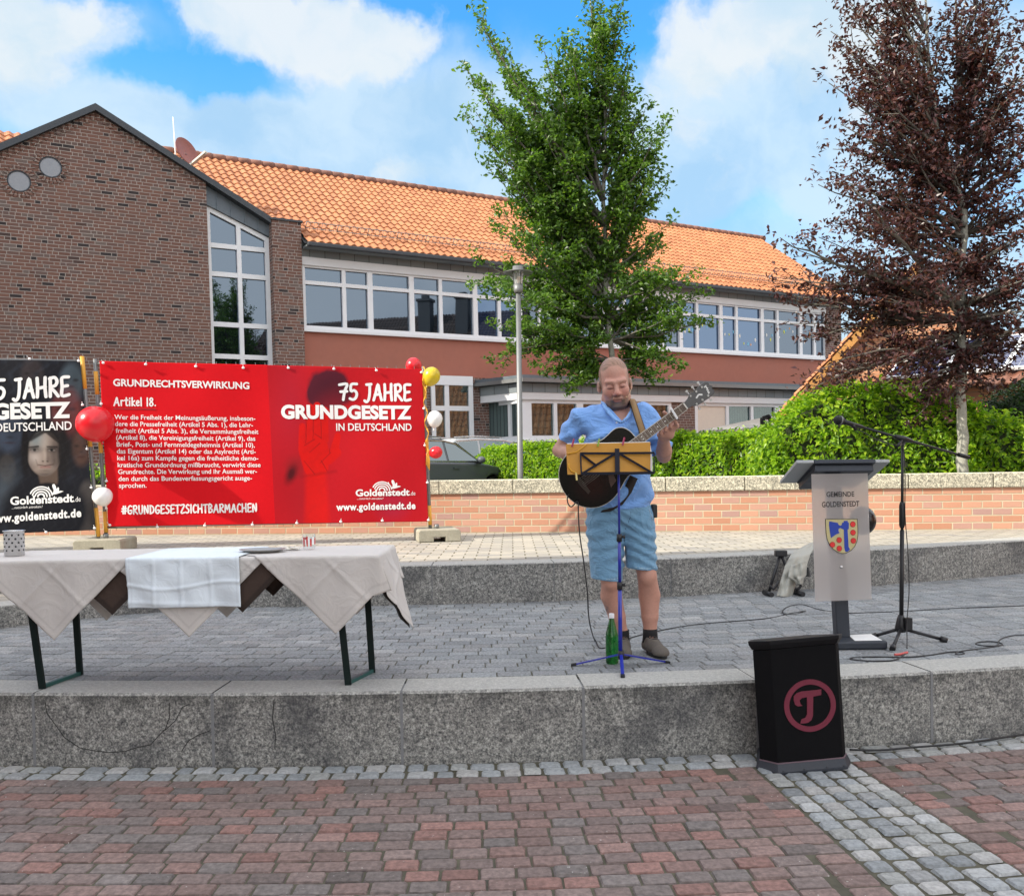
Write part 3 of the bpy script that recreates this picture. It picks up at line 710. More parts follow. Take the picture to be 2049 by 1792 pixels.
# ---- tiled roof
pit = RAD(35.5); ez = z_gut+0.10; ey = -0.42
RL = 4.75/cos(pit)
def tiles(name, x0, x1, frame, length, mats, parent, tw=0.225, rows=None, th=0.335, trimfun=None):
    rows = rows or int(length/th); nc = int((x1-x0)/tw); K = 6; th = length/rows
    prof = np.array([0.0, 0.012, 0.040, 0.052, 0.040, 0.012])
    xs = []; hs = []
    for c in range(nc):
        for k in range(K): xs.append(x0+(c+k/K)*tw); hs.append(prof[k])
    xs.append(x0+nc*tw); hs.append(prof[0]); xs = np.array(xs); hs = np.array(hs); n = len(xs)
    V = []; Fq = []; 
    for r_ in range(rows):
        b0 = len(V); rg = np.random.default_rng(r_)
        dj = np.repeat(rg.normal(0, 0.004, nc+1), K)[:n]
        for (s_, up_) in ((r_*th-0.035, 0.050), (r_*th-0.033, 0.012), (r_*th+th, 0.012)):
            pass
        for lev, (s_, up_) in enumerate(((r_*th-0.04, 0.002), (r_*th-0.04, 0.034), (r_*th+th, 0.004))):
            for xx, hh, d_ in zip(xs, hs, dj):
                V.append(frame(xx, s_+(d_ if lev < 2 else 0), up_+hh*(1 if lev else 0.7)))
        for lev in range(2):
            for i in range(n-1):
                if trimfun and trimfun(xs[i], r_*th): continue
                Fq.append((b0+lev*n+i, b0+lev*n+i+1, b0+(lev+1)*n+i+1, b0+(lev+1)*n+i))
    return npmesh(name, V, Fq, mats, parent, smooth=False, local=True)
def tilemat(name, stops):
    m_, gg, b = newmat(name); P = gg.pos(); x, y, z = gg.sep(P)
    cid = gg.comb(gg.m('FLOOR', gg.m('DIVIDE', x, 0.225)), gg.m('FLOOR', gg.m('DIVIDE', z, 0.195)), 0.0)
    rnd = gg.node('TexWhiteNoise', {'Vector': cid}, out=0); n1 = gg.noise(P, 0.6, 4, 0.6); n2 = gg.noise(P, 25, 3, 0.6)
    f = gg.m('ADD', gg.m('MULTIPLY', rnd, 0.45), gg.m('ADD', gg.m('MULTIPLY', n1, 0.35), gg.m('MULTIPLY', n2, 0.2)))
    setb(gg, b, color=gg.ramp(f, stops), rough=0.7, normal=gg.bump(n2, 0.2, 0.004)); return m_
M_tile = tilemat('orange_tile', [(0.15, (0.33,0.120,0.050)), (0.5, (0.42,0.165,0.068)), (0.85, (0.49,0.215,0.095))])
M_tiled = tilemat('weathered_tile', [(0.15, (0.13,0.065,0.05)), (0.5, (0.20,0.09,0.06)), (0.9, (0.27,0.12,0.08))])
rf = lambda x, s_, h: (x, ey+s_*cos(pit)-h*sin(pit), ez+s_*sin(pit)+h*cos(pit))
vx = lambda s_: 0
rx_start = -11.0
def trim_main(x, s_):      # the cross gable's roof covers this corner
    y = ey+s_*cos(pit); z = ez+s_*sin(pit)
    if x < apx and s_ > RL*0.925: return True
    return (x < rx2+0.25 and (z < wallz(x)-0.02 or y < 0.4)) or (x < fx0+0.02 and y < 0.6)
roof = tiles('roof', rx_start, FXE+0.3, rf, RL, [M_tile], school, trimfun=trim_main)
mb = MB(); mb.add([rf(fx0, 0, -0.04), rf(FXE+0.3, 0, -0.04), rf(FXE+0.3, RL, -0.04), rf(rx2+0.25, RL, -0.04), rf(rx2+0.25, 1.2, -0.04), rf(fx0, 1.2, -0.04)], [(0, 1, 2, 3, 4, 5)]); mb.build('roof_deck', M_zincd, roof, local=True)
ry, rz_ = ey+RL*cos(pit), ez+RL*sin(pit)
rb = lambda x, s_, h: (x, 2*ry-(ey+s_*cos(pit)), ez+s_*sin(pit))
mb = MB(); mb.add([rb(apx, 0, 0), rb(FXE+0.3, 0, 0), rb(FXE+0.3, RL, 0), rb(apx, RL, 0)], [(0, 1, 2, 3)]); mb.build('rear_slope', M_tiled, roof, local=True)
mb = MB(); x = apx+0.3
while x < FXE+0.2:
    mb.tube([(x, ry, rz_+0.05), (x+0.36, ry, rz_+0.05), (x+0.385, ry, rz_+0.05)], [0.105, 0.118, 0.10], 12); x += 0.37
mb.build('ridge_tiles', M_tiled, roof, local=True)
mb = MB(); mb.box((fx0+0.05, ey-0.10, ez-0.12), (FXE+0.2, ey+0.03, ez-0.0)); mb.build('gutter', M_zincd, school, local=True, bevel=0.03)
bb('eaves_board', (fx0+0.05, ey+0.03, ez-0.10), (FXE+0.2, 0.0, ez-0.06), M_slate)
# snow guard: two rails, uprights and wire bars
mb = MB(); s0 = 0.75
for h in (0.10, 0.27): mb.tube([rf(fx0+0.2, s0-0.02, h), rf(FXE, s0-0.02, h)], 0.010, 6)
x = fx0+0.2; k = 0
while x < FXE:
    mb.tube([rf(x, s0-0.02, 0.06), rf(x, s0-0.02, 0.28)], 0.006 if k % 8 else 0.013, 5); x += 0.11; k += 1
mb.build('snow_guard', M_steel, school, local=True)
# cross gable roof
mb = MB()
for (xa, xb) in ((apx, rx2+0.05), (apx, XL-0.3)):
    mb.add([(xa, -0.1, wallz(xa)+0.08), (xb, -0.1, wallz(xb)+0.08), (xb, 9, wallz(xb)+0.08), (xa, 9, wallz(xa)+0.08)], [(0, 1, 2, 3)])
    mb.add([(xa, -0.1, wallz(xa)+0.00), (xb, -0.1, wallz(xb)+0.00), (xb, 9, wallz(xb)+0.00), (xa, 9, wallz(xa)+0.00)], [(0, 1, 2, 3)])
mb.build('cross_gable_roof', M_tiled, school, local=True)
M_blind = masonry('vertical_blinds', 0.115, 4.0, 0.02, [(0, (0.055,0.085,0.085)), (1, (0.085,0.12,0.118))], (0.02, 0.03, 0.03), bump=0.2, offset=0.0, jit=0.0)
m_, gg, b = newmat('clear_window'); setb(gg, b, color=(0.62, 0.70, 0.70), rough=0.02, trans=0.0, metal=1.0)
trn = gg.node('BsdfTransparent', {'Color': (0.75, 0.82, 0.82, 1)}); mx = gg.n.new('ShaderNodeMixShader'); gg._in(mx, 0, 0.11); gg.l.new(trn, mx.inputs[1]); gg.l.new(b.outputs[0], mx.inputs[2]); gg.l.new(mx.outputs[0], gg.n['Material Output'].inputs[0])
M_clear = m_
# ---- ground floor: brick wall with a white door unit, then the flat roofed bay
bb('ground_floor_wall', (fx0, 0.02, ZG), (FXE, 0.129, z_red0-0.001), M_bbrick)
da0, da1 = fac(862, 800)[0], fac(944, 800)[0]; dz1 = fac(900, 771)[1]; dz0 = fac(900, 890)[1]-0.6; dzh = z_red0
du = bb('door_unit', (da0, -0.012, dz0), (da1, -0.006, dz1), M_clear)
bb('dark_hall_sheet', (da0, -0.004, dz0), (da1, 0.019, dz1), M_blind, du)  # dark sheet in blind material stands for the unlit hall behind the pane
mf = MB()
xs = [fac(p, 820)[0] for p in (866, 893, 941)]
for x, e in ((xs[0], 0.06), (xs[1], 0.07), (xs[2], 0.07)): mf.box((x-e, -0.07, dz0), (x+e, -0.013, dz1))
ztr = fac(900, 817)[1]; mf.box((da0, -0.068, ztr-0.07), (da1, -0.014, ztr+0.07)); mf.box((da0, -0.066, dz0), (da1, -0.015, dz0+0.15))
mf.build('frame', M_frame, du, local=True)
bb('shutter_box', (da0, -0.10, dz1), (da1, -0.013, dzh+0.02), M_frame, du)
# bay
bo = -1.55
cA = fac(966, 780)[0]; cB = fac(1043, 780, bo)[0]; bx1 = FXE+6
zt = fac(1100, 752, bo-0.15)[1]; zf1 = fac(1100, 767, bo)[1]; zs0 = fac(1100, 786, bo)[1]; zh0 = fac(1100, 800, bo)[1]; zw0 = fac(1100, 878, bo)[1]; zwb = fac(1100, 893, bo)[1]
def ring(o_): 
    return [(cA-o_*0.9, 0.0), (cB-o_*0.45, bo-o_), (bx1, bo-o_), (bx1, 0.0)]
fr_xy = lambda u, v, t: (u, v, t)
def slab(name, o_, z0, z1, mat_, par=None):
    m_ = MB(); m_.prism(ring(o_), fr_xy, z0, z1); return m_.build(name, mat_, par or school, local=True)
bay = slab('bay_roof', 0.28, zf1+0.10, zt, M_zinc)
slab('gutter', 0.36, zf1, zf1+0.10, M_steel, bay)
slab('slate_band', 0.12, zs0, zf1-0.02, M_slate)
slab('shutter_box', 0.10, zh0, zs0-0.001, M_shutter)
slab('bay_base', 0.0, ZG, zw0-0.08, M_bbrick)
slab('bay_sill', 0.06, zw0-0.08, zw0, M_frame)
slab('bay_blinds', -0.22, zw0, zh0, M_blind)
def baywin(name, p, q, mull, pane):
    """a window between two plan points"""
    p, q = Vector((*p, 0)), Vector((*q, 0)); d = (q-p).normalized(); nrm = Vector((d.y, -d.x, 0)); L = (q-p).length
    M_ = Matrix((( d.x, -nrm.x, 0, p.x), (d.y, -nrm.y, 0, p.y), (0, 0, 1, 0), (0, 0, 0, 1)))
    m_ = MB(); m_.box((0, 0.055, zw0), (L, 0.06, zh0), M=M_); wn = m_.build(name, pane, school, local=True)
    m_ = MB(); e = 0.06
    for x in [e]+[L*f for f in mull]+[L-e]: m_.box((x-e, -0.02, zw0), (x+e, 0.054, zh0), M=M_)
    for z in (zw0+0.05, zh0-0.05): m_.box((0, -0.018, z-0.05), (L, 0.053, z+0.05), M=M_)
    m_.build('frame', M_frame, wn, local=True); return wn
cA2 = fac(985, 820)[0]
baywin('bay_window', (cA2, -0.28), (cB-0.06, bo), [0.55], M_clear)
bxs = [fac(p, 830, bo)[0] for p in (1056, 1160, 1343, 1390, 1555, 1700, 1760)]
baywin('bay_window', (bxs[0], bo), (bxs[1], bo), [0.52], M_clear)
baywin('bay_window', (bxs[1], bo), (bxs[2], bo), [0.35, 0.62], M_clear)
bb('brick_pier', (bxs[2], bo-0.01, ZG), (bxs[3], -0.1, zs0-0.002), M_bbrick)
bb('corner_post', (cB-0.07, bo-0.02, zw0), (bxs[0], bo+0.15, zh0), M_frame)
M_cream = plain('cream_blind', (0.72, 0.64, 0.54), 0.8, var=0.04)
w2 = baywin('bay_window', (bxs[3], bo), (bxs[4], bo), [0.38, 0.68], M_clear)
bb('roller_blind', (bxs[3]+0.12, bo+0.03, zw0+0.1), (bxs[3]+(bxs[4]-bxs[3])*0.36, bo+0.05, zh0-0.1), M_cream, w2)
baywin('bay_window', (bxs[4], bo), (bxs[5], bo), [0.5], M_clear)
# downpipe with swan neck
mb = MB(); gx, gz = fac(987, 783, -0.2); q = fac(994, 800)
mb.tube([(gx-0.02, -0.34, zf1), (gx, -0.30, zf1-0.18), (gx+0.03, -0.10, zf1-0.45), (gx+0.03, -0.08, zf1-0.6), (gx+0.03, -0.08, ZG)], 0.045, 10); mb.build('downpipe', M_zinc, school, local=True)
# small notice on the brick pier
bb('notice_board', (fac(1394, 900, bo)[0]-0.55, bo-0.03, fac(1395, 900, bo)[1]), (fac(1394, 900, bo)[0]-0.30, bo-0.012, fac(1395, 882, bo)[1]), M_white)

# ---- satellite dish and aerial on the ridge (stand on the roof: things of their own)
def ridge_at(px, py, off):           # point of the main ridge plane under a picture point
    x, z = fac(px, py, off); return BM @ Vector((x, off, z))
dp = ridge_at(374, 302, 1.3)
M_dish = plain('dish_red', (0.24, 0.075, 0.06), 0.45, var=0.15)
M_lnb = plain('pale_plastic', (0.55, 0.54, 0.46), 0.5)
sc = 26.3/1800
dish = thing('satellite_dish', 'red-brown satellite dish standing behind the brick gable', 'satellite dish', tuple(dp))
ax = Vector((0.86, -0.42, 0.30)).normalized(); zq = ax.to_track_quat('Z', 'X').to_matrix().to_4x4(); T_ = Matrix.Translation(dp) @ zq
mb = MB(); rr = 0.36; mb.lathe([(0.001, -0.09), (0.15, -0.08), (0.30, -0.045), (rr, 0.0), (rr+0.012, 0.004), (rr, -0.02), (0.30, -0.065), (0.001, -0.11)], 36, T_ @ Matrix.Diagonal((1, 1.0, 1, 1))); mb.build('reflector', M_dish, dish)
mb = MB(); lo_ = dp+Vector((0.10, -0.1, -0.42)); hd = dp+Vector((0.62, -0.35, -0.16))
mb.bar(lo_, hd, 0.09, 0.05); mb.bar(lo_+Vector((-0.1, 0.1, 0.05)), lo_, 0.10, 0.08); mb.build('feed_arm', M_lnb, dish)
mb = MB(); mb.tube([hd-ax*0.02, hd-ax*0.14], [0.05, 0.035], 10); mb.build('feed_horn', M_lnb, dish)
mb = MB(); mb.tube([dp-ax*0.1, dp+Vector((-0.15, 0.15, -0.15)), dp+Vector((-0.15, 0.15, -1.6))], 0.03, 8); mb.build('mast', M_steel, dish)
ap_ = ridge_at(352, 318, 1.5); aq = ridge_at(346, 234, 1.5)
ant = thing('aerial_rod', 'thin white rod aerial rising next to the red-brown dish', 'aerial', tuple(ap_-Vector((0, 0, 1.2))))
mb = MB(); mb.tube([ap_-Vector((0, 0, 1.2)), ap_, aq], [0.022, 0.02, 0.012], 8); mb.build('rod', M_white, ant)
mb = MB(); mb.bar(ap_+Vector((0, 0, -0.05)), ap_+Vector((0.28, 0.0, 0.12)), 0.02, 0.02); mb.build('bracket', M_zincd, ant)
# small vent pipe on the ridge
vp = ridge_at(1571, 492, ry); vt = thing('vent_pipe', 'little grey vent pipe on the ridge beside the dark beech', 'vent', tuple(vp))
mb = MB(); mb.tube([vp-Vector((0, 0, 0.5)), vp+Vector((0, 0, 0.05))], 0.05, 10); mb.tube([vp+Vector((0, 0, 0.05)), vp+Vector((0, 0, 0.10))], 0.09, 10); mb.build('pipe', M_steel, vt)

# ================================================================== brick house with solar panels (right)
M_obrick = masonry('orange_brick', 0.25, 0.085, 0.012, [(0, (0.44,0.19,0.095)), (0.5, (0.50,0.23,0.12)), (0.85, (0.54,0.27,0.15)), (1, (0.38,0.19,0.12))], (0.36, 0.28, 0.19), bump=0.4, blotch=0.12)
M_barge = plain('pine_bargeboard', (0.42, 0.20, 0.05), 0.6, var=0.2, scale=5)
M_panel = masonry('solar_cells', 0.165, 0.165, 0.012, [(0, (0.012,0.024,0.085)), (1, (0.020,0.038,0.125))], (0.20, 0.22, 0.26), uv='xy', offset=0.0, bump=0.0, rough=0.12, jit=0.0, blotch=0.05)
HM = Matrix.Translation(at(1650, 860, 19.5)) @ Matrix.Rotation(RAD(-18), 4, 'Z'); HI = HM.inverted()
HM = Matrix.Translation(Vector((HM.translation.x, HM.translation.y, 0))) @ Matrix.Rotation(RAD(-18), 4, 'Z'); HI = HM.inverted()
house = thing('brick_house', 'orange brick house with steep tiled roof and solar panels behind the copper beech', 'building', M=HM)
def hf(px, py, off=0.0):
    o = HI @ CAMP; d = (HI.to_3x3() @ ray(px, py)); t = (off-o.y)/d.y; p = o+d*t; return (p.x, p.z)
v0 = hf(1590, 819); v1 = hf(1757, 637)
hs_ = (v1[1]-v0[1])/(v1[0]-v0[0]); hxa = v1[0]+0.75; hza = v1[1]+0.75*hs_
q0 = hf(1730, 862); 
mb = MB(); mb.prism([(v0[0], 0.7), (hxa*2-v0[0], 0.7), (hxa*2-v0[0], v0[1]), (hxa, hza), (v0[0], v0[1])], fr_xz, 0.0, 0.3); mb.build('gable_wall', M_obrick, house, local=True)
mb = MB(); k = hs_
mb.prism([(v0[0]-0.35, v0[1]-0.35*k-0.02), (hxa, hza-0.02), (hxa, hza+0.20), (v0[0]-0.35, v0[1]-0.35*k+0.20)], fr_xz, -0.35, -0.28); mb.build('bargeboard', M_barge, house, local=True)
Lh = sqrt((hxa-v0[0]+0.4)**2+(hza-v0[1]+0.4*k)**2); ang = math.atan(k)
hr1 = lambda x, s_, h: (v0[0]-0.4+s_*cos(ang)-h*sin(ang), 9.0-0.36-x, v0[1]-0.4*k+0.22+s_*sin(ang)+h*cos(ang))
tiles('roof', 0.0, 9.0, lambda x, s_, h: (v0[0]-0.4+s_*cos(ang)-h*sin(ang), -0.36+x, v0[1]-0.4*k+0.22+s_*sin(ang)+h*cos(ang)), Lh, [M_tile], house)
mb = MB(); mb.add([(hxa, -0.36, hza+0.2), (hxa, 9, hza+0.2), (2*hxa-v0[0]+0.4, 9, v0[1]), (2*hxa-v0[0]+0.4, -0.36, v0[1])], [(0, 1, 2, 3)]); mb.build('rear_slope', M_tiled, house, local=True)
# annexe whose roof slope faces the square and carries the panels
_t = at(1735, 773, 18.0)
AM = Matrix.Translation(Vector((_t.x, _t.y, 0))) @ Matrix.Rotation(RAD(48), 4, 'Z')
AL = HM.inverted() @ AM; az0 = _t.z
_o = AM.inverted() @ CAMP; _d = AM.inverted().to_3x3() @ ray(1806, 686); _q = _o+_d*(-_o.y/_d.y)
ka = (_q.z-az0)/_q.x; aa_ = math.atan(ka)
def arl(x, s_, h): return Vector((s_*cos(aa_)-h*sin(aa_), x, az0+s_*sin(aa_)+h*cos(aa_)))
def ar2(x, s_, h): return tuple(AL @ arl(x, s_-0.35, h))
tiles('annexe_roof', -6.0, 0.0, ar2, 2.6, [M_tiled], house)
mb = MB(); mb.prism([(0.1, 0.7), (1.6, 0.7), (1.6, az0+1.6*ka-0.1), (0.1, az0+0.1*ka-0.1)], lambda u, v, t: tuple(AL @ Vector((u, t, v))), -5.8, -0.12); mb.build('annexe_wall', M_obrick, house, local=True)
for i in range(5):
    for j in range(1):
        M_ = Matrix(((0, cos(aa_), -sin(aa_), 0), (-1, 0, 0, 0), (0, sin(aa_), cos(aa_), 0), (0, 0, 0, 1)))
        PM = AL @ Matrix.Translation(arl(-0.42-1.06*i, 0.0+1.72*j, 0.14)) @ M_
        m_ = MB(); m_.box((0, 0, 0), (1.0, 1.65, 0.03))
        pn = bpy.data.objects.new('solar_panel', bpy.data.meshes.new('solar_panel'))
        pn.data.from_pydata(m_.v, [], m_.f); pn.data.materials.append(M_panel); COL.objects.link(pn); pn.parent = house; pn.matrix_local = PM
        MW[pn.name] = HM @ PM
        mf = MB()
        for lo, hi in (((-0.02, -0.02, -0.02), (0.02, 1.67, 0.04)), ((0.98, -0.02, -0.02), (1.02, 1.67, 0.04)), ((0.02, -0.02, -0.02), (0.98, 0.02, 0.038)), ((0.02, 1.63, -0.02), (0.98, 1.67, 0.038))): mf.box(lo, hi)
        mf.build('frame', M_frame, pn, local=True)
# a window high in the wall between school and house
# ---- flat canopy between hedge and school
M_corr = plain('fibre_cement', (0.42, 0.40, 0.36), 0.85, var=0.2)
cq = at(1480, 860, 17.5)
can = thing('canopy', 'low shed roof of pale corrugated sheet with an orange board, peeking over the hedge', 'canopy', (cq.x, cq.y, ZG))
p0, p1, p2, p3 = at(1398, 863, 16.5), at(1566, 853, 16.9), at(1590, 832, 19.5), at(1535, 835, 19.5)
mb = MB(); nx = 40; 
vs = [p0.lerp(p1, i/nx)+Vector((0, 0, 0.02*(i % 2))) for i in range(nx+1)]+[p3.lerp(p2, i/nx)+Vector((0, 0, 0.02*(i % 2))) for i in range(nx+1)]
vs += [v-Vector((0, 0, 0.05)) for v in vs]
m2 = 2*(nx+1)
mb.add(vs, [(i, i+1, nx+2+i, nx+1+i) for i in range(nx)]+[(m2+i, m2+nx+1+i, m2+nx+2+i, m2+i+1) for i in range(nx)]+[(i, m2+i, m2+i+1, i+1) for i in range(nx)]); mb.build('corrugated_sheet', M_corr, can)
M_oboard = plain('orange_board', (0.55, 0.24, 0.05), 0.7, var=0.1)
mb = MB(); b0, b1 = at(1405, 868, 16.6), at(1562, 860, 17.0); mb.bar(b0-Vector((0, 0, 0.10)), b1-Vector((0, 0, 0.10)), 0.05, 0.24); mb.build('fascia_board', M_oboard, can)
mb = MB()
for q in (b0, b1): mb.bar(q+Vector((0, 0.1, -0.1)), Vector((q.x, q.y+0.1, ZG)), 0.08, 0.08)
mb.build('post', M_zincd, can)
M_black = plain('black_metal', (0.012, 0.012, 0.013), 0.45, var=0.3)
gq = thing('goal_frame', 'dark metal frame with a wire mesh beside the pale canopy', 'frame', tuple(at(1532, 900, 15.2)))
mb = MB(); c0, c1, c2, c3 = at(1524, 885, 15.2), at(1526, 836, 15.2), at(1590, 845, 15.6), at(1590, 890, 15.6)
mb.bar(c0-Vector((0, 0, 0.9)), c1, 0.07, 0.07); mb.bar(c1, at(1540, 832, 15.2), 0.06, 0.06); mb.bar(at(1540, 832, 15.2), at(1541, 890, 15.2)-Vector((0, 0, 0.9)), 0.04, 0.04); mb.bar(c1, c2, 0.03, 0.03); mb.bar(c2, c3-Vector((0, 0, 0.9)), 0.03, 0.03); mb.build('frame_tubes', M_black, gq)
mb = MB()
for i in range(1, 9):
    f = i/9; mb.tube([c1.lerp(c2, f), c0.lerp(c3, f)], 0.004, 4); mb.tube([c1.lerp(c0, f), c2.lerp(c3, f)], 0.004, 4)
mb.build('wire_mesh', M_black, gq)

# ================================================================== neighbours outside the frame: they shade the stage and mirror in the panes
M_plaster = plain('town_hall_brick', (0.28, 0.13, 0.09), 0.85, var=0.15, scale=1.5)
TM = Matrix.Translation(Vector((-8.0, 3.35, 0))) @ Matrix.Rotation(RAD(10.5), 4, 'Z')
th_ = thing('town_hall', 'tall brick town hall outside the picture whose shade covers the stage', 'building', M=TM)
mb = MB(); mb.box((-16, -13, -0.5), (0, 0, 10.8)); mb.build('wall', M_plaster, th_, local=True)
mb = MB(); mb.box((-16.2, -13.2, 10.8), (0.2, 0.2, 11.05)); mb.build('roof', M_zincd, th_, local=True)
for y in (-10, -7, -4, -1.8):
    for z in (1.2, 4.6, 7.8):
        mw = MB(); mw.box((-0.02, y, z), (0.03, y+1.3, z+1.7)); mw.build('window', M_glass, th_, local=True)
HX = Matrix.Translation(Vector((20.5, 6.0, 0))) @ Matrix.Rotation(RAD(-14), 4, 'Z')
nh = thing('neighbour_house', 'tiled house with two chimneys outside the picture, mirrored in the school windows', 'building', M=HX)
mb = MB(); mb.box((0, -9, -0.5), (8, 9, 8.0)); mb.build('wall', M_obrick, nh, local=True)
an = RAD(42); 
M_tilen = tilemat('grey_brown_tile', [(0.15, (0.060,0.042,0.036)), (0.5, (0.085,0.058,0.048)), (0.9, (0.12,0.080,0.064))])
tiles('roof', -9.3, 9.3, lambda x, s_, h: (-0.4+s_*cos(an)-h*sin(an), -x, 7.7+s_*sin(an)+h*cos(an)), 4.4/cos(an), [M_tilen], nh)
mb = MB(); mb.add([(4, -9.3, 11.65), (4, 9.3, 11.65), (8.4, 9.3, 7.7), (8.4, -9.3, 7.7)], [(0, 1, 2, 3)]); mb.build('rear_slope', M_tiled, nh, local=True)
M_chim = plain('chimney_slate', (0.06, 0.06, 0.065), 0.7, var=0.2)
for y in (2.5, 5.0):
    mb = MB(); mb.box((2.2, y, 9.5), (3.0, y+0.8, 12.3)); mb.box((2.12, y-0.08, 12.3), (3.08, y+0.88, 12.45)); mb.box((2.4, y+0.2, 12.45), (2.8, y+0.6, 12.7)); mb.build('chimney', M_chim, nh, local=True)
# ================================================================== trees
def interp(pts, py):
    for (xa, ya), (xb, yb) in zip(pts, pts[1:]):
        if min(ya, yb) <= py <= max(ya, yb): return xa+(xb-xa)*(py-ya)/(yb-ya)
    return pts[-1][0]
def tree(name, label, Y, zb, trunks, limbs, leafm, size, per, rtrunk, seed, up, nin, aspect=0.5, clump=1.0):
    rg = np.random.default_rng(seed); rnd = random.Random(seed)
    base = at(*trunks[0][0], Y)
    t = thing(name, label, 'tree', (base.x, base.y, zb))
    mt = MB(); mbk = MB()
    tl = []
    for k, tr in enumerate(trunks):
        pts = [at(px, py, Y+(0.0 if k == 0 else 0.15*i)) for i, (px, py) in enumerate(tr)]
        if k == 0: pts = [Vector((pts[0].x, pts[0].y, zb-0.1))]+pts
        n = len(pts); r0 = rtrunk if k == 0 else rtrunk*0.55
        fine = []
        for a, b in zip(pts, pts[1:]):
            for j in range(4): fine.append(a.lerp(b, j/4)+Vector((rnd.gauss(0, 0.008), rnd.gauss(0, 0.008), 0)))
        fine.append(pts[-1]); m_ = len(fine)
        (mt if k == 0 else mbk).tube(fine, [max(0.008, r0*(1-0.92*(i/(m_-1))**1.1)*(1+rnd.gauss(0, 0.03))) for i in range(m_)], 10)
        tl.append(fine)
    P_ = []; N_ = []
    def twig(a, d, L, dens, depth=0):
        d = d.normalized(); n = max(2, int(L/0.10)); p = a.copy(); path = [p.copy()]
        for i in range(n):
            d = (d+Vector((rnd.gauss(0, 0.16), rnd.gauss(0, 0.16), rnd.gauss(0, 0.12)+0.05*up))).normalized(); p = p+d*(L/n); path.append(p.copy())
            k = max(1, int(dens*clump*(0.6+0.8*rnd.random())))
            for _ in range(k):
                q = p+Vector((rnd.gauss(0, 0.055), rnd.gauss(0, 0.055), rnd.gauss(0, 0.045))); P_.append(q); N_.append(Vector((d.x*0.2, d.y*0.2-0.15, 0.8)))
        if L > 0.25: mbk.tube(path[::2] if len(path) > 3 else path, [0.007*(1-0.8*i/len(path[::2] if len(path) > 3 else path)) for i in range(len(path[::2] if len(path) > 3 else path))], 4, cap=False)
        return path
    def limb(a, b, rr):
        L = (b-a).length; mid = a.lerp(b, 0.5)+Vector((0, 0, -0.06*L*up if b.z > a.z else 0.05*L)); n = max(5, int(L/0.22)); path = []
        for i in range(n+1):
            s_ = i/n; q = a*(1-s_)**2+mid*2*s_*(1-s_)+b*s_**2; path.append(q+Vector((rnd.gauss(0, 0.02), rnd.gauss(0, 0.02), rnd.gauss(0, 0.015))))
        mbk.tube(path, [max(0.005, rr*(1-0.9*i/n)) for i in range(n+1)], 7, cap=False)
        d0 = (b-a).normalized(); side = d0.cross(Vector((0, 0, 1))); side = side.normalized() if side.length > 0.05 else Vector((1, 0, 0))
        for i in range(1, n+1):
            s_ = i/n
            if s_ < 0.22: continue
            m_ = 2 if s_ < 0.9 else 1
            for _ in range(m_):
                sg = rnd.choice((-1, 1)); dd = d0*0.75+side*sg*rnd.uniform(0.2, 0.8)+Vector((rnd.gauss(0, 0.25), rnd.gauss(0, 0.35), rnd.gauss(0, 0.25)+0.28*up))
                tw = rnd.uniform(0.22, 0.62)*min(1.0, 0.35+L*0.35)*(1.1-0.6*s_)
                pth = twig(path[i], dd, tw, per*(0.75+0.5*(1-s_)))
                if tw > 0.35:
                    for __ in range(2):
                        twig(pth[len(pth)//2], dd+Vector((rnd.gauss(0, 0.6), rnd.gauss(0, 0.6), rnd.gauss(0, 0.5))), tw*0.55, per)
        twig(path[-1], d0, 0.16, per*0.7)
    for (ax_, ay, tx, ty, *o) in limbs:
        k = int(o[0]) if o else 0
        tr = tl[k]; tgt = at(ax_, ay, Y)
        a = min(tr, key=lambda p: abs(p.z-tgt.z)); Lp = abs(tx-ax_)/F*Y
        b = at(tx, ty, Y+rnd.uniform(-0.4, 0.4)*max(0.35, Lp)); limb(a, b, 0.012+0.012*(b-a).length)
        # shorter companions in front and behind keep the crown deep
        for sgn in (-1, 1, -0.4, 0.4):
            f = rnd.uniform(0.5, 0.92); b2 = a.lerp(at(tx, ty, Y), f)+Vector((rnd.gauss(0, 0.22), sgn*rnd.uniform(0.35, 0.85)*max(0.5, Lp*0.7), rnd.gauss(0, 0.22)))
            if nin > 0: limb(a, b2, 0.010+0.010*(b2-a).length)
    V, Fc = leaves(np.array(P_), np.array(N_), size, aspect, rg, 0.3, 0.75)
    mt.build('trunk', M_bark, t); mbk.build('branches', M_twig, t); npmesh('crown', V, Fc, [leafm], t, smooth=False)
    print(name, 'leaves', len(P_))
M_twig = plain('twig_bark', (0.125, 0.115, 0.095), 0.85, var=0.4, scale=10)
M_green = leafmat('hornbeam_leaf', [(0.12, (0.036,0.082,0.016)), (0.45, (0.075,0.155,0.024)), (0.72, (0.120,0.225,0.030)), (1, (0.22,0.32,0.035))], 0.40, 0.45, 0.5)
M_purple = leafmat('copper_beech_leaf', [(0.1, (0.030,0.013,0.015)), (0.5, (0.078,0.026,0.029)), (0.8, (0.095,0.043,0.033)), (1, (0.18,0.050,0.045))], 0.36, 0.30, 0.5)
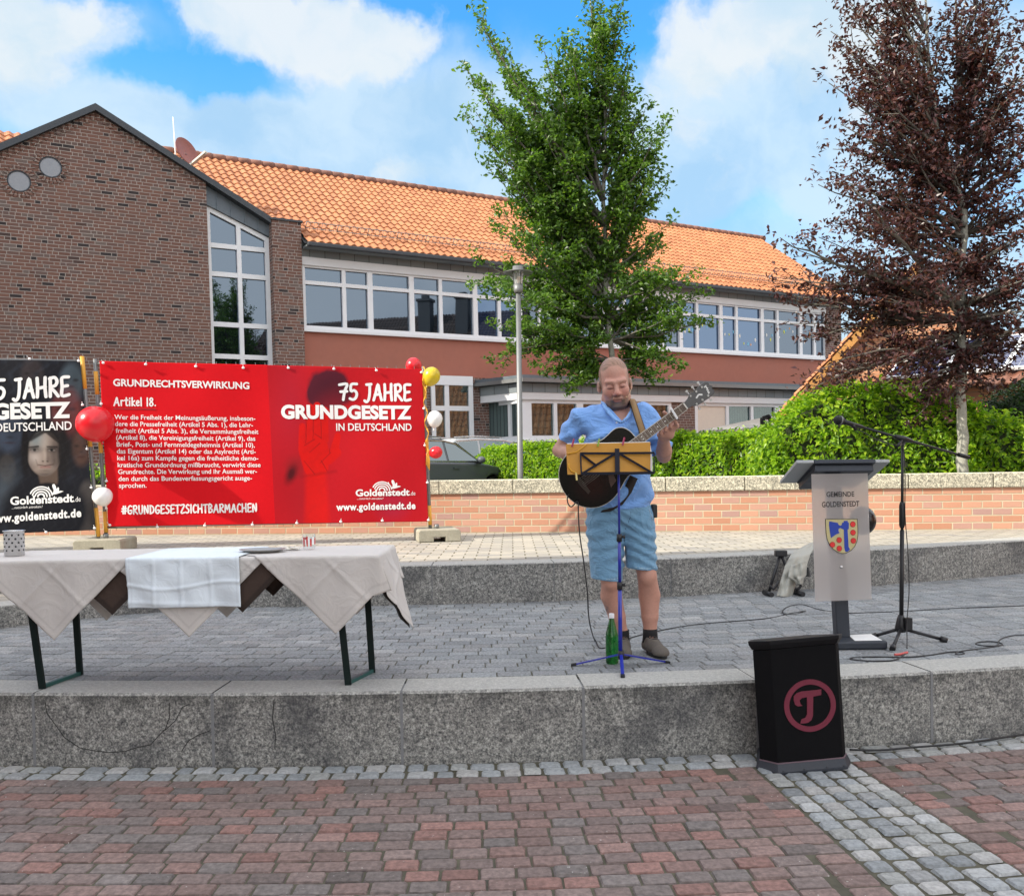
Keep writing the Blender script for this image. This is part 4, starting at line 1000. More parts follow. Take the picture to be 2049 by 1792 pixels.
tree('green_tree', 'tall slender green tree behind the musician, in front of the school', 14.6, 1.0,
     [[(1240, 955), (1228, 760), (1212, 600), (1208, 400), (1212, 250), (1195, 120), (1181, 2)]],
     [(1203,440,968,66),(1203,470,936,140),(1204,500,960,175),(1204,390,1088,108),(1205,340,1132,98),(1206,480,982,215),(1206,500,1010,270),(1206,540,988,330),(1204,580,1005,425),(1203,600,1060,380),(1203,640,972,525),(1202,650,958,570),(1202,680,1004,648),(1201,700,1042,698),(1201,715,1097,742),
      (1212,260,1258,118),(1212,310,1250,168),(1212,380,1292,222),(1210,440,1312,300),(1210,460,1290,270),(1208,500,1328,385),(1206,560,1338,450),(1205,610,1385,552),(1204,650,1404,592),(1203,680,1386,648),(1202,700,1336,728),(1202,715,1288,755),(1202,725,1150,760),
      (1203,180,1181,-8),(1206,230,1207,70),(1208,300,1165,150),(1208,420,1120,220),(1206,540,1110,330),(1206,560,1290,360),(1204,640,1300,500),(1203,690,1130,560),(1203,700,1280,620),(1203,700,1180,640),(1203,620,1150,470),(1205,560,1240,430)],
     M_green, 0.080, 12.0, 0.066, 21, 1.0, 1, 0.55)
tree('copper_beech', 'dark purple copper beech with a pale trunk, rising behind the microphone stand', 11.70, 1.0,
     [[(1928, 948), (1925, 850), (1924, 760), (1922, 640), (1926, 520), (1930, 428), (1900, 330), (1877, 275), (1858, 122), (1853, 0), (1848, -90)],
      [(1922, 600), (1925, 470), (1916, 330), (1917, 153), (1912, 0), (1905, -110)]],
     [(1922,640,1582,600),(1922,620,1556,478),(1922,600,1600,500),(1922,610,1640,560),(1922,640,1606,676),(1922,660,1655,752),(1922,670,1700,742),(1923,690,1775,720),(1923,720,1850,792),(1923,730,1800,770),(1923,700,1995,735),(1923,690,2070,690),(1922,640,2120,600),(1922,600,2110,520),(1924,560,2090,440),(1928,520,1720,430),(1929,470,1780,430),
      (1926,480,1636,372),(1924,450,1680,360),(1905,400,1714,300),(1895,370,1682,244),(1890,350,1720,240),(1880,330,1655,165),(1877,300,1688,130),(1870,260,1660,60),(1866,220,1700,30),(1862,180,1680,-20),(1858,120,1720,-70),(1855,60,1760,-100),(1870,260,1780,120),(1875,300,1790,220),(1890,380,1800,330),
      (1916,400,2070,330,1),(1916,380,2100,250,1),(1917,300,2060,200,1),(1917,250,2085,110,1),(1916,200,2040,70,1),(1914,150,2030,-20,1),(1914,90,1990,-90,1),(1918,330,2000,260,1),(1920,480,2040,430,1),(1922,560,2000,500,1),(1917,250,1960,130,1),(1916,420,1840,360,1),(1922,640,2010,600),(1922,620,2060,545),(1924,560,2020,480),(1918,450,2045,385,1),(1917,350,2030,300,1),(1917,300,2005,180,1),(1916,250,1990,95,1),(1914,150,1975,0,1),(1922,690,2035,655),(1922,700,1965,765),(1924,580,1945,520),(1926,540,1905,470),(1922,470,1945,400,1),(1916,380,1935,300,1),(1917,280,1925,200,1),(1917,180,1930,100,1),(1914,110,1925,30,1),(1895,420,1880,340),(1880,320,1895,230),(1865,230,1875,150),(1858,150,1850,60),(1922,640,1900,590),(1922,680,1940,640),(1922,720,1915,690)],
     M_purple, 0.075, 5.6, 0.074, 33, 0.35, 1, 0.52)
# ================================================================== lettering tools
class Plane:
    """a flat object's own 2-D frame: O origin, U along, V up, N towards the viewer's side"""
    def __init__(s, O, U, V, N, wob=None):
        s.O, s.U, s.V, s.N = Vector(O), Vector(U).normalized(), Vector(V).normalized(), Vector(N).normalized(); s.wob = wob
    def hit(s, px, py):
        d = ray(px, py); return CAMP+d*((s.O-CAMP).dot(s.N)/d.dot(s.N))
    def uv(s, px, py):
        p = s.hit(px, py)-s.O; return (p.dot(s.U), p.dot(s.V))
    def P(s, u, v, off=0.0):
        o = off+(s.wob(u, v) if s.wob else 0.0)
        return s.O+s.U*u+s.V*v+s.N*o
_tcache = {}
def text2d(body, bold=0.0, shear=0.0, spacing=1.0):
    key = (body, bold, shear, spacing)
    if key in _tcache: return _tcache[key]
    cu = bpy.data.curves.new('t', 'FONT'); cu.body = body; cu.size = 1.0; cu.offset = bold; cu.shear = shear; cu.space_character = spacing; cu.resolution_u = 4; cu.fill_mode = 'BOTH'
    ob = bpy.data.objects.new('t', cu); COL.objects.link(ob)
    bpy.context.view_layer.update(); dg = bpy.context.evaluated_depsgraph_get(); ev = ob.evaluated_get(dg); me = ev.to_mesh()
    V = np.array([v.co[:2] for v in me.vertices]); Fc = [tuple(p.vertices) for p in me.polygons]
    ev.to_mesh_clear(); bpy.data.objects.remove(ob); bpy.data.curves.remove(cu)
    _tcache[key] = (V, Fc); return V, Fc
CAPH = 0.727
def put_text(mb, pl, body, l, r, cap, bold=0.0, off=0.004, shear=0.0, spacing=1.0, mi=0):
    """l, r: picture points of the ends of the base line; cap: cap height in picture pixels"""
    V, Fc = text2d(body, bold, shear, spacing)
    u0, v0 = pl.uv(*l); u1, v1 = pl.uv(*r); vt = pl.uv(l[0], l[1]-cap)[1]-v0
    x0, x1 = V[:, 0].min(), V[:, 0].max()
    k = (u1-u0)/(x1-x0); h = vt/CAPH
    vs = [pl.P(u0+(x-x0)*k, v0+(v1-v0)*(x-x0)/(x1-x0)+y*h, off) for x, y in V]
    mb.add(vs, [f for f in Fc], mi=mi)
GL = {  # hand lettering as brush strokes, cap height 1
 '7': (0.62, [[(0.02,0.93),(0.58,0.98),(0.40,0.55),(0.28,0.0)], [(0.10,0.50),(0.56,0.53)]]),
 '5': (0.60, [[(0.56,1.0),(0.16,0.96),(0.13,0.55),(0.36,0.60),(0.54,0.42),(0.48,0.16),(0.28,0.02),(0.04,0.08)]]),
 'J': (0.50, [[(0.12,0.97),(0.46,1.0)], [(0.36,0.98),(0.34,0.45),(0.26,0.05),(0.10,-0.12),(-0.04,-0.04)]]),
 'A': (0.66, [[(0.02,0.0),(0.18,0.45),(0.36,1.0),(0.46,0.50),(0.60,0.0)], [(0.12,0.34),(0.52,0.38)]]),
 'H': (0.66, [[(0.08,1.0),(0.10,0.5),(0.06,0.0)], [(0.56,1.02),(0.54,0.5),(0.58,0.0)], [(0.08,0.46),(0.56,0.52)]]),
 'R': (0.60, [[(0.10,0.98),(0.10,0.5),(0.08,0.0)], [(0.06,0.94),(0.36,1.0),(0.50,0.80),(0.40,0.58),(0.12,0.48),(0.34,0.26),(0.56,0.0)]]),
 'E': (0.54, [[(0.50,1.0),(0.10,0.96),(0.10,0.5),(0.08,0.02),(0.50,0.06)], [(0.10,0.50),(0.42,0.54)]]),
 '#': (0.62, [[(0.22,0.95),(0.16,0.05)], [(0.46,0.95),(0.40,0.05)], [(0.04,0.64),(0.58,0.68)], [(0.02,0.34),(0.56,0.38)]]),
 'G': (0.58, [[(0.52,0.90),(0.34,1.0),(0.14,0.80),(0.06,0.45),(0.14,0.12),(0.34,0.02),(0.50,0.18),(0.50,0.42),(0.30,0.42)]]),
 'U': (0.58, [[(0.08,1.0),(0.08,0.40),(0.16,0.06),(0.36,0.04),(0.48,0.30),(0.50,1.0)]]),
 'N': (0.62, [[(0.08,0.0),(0.10,0.98),(0.50,0.04),(0.52,1.0)]]),
 'D': (0.60, [[(0.10,0.0),(0.10,0.98)], [(0.06,0.97),(0.36,0.90),(0.53,0.55),(0.42,0.15),(0.08,0.02)]]),
 'S': (0.50, [[(0.46,0.92),(0.26,1.0),(0.10,0.80),(0.20,0.58),(0.40,0.40),(0.38,0.12),(0.18,0.0),(0.02,0.10)]]),
 'T': (0.54, [[(0.02,0.95),(0.52,1.0)], [(0.27,0.97),(0.26,0.0)]]),
 'Z': (0.54, [[(0.04,0.95),(0.50,0.98),(0.06,0.04),(0.52,0.06)]]),
 'I': (0.22, [[(0.11,1.0),(0.10,0.0)]]),
 'C': (0.52, [[(0.48,0.88),(0.30,1.0),(0.12,0.75),(0.08,0.35),(0.22,0.04),(0.46,0.12)]]),
 'B': (0.58, [[(0.10,0.0),(0.10,1.0),(0.38,0.95),(0.44,0.72),(0.14,0.54),(0.46,0.40),(0.46,0.12),(0.10,0.0)]]),
 'M': (0.74, [[(0.06,0.0),(0.12,0.98),(0.34,0.30),(0.58,1.0),(0.66,0.0)]]),
 'K': (0.56, [[(0.10,1.0),(0.08,0.0)], [(0.48,0.98),(0.12,0.50),(0.52,0.0)]]),
 'r': (0.40, [[(0.10,0.64),(0.10,0.0)], [(0.10,0.48),(0.22,0.64),(0.36,0.60)]]),
 't': (0.40, [[(0.22,0.98),(0.18,0.20),(0.28,0.0),(0.38,0.06)], [(0.02,0.66),(0.40,0.70)]]),
 'i': (0.20, [[(0.10,0.62),(0.09,0.0)], [(0.11,0.88),(0.12,0.93)]]),
 'k': (0.44, [[(0.10,1.0),(0.08,0.0)], [(0.38,0.62),(0.12,0.32),(0.42,0.0)]]),
 'e': (0.42, [[(0.10,0.34),(0.36,0.40),(0.30,0.62),(0.12,0.56),(0.06,0.28),(0.18,0.02),(0.38,0.10)]]),
 'l': (0.20, [[(0.10,1.0),(0.10,0.0)]]),
 '1': (0.22, [[(0.11,0.98),(0.10,0.0)]]),
 '8': (0.52, [[(0.26,0.54),(0.10,0.74),(0.22,0.97),(0.40,0.90),(0.38,0.66),(0.12,0.36),(0.08,0.12),(0.26,0.0),(0.44,0.16),(0.40,0.38),(0.26,0.54)]]),
 '.': (0.20, [[(0.10,0.04),(0.11,0.06)]]), ' ': (0.34, []),
}
def ribbon(mb, pts, w, P, off, mi=0):
    """a brush stroke with round ends on a surface"""
    pts = [Vector((*p, 0)) for p in pts]
    if len(pts) > 2:                                           # Catmull-Rom
        q = [pts[0]]
        for i in range(len(pts)-1):
            p0, p1, p2, p3 = pts[max(i-1, 0)], pts[i], pts[i+1], pts[min(i+2, len(pts)-1)]
            for t in (0.25, 0.5, 0.75, 1.0):
                q.append(0.5*((2*p1)+(p2-p0)*t+(2*p0-5*p1+4*p2-p3)*t*t+(3*p1-p0-3*p2+p3)*t**3))
        pts = q
    n = len(pts); L = []; R_ = []
    for i, p in enumerate(pts):
        d = pts[min(i+1, n-1)]-pts[max(i-1, 0)]; d = d.normalized() if d.length > 1e-9 else Vector((1, 0, 0))
        nn = Vector((-d.y, d.x, 0))*w/2; L.append(p+nn); R_.append(p-nn)
    cap1 = [pts[-1]+Vector((cos(a), sin(a), 0))*w/2 for a in [atan2((R_[-1]-pts[-1]).y, (R_[-1]-pts[-1]).x)+pi*k/5 for k in range(1, 5)]]
    cap0 = [pts[0]+Vector((cos(a), sin(a), 0))*w/2 for a in [atan2((L[0]-pts[0]).y, (L[0]-pts[0]).x)+pi*k/5 for k in range(1, 5)]]
    vs = [P(v.x, v.y, off) for v in L+R_+cap1+cap0]
    fs = [(i, n+i, n+i+1, i+1) for i in range(n-1)]
    fs.append(tuple([n-1, 2*n-1]+[2*n+k for k in range(4)])); fs.append(tuple([n, 0]+[2*n+4+k for k in range(4)]))
    mb.add(vs, fs, mi=mi)
def put_hand(mb, pl, body, l, r, cap, wt=0.15, off=0.004, mi=0, gap=0.10):
    u0, v0 = pl.uv(*l); u1, v1 = pl.uv(*r); h = pl.uv(l[0], l[1]-cap)[1]-v0
    tot_ = sum(GL[c][0]+gap for c in body)-gap; k = (u1-u0)/tot_; x = 0.0; z = 0
    for c in body:
        w_, strokes = GL[c]
        for st_ in strokes:
            pts = [((x+a)*k, b*h) for a, b in st_]
            ribbon(mb, pts, wt*h, lambda u, v, o: pl.P(u0+u, v0+(v1-v0)*u/(u1-u0)+v, o), off+0.0003*(z % 4), mi); z += 1
        x += w_+gap
def proj(V):
    V = np.asarray(V)-np.array(CAMP); R3 = np.array([_rt, _up, _fw]); c = V @ R3.T
    return PX+F*c[:, 0]/c[:, 2], PY-F*c[:, 1]/c[:, 2]
Z4 = lambda x, y: (x/3.659*.9776, (680+y/3.659)*.9776)
Z5 = lambda x, y: ((480+x/3.659)*.9776, (680+y/3.659)*.9776)
Z7 = lambda x, y: ((690+x/10.78)*.9776, (960+y/10.78)*.9776)
Z0 = lambda x, y: (x/6.4*.9776, (820+y/6.4)*.9776)

def banner_mesh(name, label, pl, corners, paint, mat_, nu, nv):
    q = [np.array(pl.uv(*c)) for c in corners]          # TL TR BR BL
    s_, t_ = np.meshgrid(np.linspace(0, 1, nu+1), np.linspace(0, 1, nv+1)); s_ = s_.ravel(); t_ = t_.ravel()
    uv = (1-s_)[:, None]*(1-t_)[:, None]*q[0]+s_[:, None]*(1-t_)[:, None]*q[1]+s_[:, None]*t_[:, None]*q[2]+(1-s_)[:, None]*t_[:, None]*q[3]
    V = np.array([pl.P(u, v) for u, v in uv])
    px, py = proj(V); C = paint(px, py)
    i = np.arange(nv)[:, None]*(nu+1)+np.arange(nu)[None, :]; i = i.ravel()
    Fc = np.stack([i, i+nu+1, i+nu+2, i+1], 1)
    o = npmesh(name, V, Fc, [mat_], None, C, smooth=True)
    so_ = o.modifiers.new('cloth', 'SOLIDIFY'); so_.thickness = 0.002; so_.offset = -1
    return tag(o, label, 'banner')
def blobm(x, y, cx_, cy_, rx_, ry_, soft=0.5, rot=0.0):
    X = (x-cx_)*cos(rot)+(y-cy_)*sin(rot); Y = -(x-cx_)*sin(rot)+(y-cy_)*cos(rot)
    d = np.sqrt((X/rx_)**2+(Y/ry_)**2); return np.clip((1+soft-d)/(2*soft)+0.0, 0, 1)**1.2
def caps(x, y, a, b, ra, rb, soft):
    ax_, ay = a; bx_, by = b; L2 = (bx_-ax_)**2+(by-ay)**2
    h = np.clip(((x-ax_)*(bx_-ax_)+(y-ay)*(by-ay))/L2, 0, 1); d = np.hypot(x-ax_-h*(bx_-ax_), y-ay-h*(by-ay))-(ra+(rb-ra)*h)
    return np.clip(0.5-d/soft, 0, 1)
def lay(C, m_, c): return C*(1-m_[:, None])+np.array(c)*m_[:, None]
def fbm2(x, y, s, seed=0):
    r_ = 0
    for k in range(4):
        f = 2**k/s; r_ = r_+np.sin(x*f*1.3+y*f*0.7+seed+k*1.7+1.5*np.sin(y*f*1.1-k+seed))*0.5**k
    return r_/1.9
def paint_red(px, py):
    x = (px/.9776-480)*3.659; y = (py/.9776-680)*3.659
    C = np.tile(np.array(srgb(205, 10, 24)), (len(px), 1))
    right = np.clip((x-(245+60*(y-255)/1180))/4+0.5, 0, 1)
    R_ = np.tile(np.array(srgb(176, 17, 30)), (len(px), 1))
    R_ = lay(R_, blobm(x, y, 1000, 700, 420, 500, 0.8), srgb(190, 18, 28))
    R_ = lay(R_, blobm(x, y, 420, 560, 120, 330, 0.7)*0.7, srgb(168, 26, 44))
    R_ = lay(R_, blobm(x, y, 560, 1250, 130, 330, 0.7)*0.6, srgb(160, 22, 34))
    f = fbm2(x, y, 60.0)
    hd = np.clip(blobm(x, y, 705, 425, 165+14*f, 150+14*f, 0.10)+blobm(x, y, 650, 480, 110, 90, 0.15)+blobm(x, y, 800, 470, 90, 80, 0.3), 0, 1)
    R_ = lay(R_, hd*0.95, srgb(70, 22, 38)); R_ = lay(R_, blobm(x, y, 700, 420, 90, 70, 0.8)*0.4, srgb(48, 18, 32))
    R_ = lay(R_, blobm(x, y, 760, 800, 150, 260, 0.7)*0.5, srgb(190, 26, 36))
    R_ = lay(R_, blobm(x, y, 452, 1010, 75, 85, 0.35)*0.8, srgb(150, 26, 34)); R_ = lay(R_, blobm(x, y, 425, 1060, 35, 70, 0.6, 0.4)*0.9, srgb(62, 14, 22))
    hand = np.zeros(len(px))
    for a, b, ra, rb in (((508, 830), (506, 700), 30, 22), ((560, 800), (568, 560), 34, 24), ((615, 790), (618, 548), 36, 26), ((672, 800), (676, 580), 34, 24), ((745, 900), (772, 775), 34, 24)):
        hand = np.maximum(hand, caps(x, y, a, b, ra, rb, 8))
    palm = np.maximum(caps(x, y, (590, 870), (610, 1000), 112, 95, 10), caps(x, y, (700, 930), (760, 900), 60, 40, 12)); hand = np.maximum(hand, palm)
    arm = caps(x, y, (610, 1050), (620, 1450), 78, 95, 40); hand = np.maximum(hand, arm*0.8)
    R_ = lay(R_, hand, srgb(205, 18, 14))
    R_ = lay(R_, np.clip(fbm2(x, y, 34.0, 2.0), 0, 1)*hand*0.35, srgb(176, 20, 22))
    for a, b in (((534, 830), (540, 640)), ((588, 800), (592, 620)), ((650, 800), (646, 620)), ((712, 900), (708, 660)), ((520, 850), (600, 800)), ((600, 760), (650, 790)), ((640, 980), (720, 900)), ((560, 900), (640, 830)), ((700, 1050), (650, 960)), ((520, 960), (600, 1060))):
        R_ = lay(R_, caps(x, y, a, b, 1.5, 2.5, 5)*hand*0.85, srgb(98, 12, 18))
    R_ = lay(R_, caps(x, y, (500, 1080), (760, 1040), 3, 3, 30)*0.6, srgb(120, 14, 20))
    R_ = lay(R_, blobm(x, y, 1180, 1290, 120, 110, 0.5)*0.25, srgb(120, 50, 90))
    return C*(1-right[:, None])+R_*right[:, None]
def paint_black(px, py):
    x = px/.9776*6.4; y = (py/.9776-820)*6.4
    C = np.tile(np.array(srgb(20, 22, 30)), (len(px), 1)); f = fbm2(x, y, 70.0, 1.0); f2 = fbm2(x, y, 28.0, 4.0)
    def head(cx_, cy_, rx_, ry_, c, k=0.8):
        nonlocal C
        C = lay(C, blobm(x, y, cx_, cy_, rx_, ry_, 0.22)*k, c)
        C = lay(C, blobm(x, y, cx_+rx_*0.45, cy_, rx_*0.55, ry_*0.9, 0.6)*k*0.6, tuple(q*0.35 for q in c))
        for sx in (-0.42, 0.42): C = lay(C, blobm(x, y, cx_+sx*rx_, cy_-0.12*ry_, rx_*0.24, ry_*0.075, 0.6)*k, srgb(14, 13, 16))
        C = lay(C, blobm(x, y, cx_+0.05*rx_, cy_+0.22*ry_, rx_*0.20, ry_*0.06, 0.7)*k*0.8, srgb(22, 18, 20))
        C = lay(C, blobm(x, y, cx_, cy_+0.50*ry_, rx_*0.40, ry_*0.05, 0.6)*k*0.8, srgb(46, 22, 26))
    head(930, -240, 150, 250, srgb(70, 84, 94), 0.75); head(860, 150, 200, 330, srgb(118, 62, 60), 0.55); head(120, 420, 190, 260, srgb(60, 70, 88), 0.7)
    head(1060, 620, 130, 230, srgb(92, 66, 56), 0.6); head(420, -330, 150, 230, srgb(58, 50, 52), 0.6); head(-260, 620, 230, 300, srgb(70, 78, 90), 0.6); head(90, 880, 110, 190, srgb(66, 60, 56), 0.5); head(-700, 200, 230, 300, srgb(80, 70, 66), 0.6)
    C = lay(C, np.clip(f, 0, 1)*0.07, srgb(88, 104, 128))
    C = lay(C, blobm(x, y, 20, 1150, 150, 300, 0.8, 0.4)*0.35, srgb(96, 108, 120))
    C = lay(C, blobm(x, y, 1150, 1420, 160, 380, 0.12)*0.95, srgb(62, 58, 58)); C = lay(C, blobm(x, y, 1230, 1500, 60, 300, 0.5)*0.7, srgb(26, 26, 30))
    C = lay(C, blobm(x, y, 640, 700, 330, 420, 0.25)*0.95, srgb(20, 19, 22)); C = lay(C, blobm(x, y, 600, 1450, 560, 470, 0.12), srgb(17, 19, 27))
    C = lay(C, caps(x, y, (620, 900), (640, 1040), 135, 120, 30), srgb(84, 70, 62)); C = lay(C, blobm(x, y, 620, 1150, 170, 80, 0.2), srgb(16, 16, 20))
    fm = blobm(x, y, 578, 690, 222, 292, 0.05); C = lay(C, fm, srgb(138, 124, 116))
    C = lay(C, fm*blobm(x, y, 745, 700, 120, 320, 0.6)*0.75, srgb(58, 50, 48)); C = lay(C, fm*blobm(x, y, 470, 480, 120, 150, 0.6)*0.55, srgb(108, 134, 142))
    C = lay(C, fm*blobm(x, y, 440, 745, 80, 75, 0.8)*0.7, srgb(190, 180, 174)); C = lay(C, fm*blobm(x, y, 590, 540, 60, 120, 0.9)*0.45, srgb(172, 161, 152))
    C = lay(C, fm*blobm(x, y, 560, 900, 120, 60, 0.8)*0.4, srgb(150, 136, 126)); C = lay(C, fm*blobm(x, y, 400, 860, 60, 150, 0.8)*0.5, srgb(84, 76, 74))
    for (ex, ey, k) in ((450, 642, 0.9), (675, 642, 1.0)):
        C = lay(C, blobm(x, y, ex, ey-4, 78, 40, 0.7)*k*0.75, srgb(46, 38, 38)); C = lay(C, blobm(x, y, ex, ey+4, 44, 13, 0.35)*k*0.6, srgb(150, 142, 138)); C = lay(C, blobm(x, y, ex+3, ey+2, 22, 19, 0.35)*k, srgb(10, 9, 11))
        C = lay(C, caps(x, y, (ex-52, ey-4), (ex+50, ey-10), 4, 4, 8)*k*0.9, srgb(16, 14, 15))
    for a_, b_ in (((376, 612), (500, 598)), ((618, 602), (745, 606))): C = lay(C, caps(x, y, a_, b_, 8, 12, 14)*0.95, srgb(30, 25, 25))
    C = lay(C, caps(x, y, (610, 640), (628, 770), 9, 20, 36)*0.5, srgb(78, 66, 62)); C = lay(C, blobm(x, y, 588, 705, 20, 85, 0.9)*0.5, srgb(178, 166, 156))
    for nx_ in (562, 622): C = lay(C, blobm(x, y, nx_, 792, 15, 9, 0.6)*0.9, srgb(40, 30, 28))
    C = lay(C, caps(x, y, (496, 838), (592, 852), 5, 6, 12)*0.95, srgb(58, 30, 32)); C = lay(C, caps(x, y, (592, 852), (698, 832), 6, 5, 12)*0.95, srgb(58, 30, 32))
    C = lay(C, caps(x, y, (535, 872), (655, 868), 12, 12, 18)*0.6, srgb(132, 82, 82)); C = lay(C, blobm(x, y, 592, 912, 70, 16, 0.8)*0.5, srgb(70, 60, 56))
    for a_, b_ in (((470, 770), (492, 850)), ((712, 765), (704, 845))): C = lay(C, caps(x, y, a_, b_, 5, 6, 18)*0.45, srgb(70, 60, 56))
    C = lay(C, fm*blobm(x, y, 590, 975, 200, 42, 0.8)*0.75, srgb(48, 42, 40))
    C = lay(C, blobm(x, y, 330, 620, 52, 330, 0.3)*0.95, srgb(18, 17, 20)); C = lay(C, blobm(x, y, 822, 640, 66, 330, 0.3)*0.95, srgb(18, 17, 20))
    C = lay(C, caps(x, y, (590, 392), (400, 500), 26, 30, 24)*0.9, srgb(22, 20, 22)); C = lay(C, caps(x, y, (600, 392), (770, 520), 26, 34, 24)*0.9, srgb(20, 18, 20))
    C = lay(C, np.clip(f2, 0, 1)*0.015, srgb(150, 150, 160))
    return C
M_banner = colmat('pvc_banner', 0.6, grain=0.03, scale=30, bump=0.06, bdist=0.01, spec=0.15)
M_ink = plain('white_print', (0.80, 0.80, 0.80), 0.45, var=0.03)
M_inkd = plain('dark_red_print', (0.30, 0.008, 0.014), 0.5, var=0.05)
M_tie = plain('white_cable_tie', (0.75, 0.76, 0.78), 0.4)
M_conc = plain('concrete_foot', (0.34, 0.32, 0.25), 0.9, var=0.25, scale=8, bump=0.6)
M_yel = plain('yellow_tape', (0.72, 0.36, 0.04), 0.5, var=0.1)
def wob_red(u, v): return 0.010*sin(2.1*u+1.7*v)+0.006*sin(5.0*u-3.1*v+1)+0.004*sin(9*u+5*v)
pL, pR = at(197, 1070, 10.15), at(853, 1052, 10.9)
Ur = Vector((pR.x-pL.x, pR.y-pL.y, 0)).normalized(); Nr = Vector((Ur.y, -Ur.x, 0))
PLR = Plane((pL.x, pL.y, Z2), Ur, (0, 0, 1), Nr); PLRb = Plane(PLR.O+Nr*0.045, Ur, (0, 0, 1), Nr, wob_red)
pB, pA = at(193, 1070, 10.10), at(-420, 1085, 9.75)
Ub = Vector((pB.x-pA.x, pB.y-pA.y, 0)).normalized(); Nb = Vector((Ub.y, -Ub.x, 0))
PLB = Plane((pA.x, pA.y, Z2), Ub, (0, 0, 1), Nb); PLBb = Plane(PLB.O+Nb*0.045, Ub, (0, 0, 1), Nb, wob_red)
def fence_panel(label, pl, tl, tr, br, bl, seed, tape):
    """galvanised site fence: two posts, two rails and a wire grid"""
    c = [pl.uv(*q) for q in (tl, tr, br, bl)]
    o = pl.P(*c[3]); t = thing('site_fence', label, 'fence', (o.x, o.y, Z2))
    for a, b in ((c[3], c[0]), (c[2], c[1])):
        mb = MB(); a0 = pl.P(*a); b0 = pl.P(*b); mb.tube([a0-Vector((0, 0, 0.08)), a0.lerp(b0, 0.3), a0.lerp(b0, 0.7), b0], 0.021, 12); po = mb.build('post', M_steel, t)
        for f0, f1 in tape:
            mb = MB(); mb.tube([a0.lerp(b0, f0), a0.lerp(b0, (f0+f1)/2), a0.lerp(b0, f1)], 0.0235, 12); mb.build('reflective_tape', M_yel, po)
    du = lambda a, b, f: pl.P(a[0]+(b[0]-a[0])*f, a[1]+(b[1]-a[1])*f)
    top_a = (c[0][0], c[0][1]-0.05); top_b = (c[1][0], c[1][1]-0.05); bot_a = (c[3][0], c[3][1]+0.10); bot_b = (c[2][0], c[2][1]+0.10)
    for a, b in ((top_a, top_b), (bot_a, bot_b)):
        mb = MB(); mb.tube([du(a, b, 0), du(a, b, 1)], 0.015, 8); mb.build('rail', M_steel, t)
    mb = MB(); n = 34
    for k in range(1, n):
        f = k/n; mb.tube([du(bot_a, bot_b, f)-Vector((0, 0, 0.04)), du(top_a, top_b, f)+Vector((0, 0, 0.05))], 0.0022, 4)
    for k in range(1, 8):
        f = k/8; a = (bot_a[0]+(top_a[0]-bot_a[0])*f, bot_a[1]+(top_a[1]-bot_a[1])*f); b = (bot_b[0]+(top_b[0]-bot_b[0])*f, bot_b[1]+(top_b[1]-bot_b[1])*f); mb.tube([du(a, b, 0), du(a, b, 1)], 0.0022, 4)
    mb.build('wire_grid', M_steel, t)
    return t
fence_panel('galvanised site fence carrying the red banner', PLR, (190, 718), (847, 733), (861, 1056), (213, 1072), 1, [(0.80, 0.93), (0.02, 0.14), (0.47, 0.55)])
fence_panel('galvanised site fence carrying the black banner, cut by the picture edge', PLB, (-415, 706), (164, 713), (197, 1073), (-405, 1092), 2, [(0.82, 1.0), (0.0, 0.16), (0.50, 0.66)])
# ---- red banner
red = banner_mesh('banner', 'red printed banner with white constitutional text, a raised hand and a town logo', PLRb, [(199, 722), (845, 738), (857, 1043), (217, 1053)], paint_red, M_banner, 430, 210)
MW['banner'] = Matrix()
def ties(pl, parent, pts, mat_=None):
    for px, py in pts:
        mb = MB(); c = pl.hit(px, py)+pl.N*0.012; mb.ball(c, 0.016, 8, 6, sc=(1.1, 0.6, 0.9)); mb.bar(c, c+Vector((RNG.normal(0, 0.01), -0.01, 0.035)), 0.006, 0.004)
        mb.build('cable_tie', M_tie, parent)
ties(PLRb, red, [(207,726),(292,729),(392,733),(487,736),(577,736),(668,738),(753,741),(843,745),(848,817),(850,891),(855,965),(857,1040),(765,1041),(682,1043),(594,1046),(505,1049),(410,1051),(315,1054),(220,1050),(213,962),(206,878),(203,808)])
def arcs(mb, pl, Zf):
    fr = lambda u, v, o: pl.P(u, v, o)
    for r_, a0, a1, k in ((212, 8, 158, 0), (165, 0, 166, 1), (112, 0, 170, 2), (60, 0, 172, 3)):
        pts = []
        for j in range(17):
            a = RAD(a0+(a1-a0)*j/16); pts.append(pl.uv(*Zf(990+r_*cos(a), 462-r_*0.86*sin(a))))
        u0, v0 = pl.uv(*Zf(990, 462)); u1, v1 = pl.uv(*Zf(990, 436)); ribbon(mb, pts, abs(v1-v0)*(1 if k < 3 else 1.2), fr, 0.004+0.0001*k)
def outline(mb, pl, Zf, poly):
    uv = [pl.uv(*Zf(*q)) for q in poly]; mb.add([pl.P(u, v, 0.0048) for u, v in uv], [tuple(range(len(uv)))])
